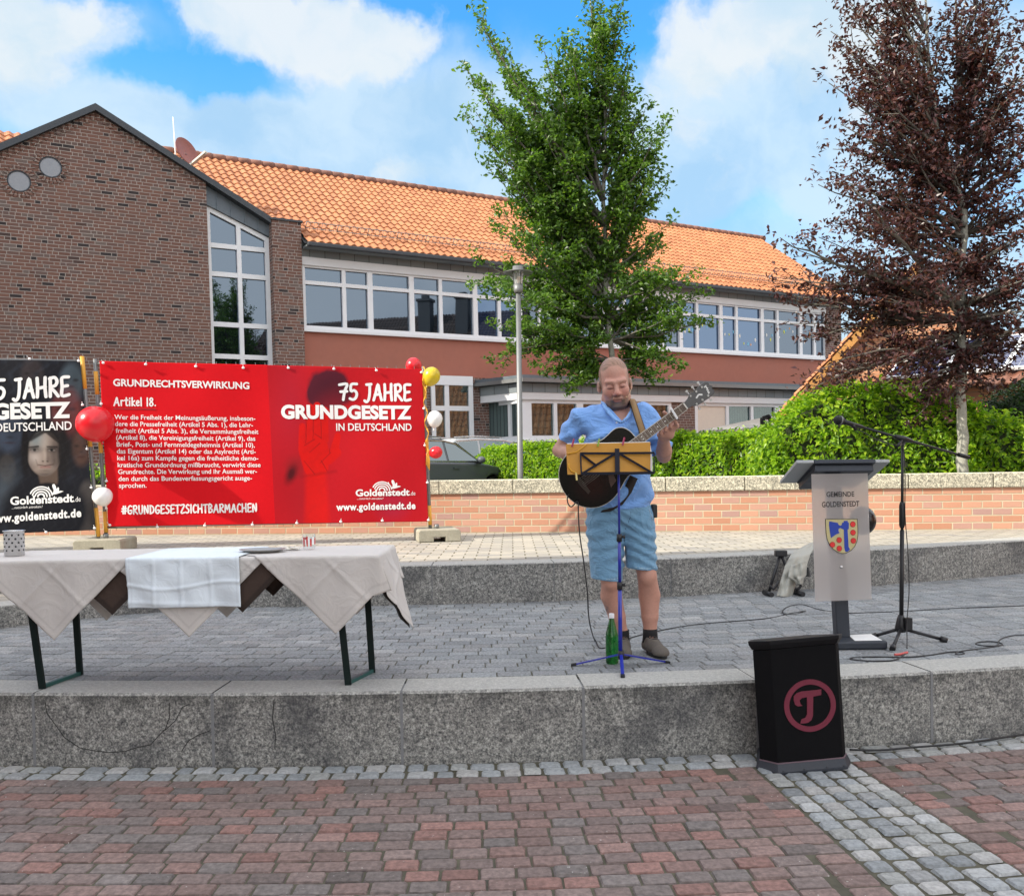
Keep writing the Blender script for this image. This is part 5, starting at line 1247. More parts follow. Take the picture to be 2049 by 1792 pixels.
def logo(T, pl, Zf, sy):
    """the town's mark: name, arcs of a rainbow and a rising bird"""
    T(put_text, pl, 'Goldenstedt', Zf(410, 592), Zf(1600, 574), 150*sy, 0.030, 0.0042)
    T(put_text, pl, '.de', Zf(1608, 575), Zf(1725, 571), 95*sy, 0.0, 0.0045)
    T(put_text, pl, '...natürlich attraktiv!', Zf(435, 668), Zf(1022, 664), 46*sy, 0.0, 0.0045, 0.35)
    T(arcs, pl, Zf, name='logo_arcs')
    T(outline, pl, Zf, [(1178, 415), (1215, 390), (1225, 350), (1200, 290), (1196, 255), (1212, 235), (1240, 238), (1262, 275), (1278, 330), (1300, 298), (1318, 300), (1325, 330), (1320, 368), (1360, 362), (1410, 376), (1360, 396), (1310, 412), (1250, 428), (1195, 428)], name='logo_bird')
    T(outline, pl, Zf, [(1115, 275), (1135, 285), (1160, 345), (1180, 385), (1150, 350), (1125, 320)], name='logo_bird')
class Lines:
    """each line of print becomes a part of its own"""
    def __init__(s, parent): s.p = parent
    def add(s, *a, **k): s.cur.add(*a, **k)
    def __call__(s, fn, *a, name='lettering', **k):
        m_ = MB(); fn(m_, *a, **k); m_.build(name, M_ink, s.p)
T = Lines(red)
T(put_text, PLRb, 'GRUNDRECHTSVERWIRKUNG', Z4(848, 400), Z4(1868, 424), 14.2, 0.028)
T(put_hand, PLRb, 'Artikel 18.', Z4(853, 548), Z4(1168, 551), 16.2, 0.17)
for body, l, r in (('Wer die Freiheit der Meinungsäußerung, insbeson-', (857,650), (1912,661)), ('dere die Pressefreiheit (Artikel 5 Abs. 1), die Lehr-', (862,701), (1895,710)), ('freiheit (Artikel 5 Abs. 3), die Versammlungsfreiheit', (867,752), (1935,760)),
    ('(Artikel 8), die Vereinigungsfreiheit (Artikel 9), das', (871,803), (1912,811)), ('Brief-, Post- und Fernmeldegeheimnis (Artikel 10),', (875,855), (1908,860)), ('das Eigentum (Artikel 14) oder das Asylrecht (Arti-', (877,906), (1915,909)),
    ('kel 16a) zum Kampfe gegen die freiheitliche demo-', (880,957), (1935,958)), ('kratische Grundordnung mißbraucht, verwirkt diese', (883,1009), (1952,1008)), ('Grundrechte. Die Verwirkung und ihr Ausmaß wer-', (887,1060), (1925,1056)),
    ('den durch das Bundesverfassungsgericht ausge-', (890,1112), (1888,1106)), ('sprochen.', (893,1163), (1100,1161))):
    T(put_text, PLRb, body, Z4(*l), Z4(*r), 9.6, 0.012)
T(put_hand, PLRb, '#GRUNDGESETZSICHTBARMACHEN', Z4(915, 1360), Z4(1925, 1342), 16.5, 0.18)
T(put_hand, PLRb, '75 JAHRE', Z5(785, 505), Z5(1322, 510), 32.0, 0.17)
T(put_text, PLRb, 'GRUNDGESETZ', Z5(350, 642), Z5(1325, 646), 26.5, 0.046)
T(put_text, PLRb, 'IN DEUTSCHLAND', Z5(762, 735), Z5(1326, 736), 15.0, 0.014)
logo(T, PLRb, Z7, .9776/10.78)
T(put_text, PLRb, 'www.goldenstedt.de', Z5(762, 1332), Z5(1355, 1320), 14.0, 0.038, spacing=1.12)
mb = MB(); ribbon(mb, [PLRb.uv(*Z4(853, 571)), PLRb.uv(*Z4(1010, 573)), PLRb.uv(*Z4(1163, 576))], 0.012, PLRb.P, 0.004); mb.build('underline', M_inkd, red)
# ---- black banner
blk = banner_mesh('banner', 'black printed banner showing a smiling woman among dim faces', PLBb, [(-409, 714), (160, 722), (192, 1060), (-400, 1084)], paint_black, M_banner, 420, 220)
MW[blk.name] = Matrix()
T = Lines(blk)
T(put_hand, PLBb, '75 JAHRE', Z4(-120, 507), Z4(522, 474), 38.0, 0.17)
T(put_text, PLBb, 'GRUNDGESETZ', Z4(-636, 664), Z4(530, 634), 31.0, 0.046)
T(put_text, PLBb, 'IN DEUTSCHLAND', Z4(-133, 748), Z4(540, 728), 17.5, 0.014)
ZL = lambda x, y: Z0(130+(x-410)*0.71, 1362-(x-410)*0.024+(y-592)*0.71)
logo(T, PLBb, ZL, 0.71*.9776/6.4)
T(put_text, PLBb, 'www.goldenstedt.de', Z4(-97, 1428), Z4(612, 1378), 16.5, 0.038, spacing=1.12)
ties(PLBb, blk, [(60,718),(158,722),(166,810),(175,898),(183,975),(190,1056),(93,1064)])
# ---- fence feet
def foot(px, py, Y, label, rz=0.0):
    c = at(px, py, Y); t = thing('fence_ballast_block', label, 'fence foot', (c.x, c.y, Z2), rz, 'concrete feet of the site fence')
    mb = MB(); w, d, h = 0.25, 0.62, 0.14; sl_ = 0.07
    prof = [(-w, 0), (-sl_, 0), (-sl_, 0.055), (sl_, 0.055), (sl_, 0), (w, 0), (w, h-0.02), (w-0.02, h), (-w+0.02, h), (-w, h-0.02)]
    mb.prism(prof, lambda u, v, t_: (u, t_, v), -d/2, d/2); mb.build('block', M_conc, t, local=True, bevel=0.008)
    mb = MB(); mb.tube([(0.0, 0, h-0.01), (0.0, 0, h+0.05)], 0.03, 10); mb.build('socket', M_steel, t, local=True)
foot(874, 1066, 10.9, 'grey concrete fence foot under the outer post of the red banner', 0.2)
foot(212, 1085, 10.12, 'mossy concrete fence foot where the two banners meet', 0.12)
# ---- balloons
def balloon(px, py, rpx, Y, col, label, knot=(0.3, -0.2, -1.0), ry=1.06):
    c = at(px, py, Y); r_ = rpx/F*Y
    t = thing('balloon', label, 'balloon', tuple(c), 0, 'balloons tied to the banner fence')
    m_, gg, b = newmat('balloon_rubber'); P = gg.pos(); n1 = gg.noise(P, 3, 2, 0.5)
    setb(gg, b, color=gg.mix(n1, tuple(q*0.92 for q in col), col), rough=0.28, spec=0.55, sss=0.0)
    q = (-Vector(knot)).normalized().to_track_quat('Z', 'Y').to_matrix().to_4x4()
    mb = MB(); n = 22
    prof = [(max(1e-4, r_*sin(pi*i/n)*(1-0.10*max(0, cos(pi*i/n)))), -cos(pi*i/n)*r_*ry*(1.0 if i > n/2 else 1.07)) for i in range(n+1)]
    mb.lathe(prof, 28, Matrix.Translation(c) @ q); mb.build('skin', m_, t)
    kd = Vector(knot).normalized(); kp = c+kd*r_*ry*1.07
    mb = MB(); mb.tube([kp-kd*0.01, kp+kd*0.015, kp+kd*0.035], [0.012, 0.007, 0.016], 8); mb.build('knot', m_, t)
    return c
RED_, YEL_, WHT_ = (0.70, 0.012, 0.022), (0.62, 0.46, 0.018), (0.80, 0.80, 0.80)
balloon(190, 848, 36, 9.95, RED_, 'large red balloon where the two banners meet', (0.35, -0.1, -0.9), 0.98)
balloon(205, 993, 19.5, 9.95, WHT_, 'white balloon low on the post between the banners', (0.2, 0.2, -1), 0.95)
balloon(828, 732, 16, 11.02, RED_, 'red balloon peeping over the top corner of the red banner', (0.3, -0.1, -1))
balloon(863, 753, 17.5, 10.85, YEL_, 'yellow balloon on the upper outer corner of the red banner', (-0.5, 0.2, -1), 1.1)
balloon(870, 838, 15.5, 10.85, WHT_, 'white balloon halfway up the outer post of the red banner', (-0.1, 0.0, -1))
balloon(872, 905, 12.5, 10.85, RED_, 'small red balloon low on the outer post of the red banner', (-0.8, 0.1, -0.2), 1.08)
rib = thing('ribbon', 'curled yellow ribbon wound down the outer post of the red banner', 'ribbon', tuple(at(848, 735, 10.85)))
mb = MB(); pts = []
for i in range(60):
    f = i/59; px = 847+9*f+3.2*sin(f*26); py = 733+170*f; pts.append(at(px, py, 10.85+0.03*cos(f*26)-0.03))
for p, q in zip(pts, pts[1:]): mb.bar(p, q, 0.004, 0.016)
for k in range(4):
    p0 = at(856, 897, 10.83); mb.tube([p0, p0+Vector((0.01*k-0.01, -0.02, -0.07-0.02*k)), p0+Vector((0.012*k-0.02, -0.02, -0.20-0.02*k))], 0.006, 5)
mb.build('strip', M_yel, rib)
# ================================================================== draped table
M_leg = plain('dark_green_steel', (0.005, 0.013, 0.012), 0.5, 0.0, var=0.2, spec=0.2)
M_bar = plain('green_steel', (0.030, 0.110, 0.100), 0.45, 0.3)
M_wood = plain('bench_wood', (0.30, 0.17, 0.07), 0.5, var=0.2, scale=6)
TX0, TX1, TY0, TY1, TZ = -3.0, -0.775, 4.99, 5.56, 1.128
tab = thing('folding_table', 'long folding beer table under cloths, on dark green steel legs', 'table', ((TX0+TX1)/2, (TY0+TY1)/2, Z1))
mb = MB(); mb.box((TX0, TY0, TZ-0.03), (TX1, TY1, TZ)); mb.build('tabletop', M_wood, tab, bevel=0.004)
for (a, b) in (((85, 1378), (66, 1245)), ((697, 1370), (683, 1240)), ((160, 1350), (151, 1215)), ((745, 1345), (736, 1200))):
    p = gnd(*a, Z1); q = at(*b, p.y); d = (q-p).normalized(); top_ = p+d*((TZ-0.03-p.z)/d.z)
    mb = MB(); mb.bar(p, top_, 0.036, 0.018); mb.build('leg', M_leg, tab)
for (a, b) in (((85, 1377), (160, 1350)), ((697, 1369), (745, 1345))):
    p, q = gnd(*a, Z1), gnd(*b, Z1); mb = MB(); mb.bar(p+Vector((0, 0, 0.012)), q+Vector((0, 0, 0.012)), 0.024, 0.020); mb.build('floor_bar', M_bar, tab)
TM_, HWD = (TY0+TY1)/2, (TY1-TY0)/2+0.006
def clothmat(name, c, hem=None):
    m_, gg, b = newmat(name); P = gg.pos(); n1 = gg.noise(P, 4, 3, 0.6); n2 = gg.noise(P, 260, 2, 0.6)
    at_ = gg.node('Attribute', out=0, attribute_name='col', attribute_type='GEOMETRY')
    f = gg.m('ADD', 0.90, gg.m('ADD', gg.m('MULTIPLY', n1, 0.12), gg.m('MULTIPLY', n2, 0.10)))
    setb(gg, b, color=gg.mix(1.0, gg.mix(1.0, at_, c, 'MULTIPLY'), gg.comb(f, f, f), 'MULTIPLY'), rough=0.9, sheen=0.15, normal=gg.bump(gg.m('ADD', gg.m('POWER', gg.m('SUBTRACT', 1.0, gg.m('ABSOLUTE', gg.m('SUBTRACT', gg.m('MULTIPLY', gg.noise(P, 9, 3, 0.5, dist=1.0), 2.0), 1.0))), 4.0), gg.m('MULTIPLY', n2, 0.12)), 0.16, 0.012)); return m_
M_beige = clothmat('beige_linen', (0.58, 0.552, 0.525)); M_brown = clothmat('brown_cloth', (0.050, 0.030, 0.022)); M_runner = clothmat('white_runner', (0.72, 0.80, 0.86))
def drape(x, y, z0, off, seed):
    """lay a flat point of cloth over the table: what reaches past an edge hangs down"""
    r_ = 0.016; z = z0; ey = max(0.0, abs(y)-HWD); sg = -1 if y < 0 else 1
    yy = y; xx = x
    if ey > 0:
        a = min(ey/r_, pi/2); yy = sg*(HWD+off+r_*sin(a)); z = z0-r_*(1-cos(a))-max(0.0, ey-r_*pi/2)
        yy += sg*(0.010*sin(x*13+1)+0.005*sin(x*29+2))*min(1, ey/0.25)*1.2
    ex = max(0.0, x-TX1)
    if ex > 0:
        a = min(ex/r_, pi/2); xx = TX1+off+r_*sin(a)+0.22*max(0, ex-0.02); z -= r_*(1-cos(a))+0.90*max(0.0, ex-r_*pi/2)
        xx += (0.02*sin(y*16+2)+0.012*sin(y*33+1))*min(1, ex/0.2)
        if ey > 0: yy -= sg*0.06*min(1, ex/0.2)
    return (xx, TM_+yy, z)
def cloth(name, label, cxs, half, z0, off, mat_, seed, hem=(1, 1, 1), cy=0.0, creases=(-0.5, 0.0, 0.5), n=110):
    V = []; C = []; rg = np.random.default_rng(seed)
    for i in range(n+1):
        for j in range(n+1):
            a, b = -1+2*i/n, -1+2*j/n
            p = drape(cxs+(a+b)/2*half, cy+(a-b)/2*half, z0, off, seed)
            cr = sum(np.exp(-((a-c)/0.022)**2)+np.exp(-((b-c)/0.022)**2) for c in creases)
            cr += 0.5*sin(9*a+4*b+seed)*sin(7*b-3*a)*0.8
            hang = min(1, max(0, z0-p[2])/0.05)
            V.append((p[0]+(0.006*cr*hang if p[0] > TX1+0.01 else 0), p[1]-0.0055*cr*hang*(1 if p[1] < TM_ else -1), p[2]+0.0016*cr*(1-hang)))
            e = max(abs(a), abs(b)); h_ = 1.0 if (e > 0.935) else 0.0
            ed = 0.88 if 0.925 < e < 0.94 else 1.0
            C.append([(1+(hem[k]-1)*h_)*ed for k in range(3)])
    i, j = np.meshgrid(np.arange(n), np.arange(n), indexing='ij'); q = (i*(n+1)+j).ravel()
    o = npmesh(name, V, np.stack([q, q+1, q+n+2, q+n+1], 1), [mat_], None, np.array(C), smooth=True)
    m_ = o.modifiers.new('cloth', 'SOLIDIFY'); m_.thickness = 0.0016; m_.offset = 0
    return tag(o, label, 'tablecloth', 'cloths draped over the long table')
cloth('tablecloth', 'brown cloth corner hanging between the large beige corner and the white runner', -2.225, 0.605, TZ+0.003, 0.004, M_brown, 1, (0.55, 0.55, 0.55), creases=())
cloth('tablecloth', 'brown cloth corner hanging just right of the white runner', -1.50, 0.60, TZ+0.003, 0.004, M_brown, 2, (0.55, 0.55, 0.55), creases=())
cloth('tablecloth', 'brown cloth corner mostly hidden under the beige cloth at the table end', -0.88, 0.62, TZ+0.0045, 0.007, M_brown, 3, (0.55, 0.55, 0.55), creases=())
cloth('tablecloth', 'beige cloth whose tip shows below the white runner', -1.795, 0.735, TZ+0.007, 0.017, M_beige, 4)
cloth('tablecloth', 'beige cloth under the metal cutlery pot, its corner hanging deep in front', -2.545, 0.745, TZ+0.011, 0.026, M_beige, 5)
cloth('tablecloth', 'beige cloth flaring over the outer end of the table, under the glass', -0.985, 0.735, TZ+0.011, 0.026, M_beige, 6)
V = []; C = []; nx, ny = 70, 110
for i in range(nx+1):
    for j in range(ny+1):
        x = -2.13+0.625*i/nx; y = -HWD-0.285+ (2*HWD+0.285-0.012)*j/ny
        p = drape(x, y, TZ+0.016, 0.040, 9); e1 = min(i/nx, 1-i/nx)*0.625; e2 = j/ny*(2*HWD+0.285)
        cr = sum(np.exp(-((x-c)/0.008)**2) for c in (-1.98, -1.83, -1.67))+np.exp(-((p[2]-(TZ-0.14-0.02*sin(x*9)))/0.008)**2)+0.7*np.exp(-((p[2]-(TZ-0.245-0.05*(x+1.8)))/0.012)**2)+0.7*sin(x*23)*sin(p[2]*31+x*6)
        hang = min(1, max(0, TZ+0.016-p[2])/0.03)
        sk = -0.035*(1-j/ny)*0 
        V.append((p[0]+0.03*(TZ-p[2]), p[1]-0.0075*cr*hang, p[2]+0.002*cr*(1-hang))); C.append([0.9]*3 if (0.012 < e1 < 0.02 or 0.012 < e2 < 0.02) else [1]*3)
i, j = np.meshgrid(np.arange(nx), np.arange(ny), indexing='ij'); q = (i*(ny+1)+j).ravel()
o = npmesh('table_runner', V, np.stack([q, q+1, q+ny+2, q+ny+1], 1), [M_runner], None, np.array(C)); tag(o, 'creased bluish white runner hanging over the middle of the table', 'tablecloth', 'cloths draped over the long table')
m_ = o.modifiers.new('cloth', 'SOLIDIFY'); m_.thickness = 0.0016; m_.offset = 0
# things on the table
def onT(px, py): return gnd(px, py, TZ+0.013)
M_chrome = plain('brushed_steel', (0.55, 0.55, 0.55), 0.28, 0.95, var=0.1); M_hole = plain('dark_holes', (0.02, 0.02, 0.02), 0.8)
p = onT(74, 1104); p = Vector((p.x, 5.22, TZ+0.013)); pot = thing('cutlery_pot', 'perforated steel cutlery pot on the beige cloth', 'pot', tuple(p))
mb = MB(); r_, h = 0.054, 0.146; T_ = Matrix.Translation(p)
mb.lathe([(0.001, 0), (r_-0.004, 0), (r_, 0.006), (r_, h-0.004), (r_+0.006, h), (r_+0.004, h+0.003), (r_-0.002, h-0.002), (r_-0.003, 0.004), (0.001, 0.004)], 40, T_); mb.build('cup', M_chrome, pot)
mb = MB()
for k in range(10):
    for j in range(5):
        a = 2*pi*(k+0.5*(j % 2))/10; z = 0.035+0.022*j; c = p+Vector(((r_+0.0008)*cos(a), (r_+0.0008)*sin(a), z))
        mb.lathe([(0.0001, 0.0), (0.0055, 0.0)], 10, Matrix.Translation(c) @ Vector((cos(a), sin(a), 0)).to_track_quat('Z', 'X').to_matrix().to_4x4())
mb.build('perforation', M_hole, pot)
m_, gg, b = newmat('drinking_glass'); setb(gg, b, color=(0.9, 0.92, 0.93), rough=0.05, metal=1.0); _t = gg.node('BsdfTransparent', {'Color': (0.94, 0.96, 0.96, 1)}); _m = gg.n.new('ShaderNodeMixShader')
gg._in(_m, 0, gg.ss(gg.node('LayerWeight', {'Blend': 0.35}, out=1), 0.3, 1.0, 0.05, 0.5)); gg.l.new(_t, _m.inputs[1]); gg.l.new(b.outputs[0], _m.inputs[2]); gg.l.new(_m.outputs[0], gg.n['Material Output'].inputs[0]); M_tumbler = m_
p = onT(636, 1092); p = Vector((p.x, 5.34, TZ+0.014)); gl = thing('tumbler', 'clear tumbler with a red and white print, on the beige cloth', 'glass', tuple(p)); T_ = Matrix.Translation(p)
mb = MB(); mb.lathe([(0.001, 0), (0.033, 0), (0.036, 0.01), (0.038, 0.092), (0.0365, 0.092), (0.034, 0.012), (0.001, 0.010)], 32, T_); mb.build('glass', M_tumbler, gl)
M_redp = plain('red_print', (0.55, 0.03, 0.03), 0.5); M_inkw = M_ink
mb = MB()
def wrap(a0, a1, z0, z1, mi):
    k = 5; vs = []
    for t_ in range(k+1):
        a = a0+(a1-a0)*t_/k; 
        for z in (z0, z1): rr = 0.0372+0.0018*z/0.09; vs.append(p+Vector((rr*cos(a), rr*sin(a), z)))
    mb.add(vs, [(2*t_, 2*t_+2, 2*t_+3, 2*t_+1) for t_ in range(k)], mi=mi)
for k, (a0, a1, z0, z1, mi) in enumerate(((-2.4,-2.1,0.02,0.075,0), (-2.05,-1.8,0.03,0.06,1), (-1.75,-1.55,0.02,0.08,0), (-1.5,-1.25,0.03,0.075,1), (-1.2,-0.95,0.02,0.065,0), (-2.9,-2.5,0.03,0.07,1), (-0.9,-0.5,0.03,0.075,1), (-0.4,-0.1,0.03,0.07,0), (2.0,2.6,0.03,0.07,0), (1.0,1.6,0.03,0.07,1))): wrap(a0, a1, z0, z1, mi)
mb.build('print', [M_redp, M_inkw], gl)
M_plate = plain('grey_plate', (0.33, 0.33, 0.32), 0.35); 
c = onT(545, 1098); c = Vector((c.x, 5.2, TZ+0.017)); pt = thing('tray', 'flat grey serving tray beside the white runner', 'tray', tuple(c))
mb = MB(); mb.lathe([(0.001, 0), (0.085, 0), (0.125, 0.013), (0.128, 0.016), (0.12, 0.014), (0.08, 0.004), (0.001, 0.004)], 36, Matrix.Translation(c) @ Matrix.Diagonal((1.05, 0.8, 1, 1))); mb.build('dish', M_plate, pt)
nk = thing('crumpled_napkin', 'crumpled cream paper napkin behind the grey tray', 'napkin', (c.x+0.10, c.y+0.12, TZ+0.014))
mb = MB(); rg = np.random.default_rng(3); n = 9; vs = []
for i in range(n):
    for j in range(n): vs.append((c.x+0.04+0.15*i/(n-1)+rg.normal(0, 0.006), c.y+0.08+0.07*j/(n-1)+rg.normal(0, 0.005), TZ+0.016+abs(rg.normal(0, 0.012))))
mb.add(vs, [(i*n+j, i*n+j+1, (i+1)*n+j+1, (i+1)*n+j) for i in range(n-1) for j in range(n-1)]); mb.build('paper', plain('napkin_paper', (0.72, 0.68, 0.60), 0.9), nk)

# ================================================================== music stand
M_blue = plain('blue_lacquer', (0.010, 0.022, 0.32), 0.3, var=0.1, coat=0.4); M_blk = plain('black_plastic', (0.010, 0.010, 0.012), 0.45, var=0.2); M_navy = plain('navy_steel', (0.004, 0.005, 0.016), 0.5, spec=0.25)
hub = at(1243, 1311, 5.38); hub0 = Vector((hub.x, 5.38, hub.z)); ms = thing('music_stand', 'blue folding music stand in front of the guitarist', 'music stand', (hub.x, 5.38, Z1))
for q in ((1147, 1329), (1246, 1353), (1336, 1324)):
    f = gnd(*q, Z1+0.008); m_ = MB(); m_.bar(hub0+Vector((0, 0, 0.01)), f, 0.020, 0.008); lg_ = m_.build('leg', M_blue, ms)
    m_ = MB(); d = (f-hub0).normalized(); m_.bar(f-d*0.02, f+d*0.012, 0.024, 0.014); m_.build('rubber_foot', M_blk, lg_)
colp = lambda py: at(1243-3.5*(1311-py)/360-1.5, py, 5.38)
mb = MB(); mb.tube([colp(1318), colp(1165)], 0.0125, 12); mb.build('lower_tube', M_blue, ms)
mb = MB(); mb.tube([colp(1170), colp(1070)], 0.0100, 12); mb.build('middle_tube', M_blue, ms)
mb = MB(); mb.tube([colp(1075), colp(930)], 0.0072, 12); mb.build('upper_tube', M_blue, ms)
for py in (1172, 1076):
    m_ = MB(); c = colp(py); m_.tube([c-Vector((0, 0, 0.022)), c+Vector((0, 0, 0.024))], 0.0165, 12); cl_ = m_.build('clamp', M_blk, ms)
    m_ = MB(); m_.tube([c+Vector((0.01, 0, 0.006)), c+Vector((0.034, -0.004, 0.008))], [0.007, 0.012], 8); m_.build('knob', M_blk, cl_)
mb = MB(); mb.tube([hub0-Vector((0, 0, 0.02)), hub0+Vector((0, 0, 0.03))], 0.019, 12); mb.build('hub', M_blk, ms)
ZM = lambda x, y: ((1080+x/4.879)*.9776, (700+y/4.879)*.9776)
def ds(x, y, o=0.0):      # desk plane leans back a little
    px, py = ZM(x, y); k = (1310-y)/340; return at(px, py, 5.33+0.07*k+o)
mb = MB()
for a, b in (((525, 1110), (870, 1110)), ((915, 1108), (1262, 1105)), ((527, 1110), (537, 1315)), ((1262, 1105), (1262, 1310)), ((530, 1115), (690, 1235)), ((545, 1312), (870, 1115)), ((920, 1115), (1250, 1308))):
    mb.bar(ds(*a, -0.012), ds(*b, -0.012), 0.008, 0.013)
mb.build('desk_frame', M_navy, ms)
mb = MB(); mb.bar(ds(532, 1312, -0.01), ds(1266, 1305, -0.01), 0.030, 0.016); mb.build('ledge', M_navy, ms)
mb = MB(); mb.bar(ds(893, 1065, -0.016), ds(897, 1318, -0.016), 0.028, 0.012); mb.build('spine', M_navy, ms)
M_must = plain('mustard_card', (0.47, 0.215, 0.008), 0.55, var=0.06, scale=3); M_paper = plain('white_paper', (0.78, 0.78, 0.76), 0.8, var=0.03); M_yellow = plain('yellow_elastic', (0.62, 0.32, 0.01), 0.5)
fo = thing('folder', 'mustard yellow folder standing on the music stand', 'folder', tuple(ds(810, 1310)))
mb = MB()
fq = [(382, 1018), (1226, 1000), (1226, 1312), (398, 1322)]
a = [ds(*q, 0.004) for q in fq]; b2 = [ds(*q, 0.016) for q in fq]
mb.add(a+b2, [(0, 1, 2, 3), (7, 6, 5, 4), (0, 4, 5, 1), (1, 5, 6, 2), (2, 6, 7, 3), (3, 7, 4, 0)]); mb.build('cover', M_must, fo)
mb = MB(); fq = [(395, 1010), (1222, 995), (1248, 1180), (1246, 1310), (410, 1318)]; a = [ds(*q, 0.018) for q in fq]; b2 = [ds(*q, 0.026) for q in fq]
mb.add(a+b2, [(0, 1, 2, 3, 4), (9, 8, 7, 6, 5)]+[(i, i+5, (i+1) % 5+5, (i+1) % 5) for i in range(5)]); mb.build('sheet_music', M_paper, fo)
for pts in ([(400, 1115), (480, 1100), (540, 1060), (588, 1018)], [(410, 1212), (415, 1255), (440, 1290), (495, 1306)]):
    mb = MB(); mb.tube([ds(*q, -0.002) for q in pts], 0.0035, 6); mb.build('elastic', M_yellow, fo)
for (x, y, c, nm) in ((452, 1005, (0.30, 0.012, 0.07), 'dark pink clothes peg at the left end of the folder'), (708, 1003, (0.22, 0.36, 0.03), 'green clothes peg clipping the folder'), (957, 990, (0.34, 0.012, 0.08), 'dark pink clothes peg near the guitar neck'), (487, 1340, (0.60, 0.48, 0.16), 'pale yellow clothes peg at the lower corner of the folder')):
    pg = thing('clothes_peg', nm, 'peg', tuple(ds(x, y)), 0, 'pegs holding the folder'); mp = plain('peg_plastic', c, 0.4)
    dn = 1 if y < 1200 else -1; tl_ = 26 if y < 1200 else 12
    for o_ in (-0.006, 0.03):
        m_ = MB(); m_.bar(ds(x+tl_*0.35, y-38*dn, o_-0.004*dn), ds(x-tl_*0.35, y+38*dn, o_+(0.004 if o_ < 0 else -0.006)), 0.010, 0.006); m_.build('jaw', mp, pg)
# bottle
m_, gg, b = newmat('green_bottle_glass'); setb(gg, b, color=(0.035, 0.30, 0.055), rough=0.04, trans=0.85, ior=1.45); M_bott = m_
bp = gnd(1225, 1331, Z1); bp.y = 5.47; bp = gnd(1225, 1327, Z1); bo_ = thing('bottle', 'green glass bottle with a white cap at the foot of the music stand', 'bottle', tuple(bp)); T_ = Matrix.Translation(bp)
mb = MB(); mb.lathe([(0.001, 0.002), (0.034, 0.002), (0.039, 0.010), (0.039, 0.16), (0.036, 0.19), (0.024, 0.235), (0.0155, 0.268), (0.0145, 0.290), (0.001, 0.290)], 28, T_); mb.build('glass', M_bott, bo_)
mb = MB(); mb.lathe([(0.0165, 0.280), (0.0165, 0.305), (0.015, 0.308), (0.001, 0.308)], 20, T_); mb.build('cap', M_white, bo_)

# ================================================================== lectern
M_anth = plain('anthracite_metal', (0.030, 0.036, 0.048), 0.45, 0.2, var=0.1); M_lgrey = plain('light_grey_board', (0.38, 0.40, 0.40), 0.45, var=0.04)
m_, gg, b = newmat('frosted_acrylic')
setb(gg, b, color=(0.90, 0.87, 0.85), rough=0.42, trans=1.0, ior=1.08, spec=0.3)
df = gg.node('BsdfDiffuse', {'Color': (0.72, 0.68, 0.66, 1)}); tl2 = gg.node('BsdfTranslucent', {'Color': (0.75, 0.72, 0.70, 1)})
mx0 = gg.n.new('ShaderNodeMixShader'); gg._in(mx0, 0, 0.5); gg.l.new(df, mx0.inputs[1]); gg.l.new(tl2, mx0.inputs[2])
mx = gg.n.new('ShaderNodeMixShader'); gg._in(mx, 0, 0.52); gg.l.new(b.outputs[0], mx.inputs[1]); gg.l.new(mx0.outputs[0], mx.inputs[2]); gg.l.new(mx.outputs[0], gg.n['Material Output'].inputs[0])
M_frost = m_
ZE = lambda x, y: ((1540+x/3.2)*.9776, (820+y/3.2)*.9776)
lb = gnd(1690, 1302, Z1); le = thing('lectern', 'grey lectern with a frosted panel bearing a coat of arms', 'lectern', (lb.x, 6.0, Z1))
YB = 5.76
bl = at(1630, 1300, YB).x; br = at(1777, 1300, YB).x
mb = MB(); mb.box((bl, YB, Z1+0.001), (br, YB+0.27, Z1+0.055)); mb.build('base', M_anth, le, bevel=0.012)
p0, p1 = at(1687, 1270, 5.93), at(1668, 940, 5.93)
mb = MB(); mb.bar((p0.x, 5.955, Z1+0.05), (p1.x, 5.955, 1.52), 0.088, 0.08, up=(0, 1, 0)); mb.build('post', M_anth, le, bevel=0.006)
pc = [at(*ZE(*q), 5.86) for q in ((388, 480), (755, 474), (781, 1300), (413, 1314))]
PLL = Plane(pc[3], (pc[2]-pc[3]), ((pc[0]-pc[3])-(pc[2]-pc[3]).normalized()*((pc[0]-pc[3]).dot((pc[2]-pc[3]).normalized()))), Vector((0, -1, 0)))
PLL.N = PLL.U.cross(PLL.V).normalized()
if PLL.N.y > 0: PLL.N = -PLL.N
mb = MB(); q = pc; bk_ = [v-PLL.N*0.008 for v in q]; mb.add(q+bk_, [(0, 1, 2, 3), (7, 6, 5, 4), (0, 4, 5, 1), (1, 5, 6, 2), (2, 6, 7, 3), (3, 7, 4, 0)]); pan = mb.build('frosted_panel', M_frost, le)
M_ltr = plain('dark_print', (0.030, 0.028, 0.030), 0.5)
for body, l, r, cp in (('GEMEINDE', (485, 628), (667, 626), 10.2), ('GOLDENSTEDT', (455, 696), (700, 689), 10.8)):
    mb = MB(); put_text(mb, PLL, body, ZE(*l), ZE(*r), cp, 0.022, 0.0015); mb.build('lettering', M_ltr, pan)
ZS = lambda x, y: ((1630+x/7.467)*.9776, (940+y/7.467)*.9776)
def plate(name, poly, off, mat_, par):
    mb = MB(); uv = [PLL.uv(*ZS(*q)) for q in poly]; mb.prism(uv, lambda u, v, t: PLL.P(u, v, t), off, off+0.0012); return mb.build(name, mat_, par)
SH = [(437, 906), (935, 904), (941, 1040), (944, 1160), (930, 1250), (895, 1330), (840, 1390), (770, 1430), (700, 1442), (630, 1420), (560, 1375), (505, 1310), (465, 1230), (447, 1130), (440, 1020)]
cen = (690, 1150); INS = [(cen[0]+(x-cen[0])*0.955, cen[1]+(y-cen[1])*0.962) for x, y in SH]
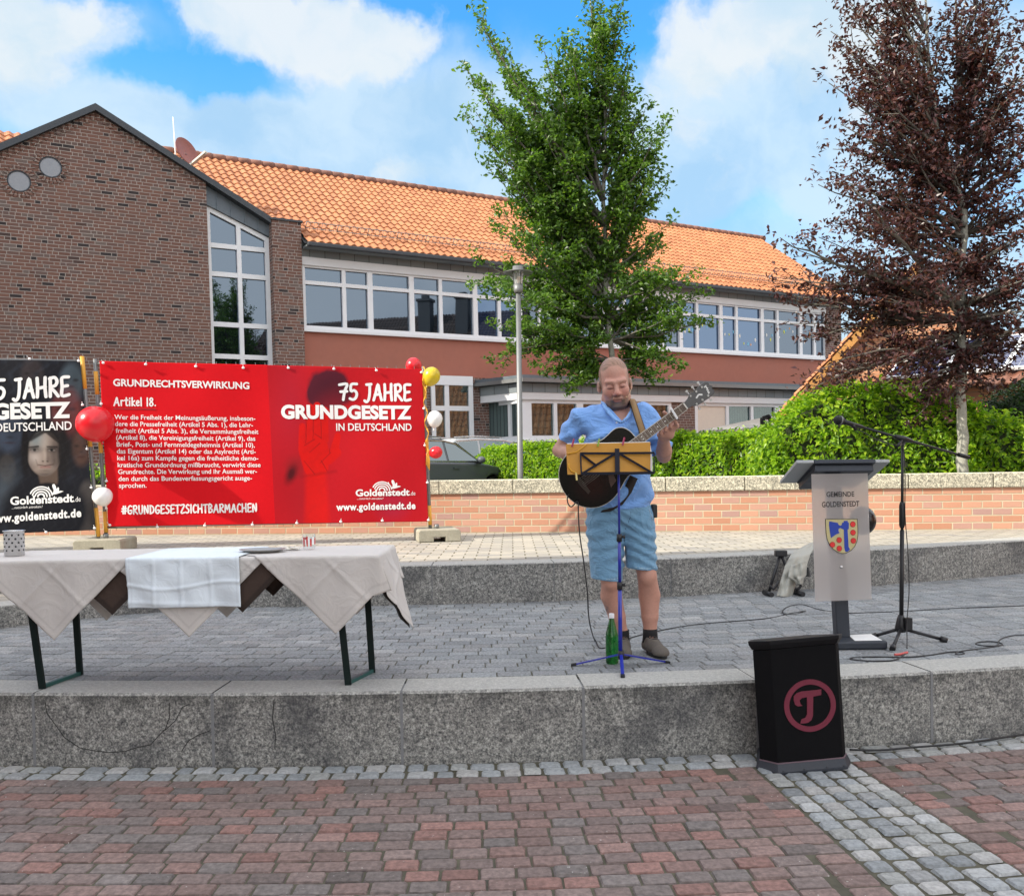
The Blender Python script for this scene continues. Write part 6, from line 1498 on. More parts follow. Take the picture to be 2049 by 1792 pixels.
M_gold = plain('heraldic_gold', (0.52, 0.45, 0.22), 0.5); M_hblue = plain('heraldic_blue', (0.012, 0.045, 0.36), 0.5); M_hred = plain('heraldic_red', (0.70, 0.025, 0.025), 0.5)
coa = plate('coat_of_arms', SH, 0.0012, M_ltr, pan); plate('field', INS, 0.0026, M_gold, coa)
AX = [(500, 943), (632, 968), (640, 996), (668, 1012), (692, 996), (694, 968), (718, 962), (720, 937), (780, 935), (782, 955), (797, 970), (797, 1060), (778, 1070), (794, 1330), (818, 1375), (770, 1412), (742, 1402), (730, 1350), (722, 1070), (694, 1058), (668, 1044), (642, 1060), (640, 1096), (660, 1118), (590, 1150), (525, 1200), (508, 1100), (495, 1000)]
axc = (650, 1100)
plate('axe', AX, 0.0042, M_hblue, coa)
for c in ((860, 990), (862, 1115), (867, 1240), (650, 1230), (548, 1300), (652, 1358)):
    plate('roundel_rim', [(c[0]+42*cos(2*pi*k/20), c[1]+45*sin(2*pi*k/20)) for k in range(20)], 0.0040, M_inkd, coa)
    plate('roundel', [(c[0]+35*cos(2*pi*k/20), c[1]+38*sin(2*pi*k/20)) for k in range(20)], 0.0054, M_hred, coa)
mb = MB(); c = PLL.hit(*ZE(582, 1088)); mb.ball(c+PLL.N*0.004, 0.012, 12, 8, sc=(1, 0.5, 0.8)); mb.build('screw', M_chrome, pan)
# desk: rises towards the audience
H0, H1 = at(*ZE(290, 397), 5.84), at(*ZE(900, 392), 5.84); W0, W1 = at(*ZE(180, 531), 6.26), at(*ZE(758, 515), 6.26)
n_ = (H1-H0).cross(W0-H0).normalized(); n_ = n_ if n_.z > 0 else -n_
def deskpt(f, s_, o=0.0): return H0.lerp(H1, f).lerp(W0.lerp(W1, f), s_)+n_*o
def slabp(name, f0, f1, s0, s1, o0, o1, mat_, bev=0.004):
    mb = MB(); vs = [deskpt(f, s_, o) for o in (o0, o1) for f, s_ in ((f0, s0), (f1, s0), (f1, s1), (f0, s1))]
    mb.add(vs, [(0, 1, 2, 3), (7, 6, 5, 4), (0, 4, 5, 1), (1, 5, 6, 2), (2, 6, 7, 3), (3, 7, 4, 0)]); return mb.build(name, mat_, le, bevel=bev)
slabp('desk_wing', 0.0, 0.186, 0, 1, -0.012, 0.010, M_lgrey); slabp('desk_wing', 0.846, 1.0, 0, 1, -0.012, 0.010, M_lgrey)
slabp('desk_board', 0.187, 0.845, -0.003, 1.003, -0.016, 0.012, M_anth); slabp('desk_box', 0.20, 0.83, 0.06, 0.98, -0.062, -0.0165, M_anth)
pp = thing('paper_sheet', 'white sheet of paper lying on the lectern base', 'paper', tuple(at(1745, 1290, 5.9)))
mb = MB(); z = Z1+0.0565; mb.add([(at(1712, 1290, YB+0.01).x, YB+0.02, z), (at(1767, 1290, YB+0.01).x, YB+0.02, z), (at(1745, 1285, YB+0.2).x, YB+0.22, z+0.004), (at(1700, 1285, YB+0.2).x, YB+0.22, z)], [(0, 1, 2, 3)]); po_ = mb.build('sheet', M_paper, pp); so2 = po_.modifiers.new('t', 'SOLIDIFY'); so2.thickness = 0.001
c = at(*ZE(722, 785), 6.12); bk = thing('balloon', 'black balloon tied behind the frosted lectern panel', 'balloon', tuple(c))
m_, gg, b = newmat('black_balloon'); setb(gg, b, color=(0.014, 0.009, 0.011), rough=0.2); mb = MB(); r_ = 27/F*6.12; mb.ball(c, r_, 26, 16, sc=(0.96, 0.96, 1.06)); mb.build('skin', m_, bk)
mb = MB(); mb.tube([c+Vector((-r_*0.7, 0.0, r_*0.6)), c+Vector((-r_*1.2, 0.0, r_*1.2)), Vector((p1.x, 5.95, 1.5))], 0.003, 5); mb.build('string', m_, bk)

# ================================================================== microphone stand
mc_ = gnd(1804, 1282, Z1); mst = thing('microphone_stand', 'black boom microphone stand with a tripod foot beside the lectern', 'microphone stand', (mc_.x, mc_.y, Z1)); YM = mc_.y
hubm = Vector((at(1803, 1252, YM).x, YM, at(1803, 1252, YM).z))
mb = MB(); mb.tube([at(1803.5, 1258, YM), at(1805, 1060, YM)], 0.014, 12); mb.build('lower_tube', M_blk, mst)
mb = MB(); mb.tube([at(1805, 1070, YM), at(1806, 888, YM)], 0.0095, 12); mb.build('upper_tube', M_blk, mst)
mb = MB(); mb.tube([at(1804.8, 1056, YM), at(1805, 1050, YM), at(1805, 1012, YM), at(1805, 1004, YM)], [0.013, 0.019, 0.019, 0.013], 12); mb.build('clutch', M_blk, mst)
mb = MB(); mb.tube([hubm+Vector((0, 0, 0.075)), hubm+Vector((0, 0, 0.05)), hubm+Vector((0, 0, -0.015)), hubm+Vector((0, 0, -0.04))], [0.018, 0.026, 0.040, 0.030], 10); mb.box(tuple(hubm+Vector((0.01, -0.05, -0.02))), tuple(hubm+Vector((0.055, -0.01, 0.06)))); mb.build('hub', M_blk, mst)
for q in ((1786, 1297), (1891, 1280), (1746, 1273)):
    f = gnd(*q, Z1+0.014); m_ = MB(); m_.tube([hubm+Vector((0, 0, -0.015)), f], 0.011, 8); lg_ = m_.build('leg', M_blk, mst)
    m_ = MB(); d = (f-hubm).normalized(); m_.tube([f-d*0.03, f+d*0.012], 0.019, 10); m_.build('rubber_foot', M_blk, lg_)
b0, b1 = at(1938, 915, YM-0.05), at(1700, 847, YM-0.35)
mb = MB(); mb.tube([b0, b0.lerp(b1, 0.09)], 0.014, 10); mb.tube([b0.lerp(b1, 0.08), b1], 0.0078, 10); mb.build('boom', M_blk, mst)
jt = b0.lerp(b1, 0.56); mb = MB(); mb.tube([jt+(b1-b0).normalized()*-0.07, jt, jt+(b1-b0).normalized()*0.07], [0.013, 0.021, 0.013], 10); mb.tube([jt, at(1806, 888, YM)], 0.017, 10); mb.tube([jt+Vector((-0.02, -0.02, -0.01)), jt+Vector((-0.06, -0.05, -0.05))], 0.009, 8); mb.build('boom_joint', M_blk, mst)
mic = thing('microphone', 'black handheld microphone clipped to the boom, aimed down towards the lectern', 'microphone', tuple(b1))
bd = (b1-b0).normalized(); M_mesh = plain('microphone_grille', (0.022, 0.024, 0.026), 0.5, 0.6, bump=0.9, bscale=420)
mb = MB(); mb.tube([b1-bd*0.10, b1+bd*0.0, b1+bd*0.05], [0.011, 0.014, 0.020], 14); mb.build('handle', M_blk, mic)
hc = b1+bd*0.075
mb = MB(); qm = bd.to_track_quat('Z', 'Y').to_matrix().to_4x4(); mb.lathe([(0.020, -0.025), (0.029, -0.010), (0.0305, 0.010), (0.027, 0.028), (0.016, 0.040), (0.001, 0.044)], 22, Matrix.Translation(hc) @ qm); gr = mb.build('grille', M_mesh, mic)
mb = MB(); mb.lathe([(0.0295, -0.004), (0.0312, -0.002), (0.0312, 0.006), (0.0295, 0.008)], 22, Matrix.Translation(hc) @ qm); mb.build('band', M_steel, gr)
mb = MB(); mb.tube([b1-bd*0.05-Vector((0, 0, 0.03)), b1-bd*0.02], [0.008, 0.016], 8); mb.build('clip', M_blk, mic)

# ================================================================== loudspeaker with the T badge
sp0 = gnd(1614, 1543, 0); sp = thing('loudspeaker', 'black loudspeaker with a red ringed T badge, standing on the red paving', 'loudspeaker',
    M=Matrix.Translation(Vector((sp0.x, sp0.y, 0.0))) @ Matrix.Rotation(RAD(3.0), 4, 'Z') @ Matrix.Rotation(RAD(-3.4), 4, 'Y'))
sc_ = sp0.y/F
M_grill = plain('speaker_cloth', (0.0055, 0.0055, 0.0065), 0.8, var=0.25, bump=0.3, bscale=300, spec=0.12); M_cab = plain('speaker_lacquer', (0.007, 0.007, 0.009), 0.5, var=0.3, scale=6, spec=0.25); M_skirt = plain('dark_blue_grey_skirt', (0.020, 0.024, 0.034), 0.5, var=0.25); M_pinkl = plain('dull_pink_edge', (0.16, 0.105, 0.125), 0.6)
Hs = 0.70; yz = 0.012
def sec(g, z, d=0.33):
    """outline of the cabinet at one height: narrow front face, flanks tapering to the back; g grows it"""
    return [(x, y, z-(0.19*max(0, y) if z > 0.4 else 0)) for x, y in ((-0.215-g, 0.085), (-0.148-g*0.5, -g), (0.198+g*0.5, -g), (0.236+g, 0.055), (0.13+g, d+g), (-0.12-g, d+g))]
def loft(name, secs, mat_, par, cap=True, bev=0.0):
    mb = MB(); n = len(secs[0]); vs = [v for s_ in secs for v in s_]
    fs = [(i*n+k, i*n+(k+1) % n, (i+1)*n+(k+1) % n, (i+1)*n+k) for i in range(len(secs)-1) for k in range(n)]
    if cap: fs += [tuple(range(n))[::-1], tuple((len(secs)-1)*n+k for k in range(n))]
    mb.add(vs, fs); return mb.build(name, mat_, par, local=True, bevel=bev)
cab = loft('cabinet', [sec(0, 0.055), sec(0.0, Hs-0.045)], M_grill, sp, bev=0.004)
loft('lid', [sec(0.004, Hs-0.044), sec(0.020, Hs-0.016), sec(0.022, Hs+0.004)], M_cab, sp, bev=0.003)
loft('skirt', [sec(0.024, 0.0), sec(0.024, 0.016), sec(0.006, 0.055)], M_skirt, sp, bev=0.003)
mb = MB(); s0 = sec(0.004, 0.057); 
for a, b in zip(s0[:4], s0[1:4]): mb.bar(Vector(a)+Vector((0, -0.0015, 0)), Vector(b)+Vector((0, -0.0015, 0)), 0.004, 0.006)
mb.build('edge_strip', M_pinkl, sp, local=True)
# badge on the front (x right, z up; front face at y = 0)
M_badge = plain('dull_red_badge', (0.175, 0.022, 0.045), 0.8, bump=0.8, bscale=300)
bx, bz = 0.040, 0.345; R1, R0 = 0.137, 0.110
bg_ = MB(); n = 64
vs = []; 
for k in range(n):
    a = 2*pi*k/n
    for r_, y in ((R1, 0.0), (R1, -0.004), (R0, -0.004), (R0, 0.0)): vs.append((bx+r_*cos(a), y, bz+r_*sin(a)))
bg_.add(vs, [(k*4+j, k*4+j+1, ((k+1) % n)*4+j+1, ((k+1) % n)*4+j) for k in range(n) for j in range(3)]); bg_.build('badge_ring', M_badge, cab, local=True)
ZT = lambda x, y: (bx+(x-684)/258*R1*0.99, bz-(y-1023)/268*R1)
TP = [(525, 955), (528, 915), (560, 885), (610, 872), (700, 872), (808, 868), (803, 925), (722, 934), (706, 1130), (690, 1170), (655, 1195), (610, 1200), (576, 1196), (590, 1155), (630, 1145), (648, 1110), (660, 935), (610, 938), (582, 960), (590, 1000), (610, 1018), (560, 1020), (535, 1000)]
mb = MB(); mb.prism([ZT(*q) for q in TP], lambda u, v, t: (u, t, v), -0.004, -0.0002); mb.build('badge_letter', M_badge, cab, local=True)
mb = MB()
for x in (-0.13, -0.02, 0.10, 0.19): mb.ball((x, -0.026, 0.022), 0.003, 8, 6)
mb.build('screw', M_blk, sp, local=True)

# ================================================================== guitar stand with jacket
ZJ = lambda x, y: ((1540+x/11.2)*.9776, (1080+y/11.2)*.9776)
gs = thing('guitar_stand', 'black folding guitar stand against the pale step', 'guitar stand', tuple(gnd(1560, 1195, Z1)))
apx_ = at(*ZJ(650, 600), 8.36)
for nm, pts, r_ in (('leg', [apx_, at(*ZJ(480, 1130), 8.33), at(*ZJ(370, 1500), 8.30)], 0.014), ('leg', [apx_, at(*ZJ(760, 850), 8.36), at(*ZJ(985, 1500), 8.26)], 0.014)):
    mb = MB(); mb.tube(pts, r_, 8); mb.build(nm, M_blk, gs)
for a, b in (((265, 1500), (445, 1612)), ((955, 1530), (1165, 1582))):
    p_, q_ = at(*ZJ(*a), 8.30), at(*ZJ(*b), 8.12); p_.z = q_.z = Z1+0.024; mb = MB(); mb.tube([p_, q_], 0.022, 10); mb.build('foam_foot', M_blk, gs)
for pts in ([(400, 1320), (480, 1400), (560, 1310), (600, 1205)], [(985, 1420), (1060, 1390), (1115, 1330), (1090, 1280), (1040, 1270)]):
    mb = MB(); mb.tube([at(*ZJ(*q), 8.2) for q in pts], 0.013, 8); mb.build('cradle_arm', M_blk, gs)
mb = MB(); mb.box(tuple(apx_+Vector((-0.055, -0.03, -0.02))), tuple(apx_+Vector((0.055, 0.03, 0.035)))); mb.build('head_joint', M_blk, gs, bevel=0.008)
M_jack = clothmat('grey_beige_jacket', (0.36, 0.355, 0.31)); M_lin = clothmat('dark_lining', (0.03, 0.03, 0.03))
jk = thing('jacket', 'grey beige jacket draped over the guitar stand and step edge', 'jacket', tuple(gnd(1590, 1195, Z1)))
def sheet(name, rows, mat_, seed, nx=26, sub=5, amp=0.012):
    rs = []
    for (l, r, yl, yr), (l2, r2, yl2, yr2) in zip(rows, rows[1:]):
        for k in range(sub):
            f = k/sub; mixp = lambda a, b: tuple(a[i]+(b[i]-a[i])*f for i in range(2)); rs.append((mixp(l, l2), mixp(r, r2), yl+(yl2-yl)*f, yr+(yr2-yr)*f))
    rs.append(rows[-1]); V = []
    for i, (l, r, yl, yr) in enumerate(rs):
        for j in range(nx+1):
            f = j/nx; y = yl+(yr-yl)*f
            fold = amp*(sin(f*9+i*0.16+seed)+0.6*sin(f*17-i*0.25+seed*2)+0.5*sin(i*0.8+f*4+seed))-0.05*sin(pi*f)
            V.append(at(*ZJ(l[0]+(r[0]-l[0])*f, l[1]+(r[1]-l[1])*f), y+fold))
    n = nx+1; q = np.array([i*n+j for i in range(len(rs)-1) for j in range(nx)])
    o = npmesh(name, V, np.stack([q, q+1, q+n+1, q+n], 1), [mat_], jk, np.ones((len(V), 3)))
    s_ = o.modifiers.new('t', 'SOLIDIFY'); s_.thickness = 0.004; return o
sheet('back', [((1150, 440), (1520, 250), 8.86, 8.95), ((900, 585), (1450, 420), 8.60, 8.78), ((830, 720), (1320, 620), 8.40, 8.46), ((745, 880), (1245, 860), 8.32, 8.36), ((700, 1050), (1235, 1080), 8.28, 8.33), ((655, 1210), (1000, 1220), 8.24, 8.28), ((600, 1400), (955, 1400), 8.20, 8.24), ((552, 1568), (905, 1592), 8.16, 8.20)], M_jack, 1)
sheet('sleeve', [((900, 860), (1225, 750), 8.24, 8.28), ((850, 980), (1240, 900), 8.20, 8.24), ((820, 1140), (1230, 1080), 8.18, 8.22), ((960, 1210), (1170, 1150), 8.18, 8.20), ((1000, 1290), (1140, 1290), 8.18, 8.20)], M_jack, 3, amp=0.016)
sheet('lining', [((1240, 880), (1300, 920), 8.3, 8.3), ((1230, 1000), (1330, 1050), 8.3, 8.3), ((1220, 1115), (1345, 1120), 8.3, 8.3)], M_lin, 2, nx=6, amp=0.004)
bxq = at(1700, 1121, 8.72); wb = thing('flat_box', 'flat white box on the step edge behind the lectern', 'box', (bxq.x, 8.72, Z2))
mb = MB(); mb.box((at(1653, 1121, 8.6).x, 8.50, Z2+0.006), (at(1722, 1121, 8.6).x, 8.85, Z2+0.05)); mb.build('carton', M_paper, wb, bevel=0.004)

# ================================================================== cables
def cable(name, label, pts, r_, z=None, cat='cable', mat_=None, Y=None):
    P_ = [gnd(*q, z+r_) if len(q) == 2 else at(q[0], q[1], q[2]) for q in pts]; out_ = []
    for i in range(len(P_)-1):
        p0, p1, p2, p3 = P_[max(i-1, 0)], P_[i], P_[i+1], P_[min(i+2, len(P_)-1)]
        for k in range(6):
            t = k/6; out_.append(0.5*((2*p1)+(p2-p0)*t+(2*p0-5*p1+4*p2-p3)*t*t+(3*p1-p0-3*p2+p3)*t**3))
    out_.append(P_[-1])
    for q in out_:
        if z is not None and q.z < z+r_: q.z = z+r_
    mb = MB(); mb.tube(out_, r_, 7); o = mb.build(name, mat_ or M_blk); return tag(o, label, cat)
Z8 = lambda x, y: ((1100+x/4.267)*.9776, (1000+y/4.267)*.9776)
cable('guitar_cable', 'black cable hanging from the guitar and running across the stage towards the lectern', [(*Z8(290, 35), 5.52), (*Z8(262, 70), 5.5), (*Z8(268, 130), 5.48), (*Z8(300, 156), 5.46), (*Z8(352, 112), 5.46), (*Z8(358, 230), 5.46), (*Z8(372, 420), 5.46), (*Z8(405, 640), 5.46), (*Z8(436, 900), 5.47), (*Z8(445, 1080), 5.5), (*Z8(465, 1210), 5.53),
    Z8(500, 1320), Z8(545, 1390), Z8(640, 1370), Z8(780, 1312), Z8(900, 1275), Z8(1040, 1243), Z8(1200, 1212), Z8(1400, 1183), Z8(1600, 1165), (1500, 1240), (1545, 1235), (1580, 1227), (1612, 1222), (1590, 1228), (1566, 1226), (1575, 1214), (1605, 1209), (1640, 1219), (1690, 1226), (1740, 1225), (1815, 1222), (1922, 1216), (2090, 1210)], 0.0042, Z1)
cable('microphone_cable', 'thin black cable hanging beside the microphone stand pole', [(1698, 850, YM-0.33), (1730, 866, YM-0.28), (1760, 882, YM-0.2), (1795, 892, YM-0.08), (1808, 900, YM-0.03), (1811, 960, YM-0.02), (1811, 1030, YM-0.02), (1817, 1110, YM-0.03), (1819, 1180, YM-0.03), (1815, 1240, YM-0.05), (1815, 1280, YM-0.12), (1815, 1297)], 0.0032, Z1)
ZB = lambda x, y: ((1780+x/6.484)*.9776, (1220+y/6.484)*.9776)
cable('stage_cable', 'black cable with a loop lying near the front edge of the stage', [ZB(500, 740), ZB(430, 790), ZB(330, 845), ZB(100, 858), ZB(-120, 850), ZB(-260, 830), ZB(-180, 808), ZB(100, 802), ZB(500, 806), ZB(800, 780), ZB(1030, 742), ZB(1180, 735), ZB(1260, 755), ZB(1180, 772), ZB(1140, 755), ZB(1240, 722), ZB(1500, 690), ZB(1700, 660), ZB(1760, 630), ZB(1640, 600), ZB(1460, 605), ZB(1410, 632), ZB(1520, 655), ZB(1690, 650), ZB(1715, 590), ZB(1790, 545), ZB(1950, 515), ZB(2250, 508)], 0.0045, Z1)
cable('ground_cable', 'pair of black cables lying along the foot of the front step', [(1700, 1499), (1760, 1500), (1830, 1494), (1900, 1489), (1960, 1482), (2020, 1473), (2100, 1462)], 0.006, 0.012)
M_rtape = plain('red_tape', (0.55, 0.10, 0.09), 0.6)
cable('red_plug', 'red marked cable plug on the paving below the microphone stand', [ZB(330, 772), ZB(400, 768), ZB(500, 742)], 0.008, Z1, 'plug', M_rtape)

# ================================================================== parked cars
def car(label, M, paint, y_scale=1.0):
    c = thing('parked_car', label, 'car', M=M)
    m_, gg, b = newmat('car_paint'); setb(gg, b, color=paint, rough=0.42, metal=0.0, spec=0.3, coat=0.18, coatr=0.08); mp = m_
    body = [(-2.35, 0.42), (-2.38, 0.70), (-2.32, 0.90), (-2.20, 0.95), (-1.0, 0.97), (0.0, 0.955), (0.95, 0.94), (1.55, 0.86), (2.05, 0.74), (2.30, 0.60), (2.36, 0.42), (2.30, 0.22)]
    arch = lambda cx_: [(cx_+0.37*cos(a), 0.31+0.37*sin(a)) for a in [pi*k/10 for k in range(11)]]
    prof = body+[(1.85, 0.22)]+[p for p in arch(1.42) if p[1] > 0.2]+[(1.0, 0.20), (-0.9, 0.20)]+[p for p in arch(-1.38)]+[(-1.9, 0.24), (-2.3, 0.28)]
    mb = MB(); fr = lambda u, v, t: (u, t, v)
    mb.prism(prof, fr, -0.90, 0.90); bo2 = mb.build('body', mp, c, local=True, bevel=0.05, seg=3)
    gh = [(-2.25, 0.93), (-1.95, 1.30), (-1.70, 1.42), (-0.9, 1.465), (-0.1, 1.455), (0.35, 1.38), (1.10, 0.94)]
    mb = MB(); n = len(gh); vs = []
    for sgn in (-1, 1):
        for u, v in gh: vs.append((u, sgn*(0.84-0.20*(v-0.93)/0.53), v))
    mb.add(vs, [tuple(range(n)), tuple(range(2*n-1, n-1, -1))]+[(i, i+n, (i+1) % n+n, (i+1) % n) for i in range(n)]); mb.build('roof', mp, c, local=True, bevel=0.04, seg=3)
    side = lambda v, o: 0.84-0.20*(v-0.93)/0.53+o
    for sgn in (-1, 1):
        for nm, poly in (('side_window', [(0.0, 0.985), (0.93, 0.985), (0.34, 1.325), (0.02, 1.375)]), ('side_window', [(-0.98, 0.985), (-0.07, 0.985), (-0.05, 1.385), (-0.90, 1.385)]), ('side_window', [(-1.95, 0.99), (-1.06, 0.985), (-0.98, 1.38), (-1.62, 1.34)])):
            m2 = MB(); m2.prism(poly, lambda u, v, t: (u, sgn*side(v, t), v), 0.001, 0.007); m2.build(nm, M_carglass, c, local=True)
        m2 = MB()
        for a, b in zip([(-2.05, 0.98), (-1.0, 0.975)], [(-1.0, 0.975), (1.0, 0.965)]): m2.bar((a[0], sgn*0.845, a[1]), (b[0], sgn*0.845, b[1]), 0.012, 0.014)
        for a, b in zip([(-1.7, 1.37), (-0.9, 1.415), (0.0, 1.402), (0.36, 1.345)], [(-0.9, 1.415), (0.0, 1.402), (0.36, 1.345), (0.99, 0.97)]): m2.bar((a[0], sgn*side(a[1], 0.012), a[1]), (b[0], sgn*side(b[1], 0.012), b[1]), 0.012, 0.014)
        m2.build('chrome_trim', M_chrome, c, local=True)
        for x in (-0.85, 0.15): m2 = MB(); m2.bar((x-0.1, sgn*0.915, 0.83), (x+0.1, sgn*0.915, 0.83), 0.025, 0.03); m2.build('door_handle', mp, c, local=True)
        m2 = MB(); m2.ball((0.86, sgn*0.99, 1.00), 0.11, 14, 9, sc=(0.75, 1.0, 0.72)); mi_ = m2.build('wing_mirror', mp, c, local=True)
        m2 = MB(); m2.bar((0.84, sgn*0.86, 0.95), (0.86, sgn*0.98, 0.93), 0.05, 0.04); m2.build('mirror_foot', M_blk, mi_, local=True)
        for x in (-1.38, 1.42):
            m2 = MB(); T_ = Matrix.Translation(Vector((x, sgn*0.80, 0.31))) @ Matrix.Rotation(pi/2, 4, 'X'); m2.lathe([(0.20, -0.1), (0.30, -0.1), (0.32, -0.08), (0.32, 0.08), (0.30, 0.1), (0.20, 0.1)], 28, T_); wh = m2.build('wheel', M_blk, c, local=True)
            m2 = MB(); m2.lathe([(0.001, 0.06*-sgn), (0.10, 0.075*-sgn), (0.20, 0.085*-sgn)], 20, T_); m2.build('rim', M_chrome, wh, local=True)
    m2 = MB(); m2.prism([(0.37, -0.70), (1.08, -0.80), (1.08, 0.80), (0.37, 0.70)], lambda u, v, t: (u, v, 1.38-(u-0.35)*0.587+0.004+t), 0.0, 0.004); m2.build('windscreen', M_carglass, c, local=True)
    for sgn in (-1, 1):
        m2 = MB(); m2.tube([(-1.7, sgn*0.60, 1.46), (-0.9, sgn*0.61, 1.50), (0.0, sgn*0.60, 1.485)], 0.016, 8); m2.build('roof_rail', M_chrome, c, local=True)
        m2 = MB(); m2.ball((2.12, sgn*0.68, 0.63), 0.13, 12, 8, sc=(1.2, 1.0, 0.6)); m2.build('headlight', M_tumbler, c, local=True)
    return c
M_carglass = glassmat('car_window', (0.008, 0.010, 0.012), (0.20, 0.24, 0.26))
u_ = Vector((0.60, 0.80, 0)).normalized()
cp = at(962, 930, 19.6)
def carM(anchor, hd, ax, side, zg): # anchor: world point at car x=ax on the near (right) side
    r_ = Vector((hd.y, -hd.x, 0)); o = Vector((anchor.x, anchor.y, 0))-hd*ax-r_*side
    return Matrix.Translation(Vector((o.x, o.y, zg))) @ Matrix.Rotation(atan2(hd.y, hd.x), 4, 'Z')
car('dark grey estate car parked behind the brick wall beside the balloons', carM(cp, u_, 1.02, 0.85, Z2+0.05), (0.085, 0.095, 0.105))
cp2 = at(1045, 905, 23.0); u2 = Vector((0.66, 0.75, 0)).normalized()
car('silver car parked beyond the dark grey estate car', carM(cp2, u2, 0.5, 0.85, Z2+0.16), (0.50, 0.52, 0.53))
# ================================================================== the guitarist: smooth bodies grown from distance fields
YM0 = 5.75
MO = Vector((at(1240, 1310, YM0).x, YM0, Z1))
def LM(x, y, d=0.0): px, py = ZM(x, y); return np.array(at(px, py, YM0+d)-MO)
def L8(x, y, d=0.0): px, py = Z8(x, y); return np.array(at(px, py, YM0+d)-MO)
class Field:
    def __init__(s, lo, hi, h):
        s.h = h; s.lo = np.array(lo, float); s.ax = [np.arange(lo[i], hi[i]+h, h, dtype=np.float32) for i in range(3)]
        s.D = np.full([len(a) for a in s.ax], 0.5, np.float32)
    def sub(s, lo, hi):
        ix = [(max(0, int((lo[i]-s.lo[i])/s.h)), min(len(s.ax[i]), int((hi[i]-s.lo[i])/s.h)+2)) for i in range(3)]
        sl = tuple(slice(a, b) for a, b in ix)
        return sl, s.ax[0][sl[0]][:, None, None], s.ax[1][sl[1]][None, :, None], s.ax[2][sl[2]][None, None, :]
    def put(s, d, sl, k, mode='add'):
        A = s.D[sl]
        if A.size == 0: return
        if mode == 'cut': A = -A
        if k > 0:
            hh = np.clip(0.5+0.5*(A-d)/k, 0, 1) if mode == 'add' else np.clip(0.5+0.5*(A-d)/k, 0, 1)
            r_ = A*(1-hh)+d*hh-k*hh*(1-hh)
        else: r_ = np.minimum(A, d)
        s.D[sl] = -r_ if mode == 'cut' else r_
    def cone(s, a, b, r1, r2, k=0.02, mode='add'):
        a, b = np.array(a, float), np.array(b, float); m_ = max(r1, r2)+k+3*s.h+0.02
        sl, X, Y, Z = s.sub(np.minimum(a, b)-m_, np.maximum(a, b)+m_); ba = b-a; L2 = max(1e-9, ba @ ba)
        hh = np.clip(((X-a[0])*ba[0]+(Y-a[1])*ba[1]+(Z-a[2])*ba[2])/L2, 0, 1)
        d = np.sqrt((X-a[0]-hh*ba[0])**2+(Y-a[1]-hh*ba[1])**2+(Z-a[2]-hh*ba[2])**2)-(r1+(r2-r1)*hh)
        s.put(d.astype(np.float32), sl, k, mode)
    def chain(s, pts, rs, k=0.02):
        for p, q, a, b in zip(pts, pts[1:], rs, rs[1:]): s.cone(p, q, a, b, k)
    def ell(s, c, r, k=0.02, R=None, mode='add'):
        c = np.array(c, float); r = np.array(r, float); m_ = r.max()+k+3*s.h+0.02
        sl, X, Y, Z = s.sub(c-m_, c+m_); x, y, z = X-c[0], Y-c[1], Z-c[2]
        if R is not None: x, y, z = R[0, 0]*x+R[1, 0]*y+R[2, 0]*z, R[0, 1]*x+R[1, 1]*y+R[2, 1]*z, R[0, 2]*x+R[1, 2]*y+R[2, 2]*z
        k0 = np.sqrt((x/r[0])**2+(y/r[1])**2+(z/r[2])**2); k1 = np.sqrt((x/r[0]**2)**2+(y/r[1]**2)**2+(z/r[2]**2)**2)+1e-9
        s.put((k0*(k0-1)/k1).astype(np.float32), sl, k, mode)
    def mesh(s):
        D = s.D; h = s.h; I = D < 0
        c = np.zeros(tuple(n-1 for n in D.shape), np.int8)
        for i in (0, 1):
            for j in (0, 1):
                for k in (0, 1): c += I[i:i+c.shape[0], j:j+c.shape[1], k:k+c.shape[2]]
        act = (c > 0) & (c < 8); ci = np.argwhere(act); idx = np.full(c.shape, -1, np.int32); idx[act] = np.arange(len(ci))
        P_ = np.zeros((len(ci), 3)); n = np.zeros(len(ci))
        co = [(i, j, k) for i in (0, 1) for j in (0, 1) for k in (0, 1)]
        val = {o: D[ci[:, 0]+o[0], ci[:, 1]+o[1], ci[:, 2]+o[2]] for o in co}
        for o in co:
            for ax_ in range(3):
                if o[ax_] == 0:
                    p = list(o); p[ax_] = 1; p = tuple(p); a, b = val[o], val[p]; m_ = (a < 0) != (b < 0)
                    t = np.where(m_, a/(a-b+1e-12), 0); q = np.tile(np.array(o, float), (len(ci), 1)); q[:, ax_] = t
                    P_ += q*m_[:, None]; n += m_
        V = s.lo+(ci+P_/np.maximum(n, 1)[:, None])*h
        Fc = []
        for ax_ in range(3):
            b_, c_ = (ax_+1) % 3, (ax_+2) % 3
            A = np.moveaxis(I, (ax_, b_, c_), (0, 1, 2)); X = A[:-1, 1:-1, 1:-1] != A[1:, 1:-1, 1:-1]; e = np.argwhere(X)
            if len(e) == 0: continue
            ins = A[:-1, 1:-1, 1:-1][X]; T = np.moveaxis(idx, (ax_, b_, c_), (0, 1, 2)); i, j, k = e[:, 0], e[:, 1]+1, e[:, 2]+1
            q = np.stack([T[i, j-1, k-1], T[i, j, k-1], T[i, j, k], T[i, j-1, k]], 1); q[~ins] = q[~ins][:, ::-1]; Fc.append(q)
        return V, np.concatenate(Fc)
def rotm(pitch, yaw, roll):
    return np.array((Matrix.Rotation(yaw, 3, 'Z') @ Matrix.Rotation(roll, 3, 'Y') @ Matrix.Rotation(pitch, 3, 'X')))
man = thing('person', 'man in light blue shirt and denim shorts looking down while playing a dark guitar', 'person', tuple(MO))

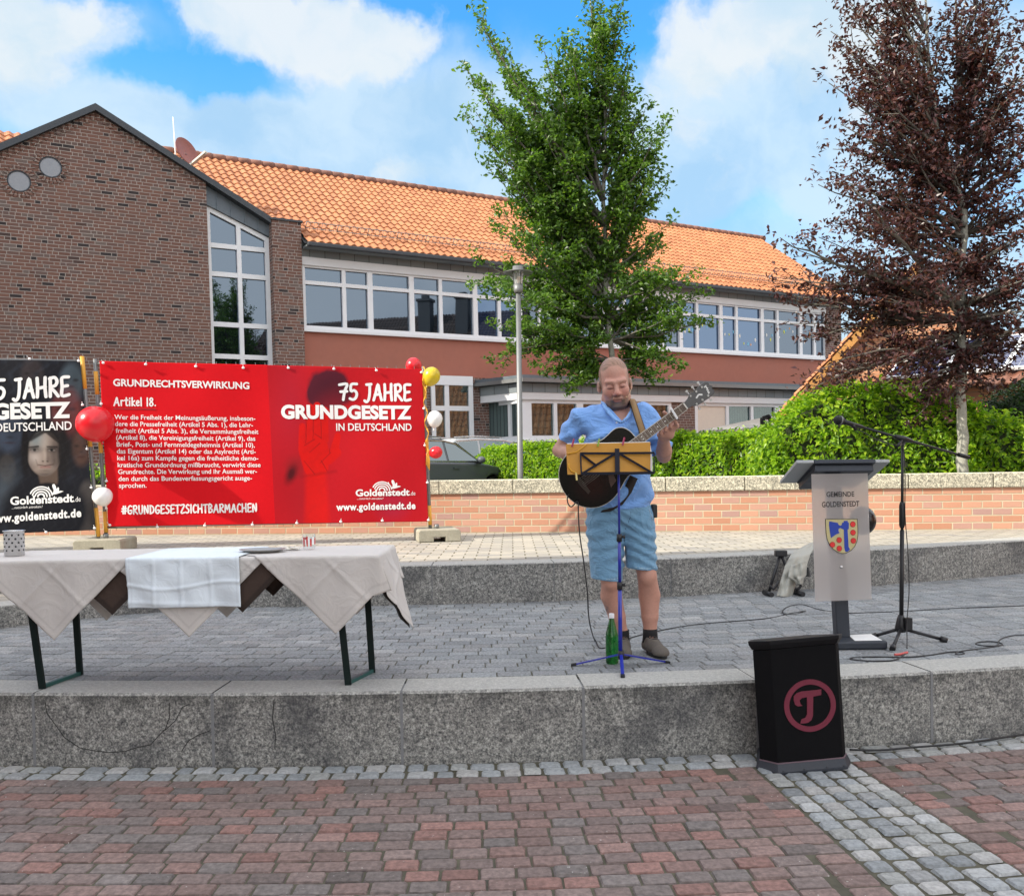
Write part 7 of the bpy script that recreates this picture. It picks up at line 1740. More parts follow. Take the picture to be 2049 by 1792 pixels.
# --- joints
sL, sR = LM(540, 770, 0.0), LM(1195, 770, 0.0)
eL, eR = LM(318, 1080, 0.10), LM(1362, 1135, -0.03)
wL = LM(600, 1160, -0.17); wR = LM(1357, 945, -0.20)
kL, kR = L8(640, 800, -0.03), L8(958, 760, -0.03)
cL, cR = L8(645, 930, 0.025), L8(978, 930, 0.025)
aL, aR = L8(738, 1270, 0.05), L8(985, 1260, 0.03)
hipL, hipR = np.array([-0.085, 0.0, 0.92]), np.array([0.115, 0.0, 0.92])
nb = LM(905, 690, 0.02)
HR = rotm(RAD(13), RAD(-3), RAD(-6))         # head: looks down, leans to one side
eye = LM(884, 436, -0.125); HC_ = eye-HR @ np.array([0, -0.108, -0.004])
hp3 = lambda x, y, z: HC_+HR @ np.array([x, y, z])
# --- guitar frame: e along the neck, n towards its lower side, front faces the viewer
GC = LM(640, 1323, -0.215); GN = LM(1565, 640, -0.30)
e_ = (GN-GC)/np.linalg.norm(GN-GC); f_ = np.array([0, -1.0, 0]); f_ = f_-e_*(f_ @ e_); f_ /= np.linalg.norm(f_); n_ = np.cross(f_, e_); n_ = n_ if n_[2] < 0 else -n_
GL_ = np.linalg.norm(GN-GC)
gp = lambda a, b, o=0.0: GC+e_*a-n_*b+f_*o          # b up, o towards the viewer

fb = Field((-0.50, -0.46, -0.02), (0.44, 0.26, 1.98), 0.0046)
fb.ell((0.015, 0.01, 0.93), (0.175, 0.125, 0.15), 0.05); fb.ell((0.008, -0.02, 1.10), (0.19, 0.155, 0.19), 0.05); fb.ell((0.0, 0.0, 1.34), (0.20, 0.125, 0.19), 0.05)
fb.cone(sL+np.array([0.05, 0, -0.01]), sR-np.array([0.05, 0, 0.01]), 0.056, 0.056, 0.04)
fb.cone(nb+np.array([0, 0.01, -0.08]), hp3(0, 0.035, -0.07), 0.068, 0.064, 0.04)
fb.cone(LM(690, 720, 0.03), hp3(0, 0.06, -0.11), 0.03, 0.04, 0.04); fb.cone(LM(1090, 720, 0.03), hp3(0, 0.06, -0.11), 0.03, 0.04, 0.04)
for S_, E_, W_ in ((sL, eL, wL), (sR, eR, wR)):
    fb.chain([S_, S_*0.45+E_*0.55, E_], [0.055, 0.052, 0.044], 0.012); m_ = E_*0.72+W_*0.28
    fb.chain([E_, m_, W_], [0.044, 0.049, 0.031], 0.012)
for hp_, k_, c_, a_ in ((hipL, kL, cL, aL), (hipR, kR, cR, aR)):
    fb.chain([hp_, hp_*0.5+k_*0.5, k_], [0.095, 0.075, 0.060], 0.012)
    fb.chain([k_, c_, c_*0.45+a_*0.55, a_], [0.060, 0.068, 0.054, 0.038], 0.010)
    fb.ell(k_+np.array([0, -0.035, 0.0]), (0.036, 0.026, 0.05), 0.03)
    fb.cone(a_, a_-np.array([0.0, 0.03, a_[2]-0.05]), 0.036, 0.03, 0.03)
# head
h0 = 0.0
fb.ell(hp3(0, 0.022, 0.046), (0.093, 0.118, 0.116), 0.02, HR); fb.ell(hp3(0, -0.018, -0.045), (0.080, 0.092, 0.105), 0.04, HR)
fb.ell(hp3(0, -0.060, -0.118), (0.048, 0.042, 0.036), 0.035, HR); fb.cone(hp3(-0.062, -0.01, -0.095), hp3(-0.025, -0.06, -0.125), 0.030, 0.030, 0.03); fb.cone(hp3(0.062, -0.01, -0.095), hp3(0.025, -0.06, -0.125), 0.030, 0.030, 0.03)
for sx in (-1, 1):
    fb.ell(hp3(sx*0.046, -0.068, -0.045), (0.034, 0.034, 0.036), 0.03, HR)
    fb.cone(hp3(sx*0.016, -0.108, 0.020), hp3(sx*0.056, -0.088, 0.022), 0.013, 0.012, 0.022)
    fb.ell(hp3(sx*0.036, -0.128, -0.010), (0.022, 0.020, 0.014), 0.016, HR, 'cut')
    fb.ell(hp3(sx*0.036, -0.094, -0.010), (0.020, 0.018, 0.015), 0.006, HR)
    fb.ell(hp3(sx*0.101, 0.018, -0.020), (0.013, 0.026, 0.038), 0.008, HR); fb.ell(hp3(sx*0.112, 0.008, -0.016), (0.008, 0.012, 0.020), 0.006, HR, 'cut')
    fb.ell(hp3(sx*0.016, -0.118, -0.056), (0.012, 0.014, 0.010), 0.010, HR)
fb.cone(hp3(0, -0.106, 0.008), hp3(0, -0.138, -0.048), 0.012, 0.0165, 0.014)
fb.ell(hp3(0, -0.103, -0.090), (0.034, 0.020, 0.018), 0.018, HR); fb.cone(hp3(-0.024, -0.112, -0.083), hp3(0.024, -0.112, -0.083), 0.0075, 0.0075, 0.006); fb.cone(hp3(-0.02, -0.111, -0.099), hp3(0.02, -0.111, -0.099), 0.0085, 0.0085, 0.006)
fb.cone(hp3(-0.028, -0.128, -0.0915), hp3(0.028, -0.128, -0.0915), 0.0065, 0.0065, 0.006, 'cut')
# fretting hand: fingers come round the lower side of the neck
def an(px_, py_):     # position along the neck of a picture point
    p = LM(px_, py_, -0.29); return (p-GC) @ e_
A_ = an(1440, 745); Bp = an(1295, 860); RN = 0.026
kn = []
for i, f in enumerate((0.0, 0.34, 0.67, 1.0)):
    a = A_+(Bp-A_)*f; ln = (1.0, 1.08, 1.02, 0.82)[i]; lean = 0.006*(i-1)
    m0 = gp(a-0.010, -0.066+0.004*i, -0.030); m1 = gp(a-0.004, -0.047, 0.024*ln); m2 = gp(a+lean+0.006, -0.020, 0.036); m3 = gp(a+lean+0.012, (0.008, 0.000, 0.012, -0.002)[i], 0.020)
    kn.append(m0); fb.chain([m0, m1, m2, m3], [0.0125, 0.0112, 0.0100, 0.0085], 0.004)
pm = gp((A_+Bp)/2-0.02, -0.085, -0.052)
for q in kn: fb.cone(q, pm, 0.015, 0.022, 0.014)
fb.cone(kn[0], kn[3], 0.017, 0.015, 0.012); fb.cone(pm, wR, 0.030, 0.030, 0.02)
fb.chain([pm, gp(A_-0.004, -0.030, -0.050), gp(A_-0.012, 0.012, -0.044), gp(A_-0.020, 0.042, -0.016)], [0.020, 0.016, 0.0125, 0.0105], 0.008)
# strumming hand over the sound hole
pl_ = gp(0.10, 0.075, 0.072); fb.cone(wL, pl_, 0.031, 0.026, 0.02)
for i in range(4):
    k0 = pl_+e_*(0.012-0.010*i)+n_*(0.022*i-0.02)+f_*0.004
    k1 = k0+e_*0.034+n_*0.010+f_*0.010; k2 = k1+e_*0.012+n_*0.024-f_*0.010; k3 = k2-e_*0.008+n_*0.014-f_*0.012
    fb.chain([k0, k1, k2, k3], [0.0115, 0.0105, 0.0095, 0.008], 0.005)
t0 = pl_-n_*0.018; fb.chain([t0, t0+e_*0.03-n_*0.012, t0+e_*0.062+n_*0.004], [0.014, 0.011, 0.009], 0.008)
V, Fc = fb.mesh()
# colours of the skin, stubble, hair, lips, closed lids
Q = (V-HC_) @ HR; hx, hy_, hz = Q[:, 0], Q[:, 1], Q[:, 2]
skin = np.array([0.50, 0.272, 0.205]); C = np.tile(skin, (len(V), 1)); isH = (np.linalg.norm(Q, axis=1) < 0.21) & (hz > -0.165)
ns = fbm2(V[:, 0]*1.0, V[:, 2]+V[:, 1], 0.035, 2.0); C *= (1+0.05*ns)[:, None]
def tint(m_, c):
    global C
    m_ = (np.clip(m_, 0, 1)*isH)[:, None]; C = C*(1-m_)+np.array(c)*m_
g_ = lambda v, s_: np.exp(-(v/s_)**2)
redd = g_(np.abs(hx)-0.045, 0.028)*g_(hz+0.045, 0.035)*(hy_ < -0.03)+g_(hx, 0.02)*g_(hz+0.05, 0.02)*(hy_ < -0.11)+g_(hz-0.05, 0.03)*(hy_ < -0.06)*0.5
tint(redd*0.6, (0.54, 0.205, 0.165))
line = 0.104+0.020*np.cos(hx/0.075*pi)-0.012*g_(hx, 0.022)                      # receding hair line, lower at the temples
top_ = np.clip((hz-line-0.10*np.maximum(0, -hy_-0.075))/0.010, 0, 1); sides = np.clip((np.abs(hx)-0.079)/0.006, 0, 1)*np.clip((hy_+0.050)/0.012, 0, 1)*np.clip((hz+0.030)/0.012, 0, 1)
back = np.clip((hy_-0.02)/0.02, 0, 1)*np.clip((hz+0.05)/0.02, 0, 1); hair = np.maximum(np.maximum(top_, sides), back); hair = np.where(np.abs(hx) > 0.1005, 0, hair)
fz = np.clip(0.75+0.5*fbm2(V[:, 0]+V[:, 1], V[:, 2], 0.006, 3.0), 0.3, 1)
tint(hair*0.88*fz, (0.185, 0.115, 0.068)); tint(sides*0.35, (0.26, 0.21, 0.165))
beard = np.clip((-hz-0.088)/0.012, 0, 1)*(hy_ < -0.005)*np.clip((0.078-np.abs(hx))/0.01, 0, 1)+g_(hz+0.070, 0.010)*(np.abs(hx) < 0.034)*(hy_ < -0.1)*0.55+g_(np.abs(hx)-0.036, 0.009)*(hz < -0.066)*(hz > -0.13)*(hy_ < -0.07)*0.8
tint(beard*0.75, (0.105, 0.072, 0.054)); tint(g_(hx, 0.026)*(hz < -0.106)*(hz > -0.142)*(hy_ < -0.07)*0.75, (0.27, 0.215, 0.175)); tint(np.clip((-hz-0.135)/0.01, 0, 1)*(hy_ < 0.02)*0.6, (0.055, 0.040, 0.032))
tint(g_(hz+0.0915, 0.0045)*(np.abs(hx) < 0.029)*(hy_ < -0.09), (0.13, 0.045, 0.04)); tint(g_(hz+0.100, 0.006)*(np.abs(hx) < 0.022)*(hy_ < -0.1)*0.7, (0.44, 0.17, 0.15))
for sx in (-1, 1):
    tint(g_(hx-sx*0.036, 0.020)*g_(hz+0.018+0.15*(np.abs(hx-sx*0.036))*0, 0.0042)*(hy_ < -0.06)*0.95, (0.055, 0.03, 0.028)); tint(g_(hx-sx*0.036, 0.022)*g_(hz+0.005, 0.010)*(hy_ < -0.06)*0.35, (0.36, 0.16, 0.13))
    tint(g_(hx-sx*0.038, 0.022)*g_(hz-0.020, 0.006)*(hy_ < -0.06)*0.45, (0.23, 0.15, 0.10)); tint(g_(hx-sx*0.0095, 0.005)*g_(hz+0.063, 0.005)*(hy_ < -0.11), (0.10, 0.04, 0.035))
lg_ = (V[:, 2] < 0.75); C[lg_] *= np.array([1.0, 0.95, 0.94])
tat = g_(V[:, 0]-(L8(600, 1060)[0]), 0.020)*g_(V[:, 2]-L8(600, 1055)[2], 0.045)*(V[:, 1] < 0.03)*np.clip(fbm2(V[:, 0], V[:, 2], 0.008, 1)+0.7, 0, 1)*(V[:, 2] < 0.6)
C = C*(1-0.75*tat[:, None])+np.array([0.09, 0.085, 0.095])*0.75*tat[:, None]
M_skin = colmat('skin', 0.48, grain=0.07, scale=90, bump=0.12, bdist=0.002, sss=0.0)
W3 = lambda V_: V_+np.array(MO)
npmesh('body', W3(V), Fc, [M_skin], man, C)

# --- shirt
def fabric(name, c, rib=0.0, dark=0.25, seam=None):
    m_, gg, b = newmat(name); P = gg.pos(); n1 = gg.noise(P, 7, 4, 0.6); n2 = gg.noise(gg.vm('MULTIPLY', P, (140, 140, 40)), 1.0, 2, 0.6)
    f = gg.m('ADD', 1-dark, gg.m('MULTIPLY', gg.m('ADD', gg.m('MULTIPLY', n1, 0.6), gg.m('MULTIPLY', n2, 0.4)), 2*dark))
    x, y, z = gg.sep(P); q_ = gg.comb(gg.m('ADD', x, gg.m('MULTIPLY', z, 0.35)), y, gg.m('MULTIPLY', z, 1.5))
    w1 = gg.noise(q_, 6.5, 3, 0.42, dist=1.0); w2 = gg.noise(q_, 17, 2, 0.45, dist=0.8)
    rd = lambda w: gg.m('POWER', gg.m('SUBTRACT', 1.0, gg.m('ABSOLUTE', gg.m('SUBTRACT', gg.m('MULTIPLY', w, 2.0), 1.0))), 3.0)
    hgt = gg.m('ADD', gg.m('ADD', gg.m('MULTIPLY', rd(w1), 1.0), gg.m('MULTIPLY', rd(w2), 0.28)), gg.m('MULTIPLY', n2, 0.05))
    setb(gg, b, color=gg.mix(1.0, c, gg.comb(f, f, f), 'MULTIPLY'), rough=0.85, sheen=0.2, normal=gg.bump(hgt, 0.42, 0.028)); return m_
fs = Field((-0.46, -0.30, 0.86), (0.40, 0.26, 1.70), 0.0058)
fs.ell((0.010, 0.005, 0.99), (0.205, 0.160, 0.24), 0.04); fs.ell((0.006, -0.02, 1.12), (0.208, 0.178, 0.20), 0.05); fs.ell((0.0, -0.002, 1.35), (0.218, 0.145, 0.20), 0.05)
fs.cone(sL+np.array([0.04, 0, -0.008]), sR-np.array([0.04, 0, 0.008]), 0.075, 0.075, 0.05)
fs.cone(LM(660, 690, 0.03), nb+np.array([-0.02, 0.04, -0.02]), 0.045, 0.070, 0.05); fs.cone(LM(1120, 690, 0.03), nb+np.array([0.02, 0.04, -0.02]), 0.045, 0.070, 0.05)
slv = []
for S_, E_, f in ((sL, eL, 0.66), (sR, eR, 0.90)):
    q = S_+(E_-S_)*f; fs.cone(S_, S_+(E_-S_)*(f+0.12), 0.071, 0.076, 0.03); slv.append((q, (E_-S_)/np.linalg.norm(E_-S_)))
X, Y, Z = fs.ax[0][:, None, None], fs.ax[1][None, :, None], fs.ax[2][None, None, :]
fold = 1.7*(0.0045*np.sin(34*Z+22*X+4*np.sin(9*X+3))+0.0035*np.sin(58*Z-30*X+3*np.sin(14*Z))+0.004*np.sin(26*X-12*Z+2*np.sin(11*Z+1)))
fs.D += (fold*np.clip(1.5-np.abs(Z-1.2)*1.2, 0.35, 1)).astype(np.float32)
hem = 0.955-0.018*np.cos((X-0.05)*9)+0.05*np.clip(-X-0.1, 0, 1)
fs.D = np.maximum(fs.D, hem-Z)
for q, d in slv:
    sl, x, y, z = fs.sub(q-0.16, q+0.16); cut = (x-q[0])*d[0]+(y-q[1])*d[1]+(z-q[2])*d[2]; near = np.sqrt((x-q[0])**2+(y-q[1])**2+(z-q[2])**2) < 0.155
    fs.D[sl] = np.where(near, np.maximum(fs.D[sl], cut), fs.D[sl])
vz = LM(935, 800, 0)[2]; vx = LM(930, 800, 0)[0]
wedge = np.maximum(np.maximum((vz-Z+1.05*np.abs(X-vx-0.10*(Z-vz)))*0.69, Y-0.02), -0.4-Y); fs.D = np.maximum(fs.D, -wedge)
nk_ = np.sqrt((X-nb[0])**2+((Y-nb[1]-0.02)*1.05)**2)-(0.080+0.25*np.maximum(0, Z-1.60)); fs.D = np.maximum(fs.D, -np.maximum(nk_, LM(900, 640)[2]-0.012-Z))
V, Fc = fs.mesh(); M_shirt = fabric('light_blue_cotton', (0.195, 0.395, 0.80), dark=0.10); shirt = npmesh('shirt', W3(V), Fc, [M_shirt], man)
def on_front(fd, x, z, o=0.003):         # point on a field's front surface
    ix = min(max(int((x-fd.lo[0])/fd.h), 0), len(fd.ax[0])-1); iz = min(max(int((z-fd.lo[2])/fd.h), 0), len(fd.ax[2])-1)
    colm = fd.D[ix, :, iz]; k = np.argmax(colm < 0); return np.array([x, (fd.ax[1][k] if (colm < 0).any() else 0)-o, z])
M_shirt2 = fabric('light_blue_collar', (0.22, 0.43, 0.82), dark=0.08)
mb = MB(); cpts = [LM(760, 575, 0.05), LM(752, 600, 0.0), LM(775, 650, -0.06), LM(820, 715, -0.115), LM(880, 775, -0.145), LM(930, 805, -0.155)]
mb.tube([Vector(q)+MO for q in cpts], [0.010, 0.014, 0.014, 0.012, 0.010, 0.008], 8)
cpts = [LM(1020, 590, 0.05), LM(1045, 620, -0.01), LM(1035, 690, -0.085), LM(990, 760, -0.135), LM(935, 805, -0.155)]
mb.tube([Vector(q)+MO for q in cpts], [0.010, 0.012, 0.011, 0.009, 0.007], 8); mb.build('collar', M_shirt2, shirt)
for q in ((828, 690), (905, 800)):
    p = LM(*q, -0.2); s_ = on_front(fs, p[0], p[2], 0.004); mb = MB(); mb.ball(Vector(s_)+MO, 0.007, 10, 6, sc=(1, 0.5, 1)); mb.build('button', M_white, shirt)
# --- shorts
fj = Field((-0.30, -0.24, 0.42), (0.34, 0.24, 1.06), 0.0058)
hL, hR_ = L8(607, 775, -0.015), L8(915, 690, -0.015)
fj.ell((0.013, 0.006, 0.93), (0.200, 0.148, 0.16), 0.03); fj.cone((-0.085, 0.0, 0.86), hL+np.array([0, 0, -0.05]), 0.122, 0.098, 0.03); fj.cone((0.118, 0.0, 0.86), hR_+np.array([0, 0, -0.05]), 0.118, 0.095, 0.03)
X, Y, Z = fj.ax[0][:, None, None], fj.ax[1][None, :, None], fj.ax[2][None, None, :]
wr = 0.0060*np.sin(88*Z+18*X+3*np.sin(15*X+6*Z))*np.clip(np.sin(9*Z+5*X+1)+0.6, 0, 1)+0.004*np.sin(45*Z-35*np.abs(X-0.02)+2)*np.clip((Z-0.66)*6, 0, 1)
fj.D += wr.astype(np.float32)
cutL = np.maximum(hL[2]-0.012+0.12*(X-hL[0])*-1-Z, -1); cutR = hR_[2]-0.006+0.10*(X-hR_[0])*-1-Z
fj.D = np.where(X < 0.030, np.maximum(fj.D, cutL), np.maximum(fj.D, cutR)); fj.D = np.maximum(fj.D, Z-1.0)
# slit between the legs and hollow hems
gapx = L8(762, 600)[0]; fj.D = np.maximum(fj.D, np.where(Z < L8(770, 490)[2], 0.006-np.abs(X-gapx-0.02*(0.7-Z)), -1).astype(np.float32))
V, Fc = fj.mesh(); M_denim = fabric('light_denim', (0.155, 0.315, 0.475), dark=0.20); sho = npmesh('shorts', W3(V), Fc, [M_denim], man)
M_stitch = plain('pale_stitching', (0.40, 0.50, 0.58), 0.8)
def stitch(name, pts, r_, mat_):
    mb = MB(); out_ = []
    for (ax_, ay), (bx_, by) in zip(pts, pts[1:]):
        for t in np.linspace(0, 1, 8):
            p = L8(ax_+(bx_-ax_)*t, ay+(by-ay)*t, -0.13); out_.append(Vector(on_front(fj, p[0], p[2], 0.0005))+MO)
    mb.tube(out_, r_, 5); return mb.build(name, mat_, sho)
stitch('fly_seam', [(815, 180), (812, 250), (790, 310), (772, 370), (768, 480)], 0.0028, plain('dark_seam', (0.05, 0.10, 0.16), 0.8))
stitch('pocket_edge', [(465, 190), (470, 260), (445, 290), (425, 300)], 0.0028, M_stitch); stitch('pocket_edge', [(985, 180), (1005, 240), (1022, 280)], 0.0028, M_stitch)
stitch('hem_stitching', [(495, 760), (560, 790), (640, 795), (720, 785)], 0.0022, M_stitch); stitch('hem_stitching', [(800, 668), (870, 690), (960, 703), (1035, 690)], 0.0022, M_stitch)
p = LM(1262, 1665, -0.02); mb = MB(); q = Vector(p)+MO; mb.box((q.x-0.018, q.y-0.04, q.z-0.055), (q.x+0.016, q.y+0.03, q.z+0.03)); mb.build('belt_pack', M_blk, man, bevel=0.008)
# --- socks and shoes
M_sock = plain('black_sock', (0.012, 0.012, 0.013), 0.95, bump=0.3, bscale=300); M_suede = plain('grey_brown_suede', (0.115, 0.100, 0.085), 0.9, var=0.2, scale=30, bump=0.4, bscale=200); M_sole = plain('black_sole', (0.012, 0.012, 0.012), 0.7); M_lace = plain('dark_lace', (0.045, 0.038, 0.035), 0.8)
for a_, hd, nm in ((aL, RAD(-3), 'l'), (aR, RAD(14), 'r')):
    mb = MB(); A3 = Vector(a_)+MO; mb.tube([A3+Vector((0, 0, 0.030)), A3, Vector((A3.x, A3.y+0.005, Z1+0.06))], [0.0475, 0.0475, 0.052], 16); mb.build('sock', M_sock, man)
    fsx = Field((-0.09, -0.27, -0.002), (0.09, 0.12, 0.17), 0.0045)
    fsx.chain([(0, 0.035, 0.045), (0, -0.06, 0.050), (0, -0.165, 0.036)], [0.043, 0.045, 0.042], 0.03); fsx.cone((0, 0.005, 0.06), (0, 0.0, 0.115), 0.045, 0.040, 0.03); fsx.cone((-0.006, -0.02, 0.095), (0, -0.12, 0.058), 0.030, 0.026, 0.02); fsx.ell((0, -0.175, 0.034), (0.049, 0.055, 0.034), 0.02)
    X, Y, Z = fsx.ax[0][:, None, None], fsx.ax[1][None, :, None], fsx.ax[2][None, None, :]
    fsx.D = np.maximum(fsx.D, 0.020-Z); fsx.D = np.maximum(fsx.D, (Z-0.112-0.15*(Y))); Vs, Fs = fsx.mesh()
    Mx = np.array(Matrix.Rotation(hd, 3, 'Z')); off = np.array([a_[0], a_[1]+0.0, 0.0])
    sh_ = npmesh('shoe', W3(Vs @ Mx.T+off), Fs, [M_suede], man)
    mb = MB(); out_ = [(0.046*sin(t)*(1.0 if cos(t) < 0 else 1.06), (0.082*-cos(t) if cos(t) < 0 else -cos(t)*0.155)-0.06+(0.0)) for t in np.linspace(0, 2*pi, 40, endpoint=False)]
    fr3 = lambda u, v, t: tuple(Vector(Mx @ np.array([u*1.02, v-0.012, t])+off)+MO)
    mb.prism(out_, fr3, 0.001, 0.026); mb.build('sole', M_sole, sh_, bevel=0.004)
    mb = MB()
    for k in range(5):
        y = -0.035-0.021*k; z = 0.126-0.0115*k
        pts = [Vector(Mx @ np.array([x_, y+abs(x_)*0.2, z-(x_*18)**2*0.03])+off)+MO for x_ in np.linspace(-0.030, 0.030, 7)]; mb.tube(pts, 0.0034, 6)
    mb.build('laces', M_lace, sh_)
# --- headset microphone at the cheek
mb = MB(); mb.tube([Vector(hp3(*q))+MO for q in ((0.105, 0.01, -0.02), (0.098, -0.035, -0.045), (0.078, -0.080, -0.075), (0.058, -0.105, -0.083))], 0.0022, 6); mb.ball(Vector(hp3(0.056, -0.108, -0.083))+MO, 0.006, 8, 6); mb.build('headset', plain('beige_headset', (0.55, 0.36, 0.22), 0.5), man)

# ================================================================== guitar
GLoc = tuple(Vector(GC)+MO); gt = thing('guitar', 'black acoustic guitar with pale edging held by the man', 'guitar', GLoc)
WA = [(-0.198, 0.0), (-0.192, 0.05), (-0.175, 0.098), (-0.145, 0.140), (-0.10, 0.174), (-0.05, 0.191), (0.0, 0.195), (0.05, 0.186), (0.10, 0.166), (0.14, 0.146), (0.18, 0.134), (0.22, 0.136), (0.26, 0.143), (0.295, 0.140), (0.325, 0.118), (0.342, 0.085), (0.348, 0.045)]
up_side = WA; lo_side = [(a, w if a < 0.24 else max(0.03, w-(a-0.24)*1.25)) for a, w in WA]
outl = [(a, w) for a, w in up_side]+[(a, -w) for a, w in reversed(lo_side[1:])]
def smooth_poly(P_, it=2):
    for _ in range(it):
        q = []
        for i in range(len(P_)):
            a, b = P_[i], P_[(i+1) % len(P_)]; q += [(a[0]*0.75+b[0]*0.25, a[1]*0.75+b[1]*0.25), (a[0]*0.25+b[0]*0.75, a[1]*0.25+b[1]*0.75)]
        P_ = q
    return P_
outl = smooth_poly(outl, 2)
frg = lambda u, v, t: tuple(Vector(gp(u, v, t))+MO)
m_, gg, b = newmat('sunburst_lacquer'); P = gg.pos(); r2 = gg.vm('LENGTH', gg.vm('SUBTRACT', P, tuple(Vector(gp(-0.02, -0.03, 0.03))-Vector(GC))), out=1)
setb(gg, b, color=gg.mix(gg.ss(r2, 0.02, 0.16), (0.030, 0.006, 0.005), (0.0045, 0.0035, 0.0035)), rough=0.18, coat=0.2, coatr=0.05, spec=0.35); M_gtr = m_
mb = MB(); mb.prism(outl, frg, -0.042, 0.045); mb.build('guitar_body', M_gtr, gt, bevel=0.006, seg=3)
M_bind = plain('cream_binding', (0.62, 0.60, 0.54), 0.4)
mb = MB(); mb.tube([Vector(frg(u*1.002, v*1.002, 0.042)) for u, v in outl]+[Vector(frg(*outl[0], 0.042))], 0.0028, 6, cap=False); mb.build('edging', M_bind, gt)
mb = MB(); mb.lathe([(0.0001, 0), (0.048, 0)], 32, Matrix(((e_[0], -n_[0], f_[0], 0), (e_[1], -n_[1], f_[1], 0), (e_[2], -n_[2], f_[2], 0), (0, 0, 0, 1))).to_4x4() if False else Matrix.Translation(Vector(frg(0.155, 0, 0.0458))) @ Matrix(((e_[0], -n_[0], f_[0]), (e_[1], -n_[1], f_[1]), (e_[2], -n_[2], f_[2]))).to_4x4()); mb.build('sound_hole', plain('dark_hole', (0.004, 0.004, 0.004), 0.9), gt)
M_rose = plain('rosewood', (0.095, 0.050, 0.032), 0.5, var=0.25, scale=30); M_neck = plain('dark_neck', (0.035, 0.020, 0.014), 0.35); M_fret = plain('fret_wire', (0.55, 0.52, 0.45), 0.3, 0.9); M_pearl = plain('pearl', (0.75, 0.75, 0.72), 0.3)
nb0, nb1 = 0.027, 0.0215
mb = MB(); mb.prism([(0.20, -nb0), (GL_, -nb1), (GL_, nb1), (0.20, nb0)], frg, 0.0462, 0.0535); fbd = mb.build('fretboard', M_rose, gt)
mb = MB(); mb.prism([(0.33, -nb0*0.95), (GL_, -nb1*0.95), (GL_, nb1*0.95), (0.33, nb0*0.95)], frg, 0.024, 0.0461); mb.build('neck', M_neck, gt, bevel=0.009, seg=3)
for sg in (-1, 1):
    mb = MB(); mb.bar(frg(0.20, sg*nb0, 0.0500), frg(GL_, sg*nb1, 0.0500), 0.0022, 0.0075); mb.build('fretboard_edging', M_bind, fbd)
sc_l = 0.648; mb = MB(); wn = lambda a: nb0+(nb1-nb0)*(a-0.20)/(GL_-0.20)
fa = [GL_-(sc_l-sc_l/2**(k/12)) for k in range(0, 20)]
for a in fa[1:]:
    if a > 0.205: mb.bar(frg(a, -wn(a)+0.001, 0.0542), frg(a, wn(a)-0.001, 0.0542), 0.0022, 0.0014)
mb.build('frets', M_fret, fbd)
mb = MB()
for k in (3, 5, 7, 9, 12, 15):
    a = (fa[k]+fa[k-1])/2
    for v in ((0,) if k != 12 else (-0.009, 0.009)): mb.prism([(a+0.0045*cos(t), v+0.0045*sin(t)) for t in np.linspace(0, 2*pi, 10, endpoint=False)], frg, 0.0536, 0.0541)
mb.build('fret_markers', M_pearl, fbd)
mb = MB(); mb.bar(frg(GL_+0.002, -nb1, 0.0545), frg(GL_+0.002, nb1, 0.0545), 0.005, 0.008); mb.build('nut', M_bind, gt)
mb = MB()
for k in range(6):
    f = (k-2.5)/2.5; mb.tube([Vector(frg(-0.075, f*0.028, 0.056)), Vector(frg(0.2, f*0.023, 0.0575)), Vector(frg(GL_, f*0.0175, 0.0565))], 0.0007, 4)
mb.build('strings', M_fret, gt)
mb = MB(); mb.prism([(-0.065, -0.075), (-0.085, -0.080), (-0.095, 0), (-0.085, 0.080), (-0.065, 0.075)], frg, 0.0462, 0.055); mb.build('bridge', M_neck, gt)
mb = MB(); mb.prism([(0.08, -0.06), (0.11, -0.07), (0.10, -0.115), (0.05, -0.13), (0.06, -0.10)], frg, 0.0462, 0.0472); mb.build('pickguard', plain('brown_pickguard', (0.10, 0.055, 0.045), 0.3), gt)
# headstock
hk = [(0.0, -0.021), (0.030, -0.026), (0.055, -0.041), (0.13, -0.047), (0.178, -0.044), (0.190, -0.030), (0.186, -0.012), (0.198, 0.0), (0.186, 0.014), (0.190, 0.032), (0.178, 0.046), (0.13, 0.046), (0.055, 0.039), (0.030, 0.026), (0.0, 0.021)]
mb = MB(); mb.prism([(GL_+0.005+a, v) for a, v in hk], lambda u, v, t: frg(u, v, t-0.12*(u-GL_)), 0.034, 0.051); M_hs = plain('headstock_lacquer', (0.010, 0.010, 0.016), 0.2, coat=0.4); hs = mb.build('headstock', M_hs, gt, bevel=0.002)
for sg in (-1, 1):
    for k in range(3):
        a = GL_+0.062+0.042*k; v = sg*(0.030+0.001*k); o = 0.052-0.12*(a-GL_)
        mb = MB(); mb.tube([Vector(frg(a, v, o-0.002)), Vector(frg(a, v, o+0.006))], 0.0062, 12); mb.tube([Vector(frg(a, v, o+0.006)), Vector(frg(a, v, o+0.016))], 0.0030, 8)
        mb.tube([Vector(frg(a, v, o-0.020)), Vector(frg(a, sg*0.060, o-0.020))], 0.003, 6); mb.bar(frg(a-0.007, sg*0.066, o-0.020), frg(a+0.007, sg*0.066, o-0.020), 0.012, 0.006, up=tuple(f_)); mb.build('tuning_peg', M_chrome, hs)
mb = MB(); hf_ = lambda u, v, o: Vector(frg(GL_+u, v, 0.0522+o-0.12*u))
ribbon(mb, [(0.158, 0.022), (0.172, 0.024), (0.165, 0.012), (0.172, 0.006), (0.160, 0.0), (0.168, -0.006), (0.158, -0.012), (0.165, -0.02), (0.156, -0.022)], 0.006, hf_, 0.0); ribbon(mb, [(0.085, 0.0), (0.105, 0.006), (0.12, -0.004)], 0.010, hf_, 0.0002); mb.build('inlay', M_pearl, hs)
mb = MB()
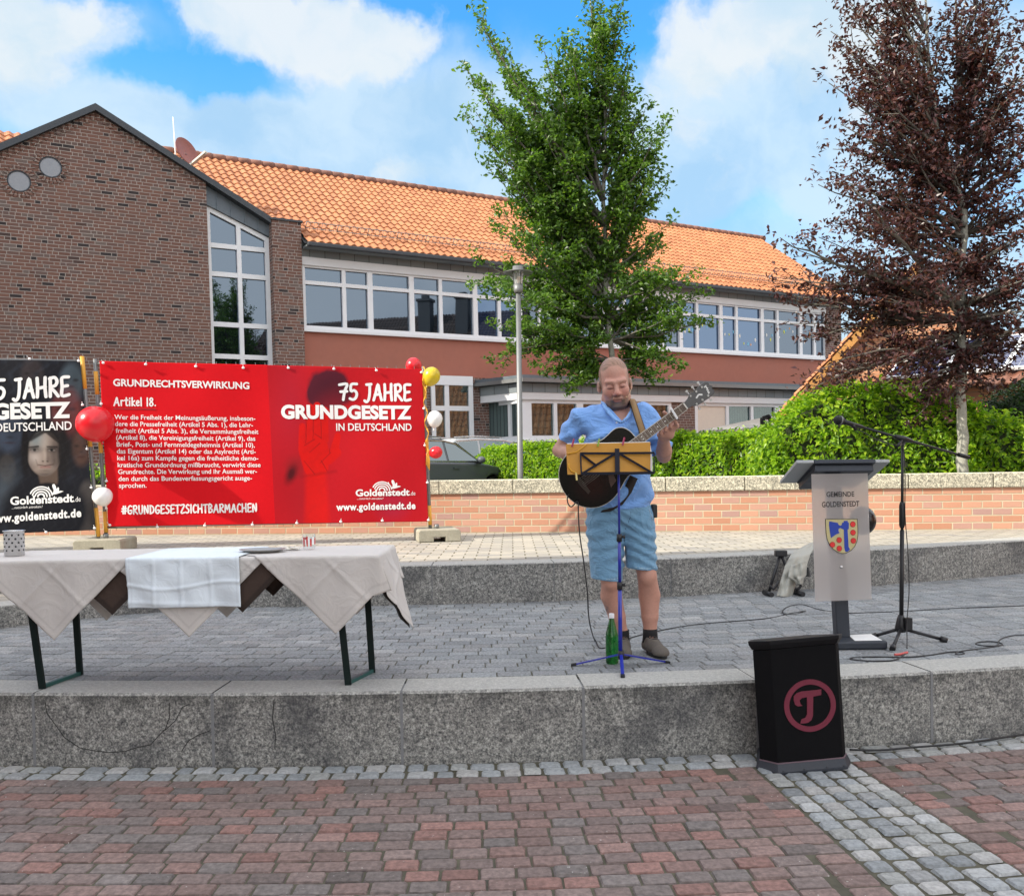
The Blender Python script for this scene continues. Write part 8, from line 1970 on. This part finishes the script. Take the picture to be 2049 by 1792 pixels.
for k in range(3): mb.tube([hf_(0.062+0.04*k, 0.030, 0.012), hf_(0.075+0.03*k, 0.060+0.012*k, 0.020), hf_(0.06+0.03*k, 0.072+0.008*k, 0.012)], 0.0006, 4)
mb.build('string_ends', M_fret, hs)
# capo and strap
ca = an(1462, 722); cp3 = thing('capo', 'white spring capo clamped across the guitar neck', 'capo', frg(ca, 0, 0.06))
mb = MB(); mb.bar(frg(ca+0.004, 0.046, 0.0655), frg(ca-0.004, -0.034, 0.0655), 0.0135, 0.009, up=tuple(f_)); mb.build('bar', M_white, cp3, bevel=0.003)
mb = MB(); mb.bar(frg(ca, -0.033, 0.066), frg(ca, -0.036, 0.012), 0.012, 0.008, up=tuple(e_)); mb.bar(frg(ca, -0.036, 0.012), frg(ca, 0.03, 0.010), 0.012, 0.007, up=tuple(f_)); mb.build('lever', M_blk, cp3)
M_strap = plain('tan_strap', (0.27, 0.17, 0.075), 0.8, var=0.15, scale=20); M_strapd = plain('dark_strap_edge', (0.03, 0.022, 0.018), 0.8)
stp = thing('guitar_strap', 'tan guitar strap over the shoulder of the man', 'strap', tuple(Vector(LM(1040, 600, 0))+MO))
SP = [LM(985, 615, 0.10), LM(1012, 585, 0.05), LM(1035, 598, -0.01), LM(1058, 660, -0.085), LM(1085, 740, -0.135), LM(1112, 820, -0.165), LM(1135, 890, -0.185), LM(1140, 930, -0.20)]
for nm, w_, o_, mt_ in (('webbing', 0.036, 0.0, M_strap), ('edge', 0.046, 0.003, M_strapd)):
    vs = []
    for i, q in enumerate(SP):
        d = SP[min(i+1, len(SP)-1)]-SP[max(i-1, 0)]; d /= np.linalg.norm(d); s_ = np.cross(d, np.array([0.15, -1, 0.25])); s_ /= np.linalg.norm(s_); nn = np.cross(s_, d); nn = nn if nn[1] < 0 else -nn
        for sg in (-1, 1):
            for oo in (0.004-o_, 0.008-o_): vs.append(tuple(Vector(q+s_*sg*w_/2+nn*(oo+0.014))+MO))
    mb = MB(); mb.add(vs, [f for i in range(len(SP)-1) for f in ((i*4+1, i*4+3, i*4+7, i*4+5), (i*4, i*4+4, i*4+6, i*4+2), (i*4, i*4+1, i*4+5, i*4+4), (i*4+2, i*4+6, i*4+7, i*4+3))], True); mb.build(nm, mt_, stp)
mb = MB(); q = [LM(960, 1490, -0.19), LM(930, 1560, -0.17), LM(860, 1640, -0.14)]
mb2 = [LM(1060, 1345, -0.20), LM(1000, 1480, -0.185), LM(920, 1590, -0.16), LM(820, 1650, -0.13), LM(700, 1660, -0.08)]
vs = []
for i, p in enumerate(mb2):
    d = mb2[min(i+1, 4)]-mb2[max(i-1, 0)]; d /= np.linalg.norm(d); s_ = np.cross(d, np.array([0, -1.0, 0.2])); s_ /= np.linalg.norm(s_)
    for sg in (-1, 1):
        for oo in (0.0, 0.005): vs.append(tuple(Vector(p+s_*sg*0.026+np.array([0, -oo, 0]))+MO))
mb = MB(); mb.add(vs, [f for i in range(4) for f in ((i*4+1, i*4+3, i*4+7, i*4+5), (i*4, i*4+4, i*4+6, i*4+2), (i*4, i*4+1, i*4+5, i*4+4), (i*4+2, i*4+6, i*4+7, i*4+3))], True); mb.build('lower_strap', M_strapd, stp)
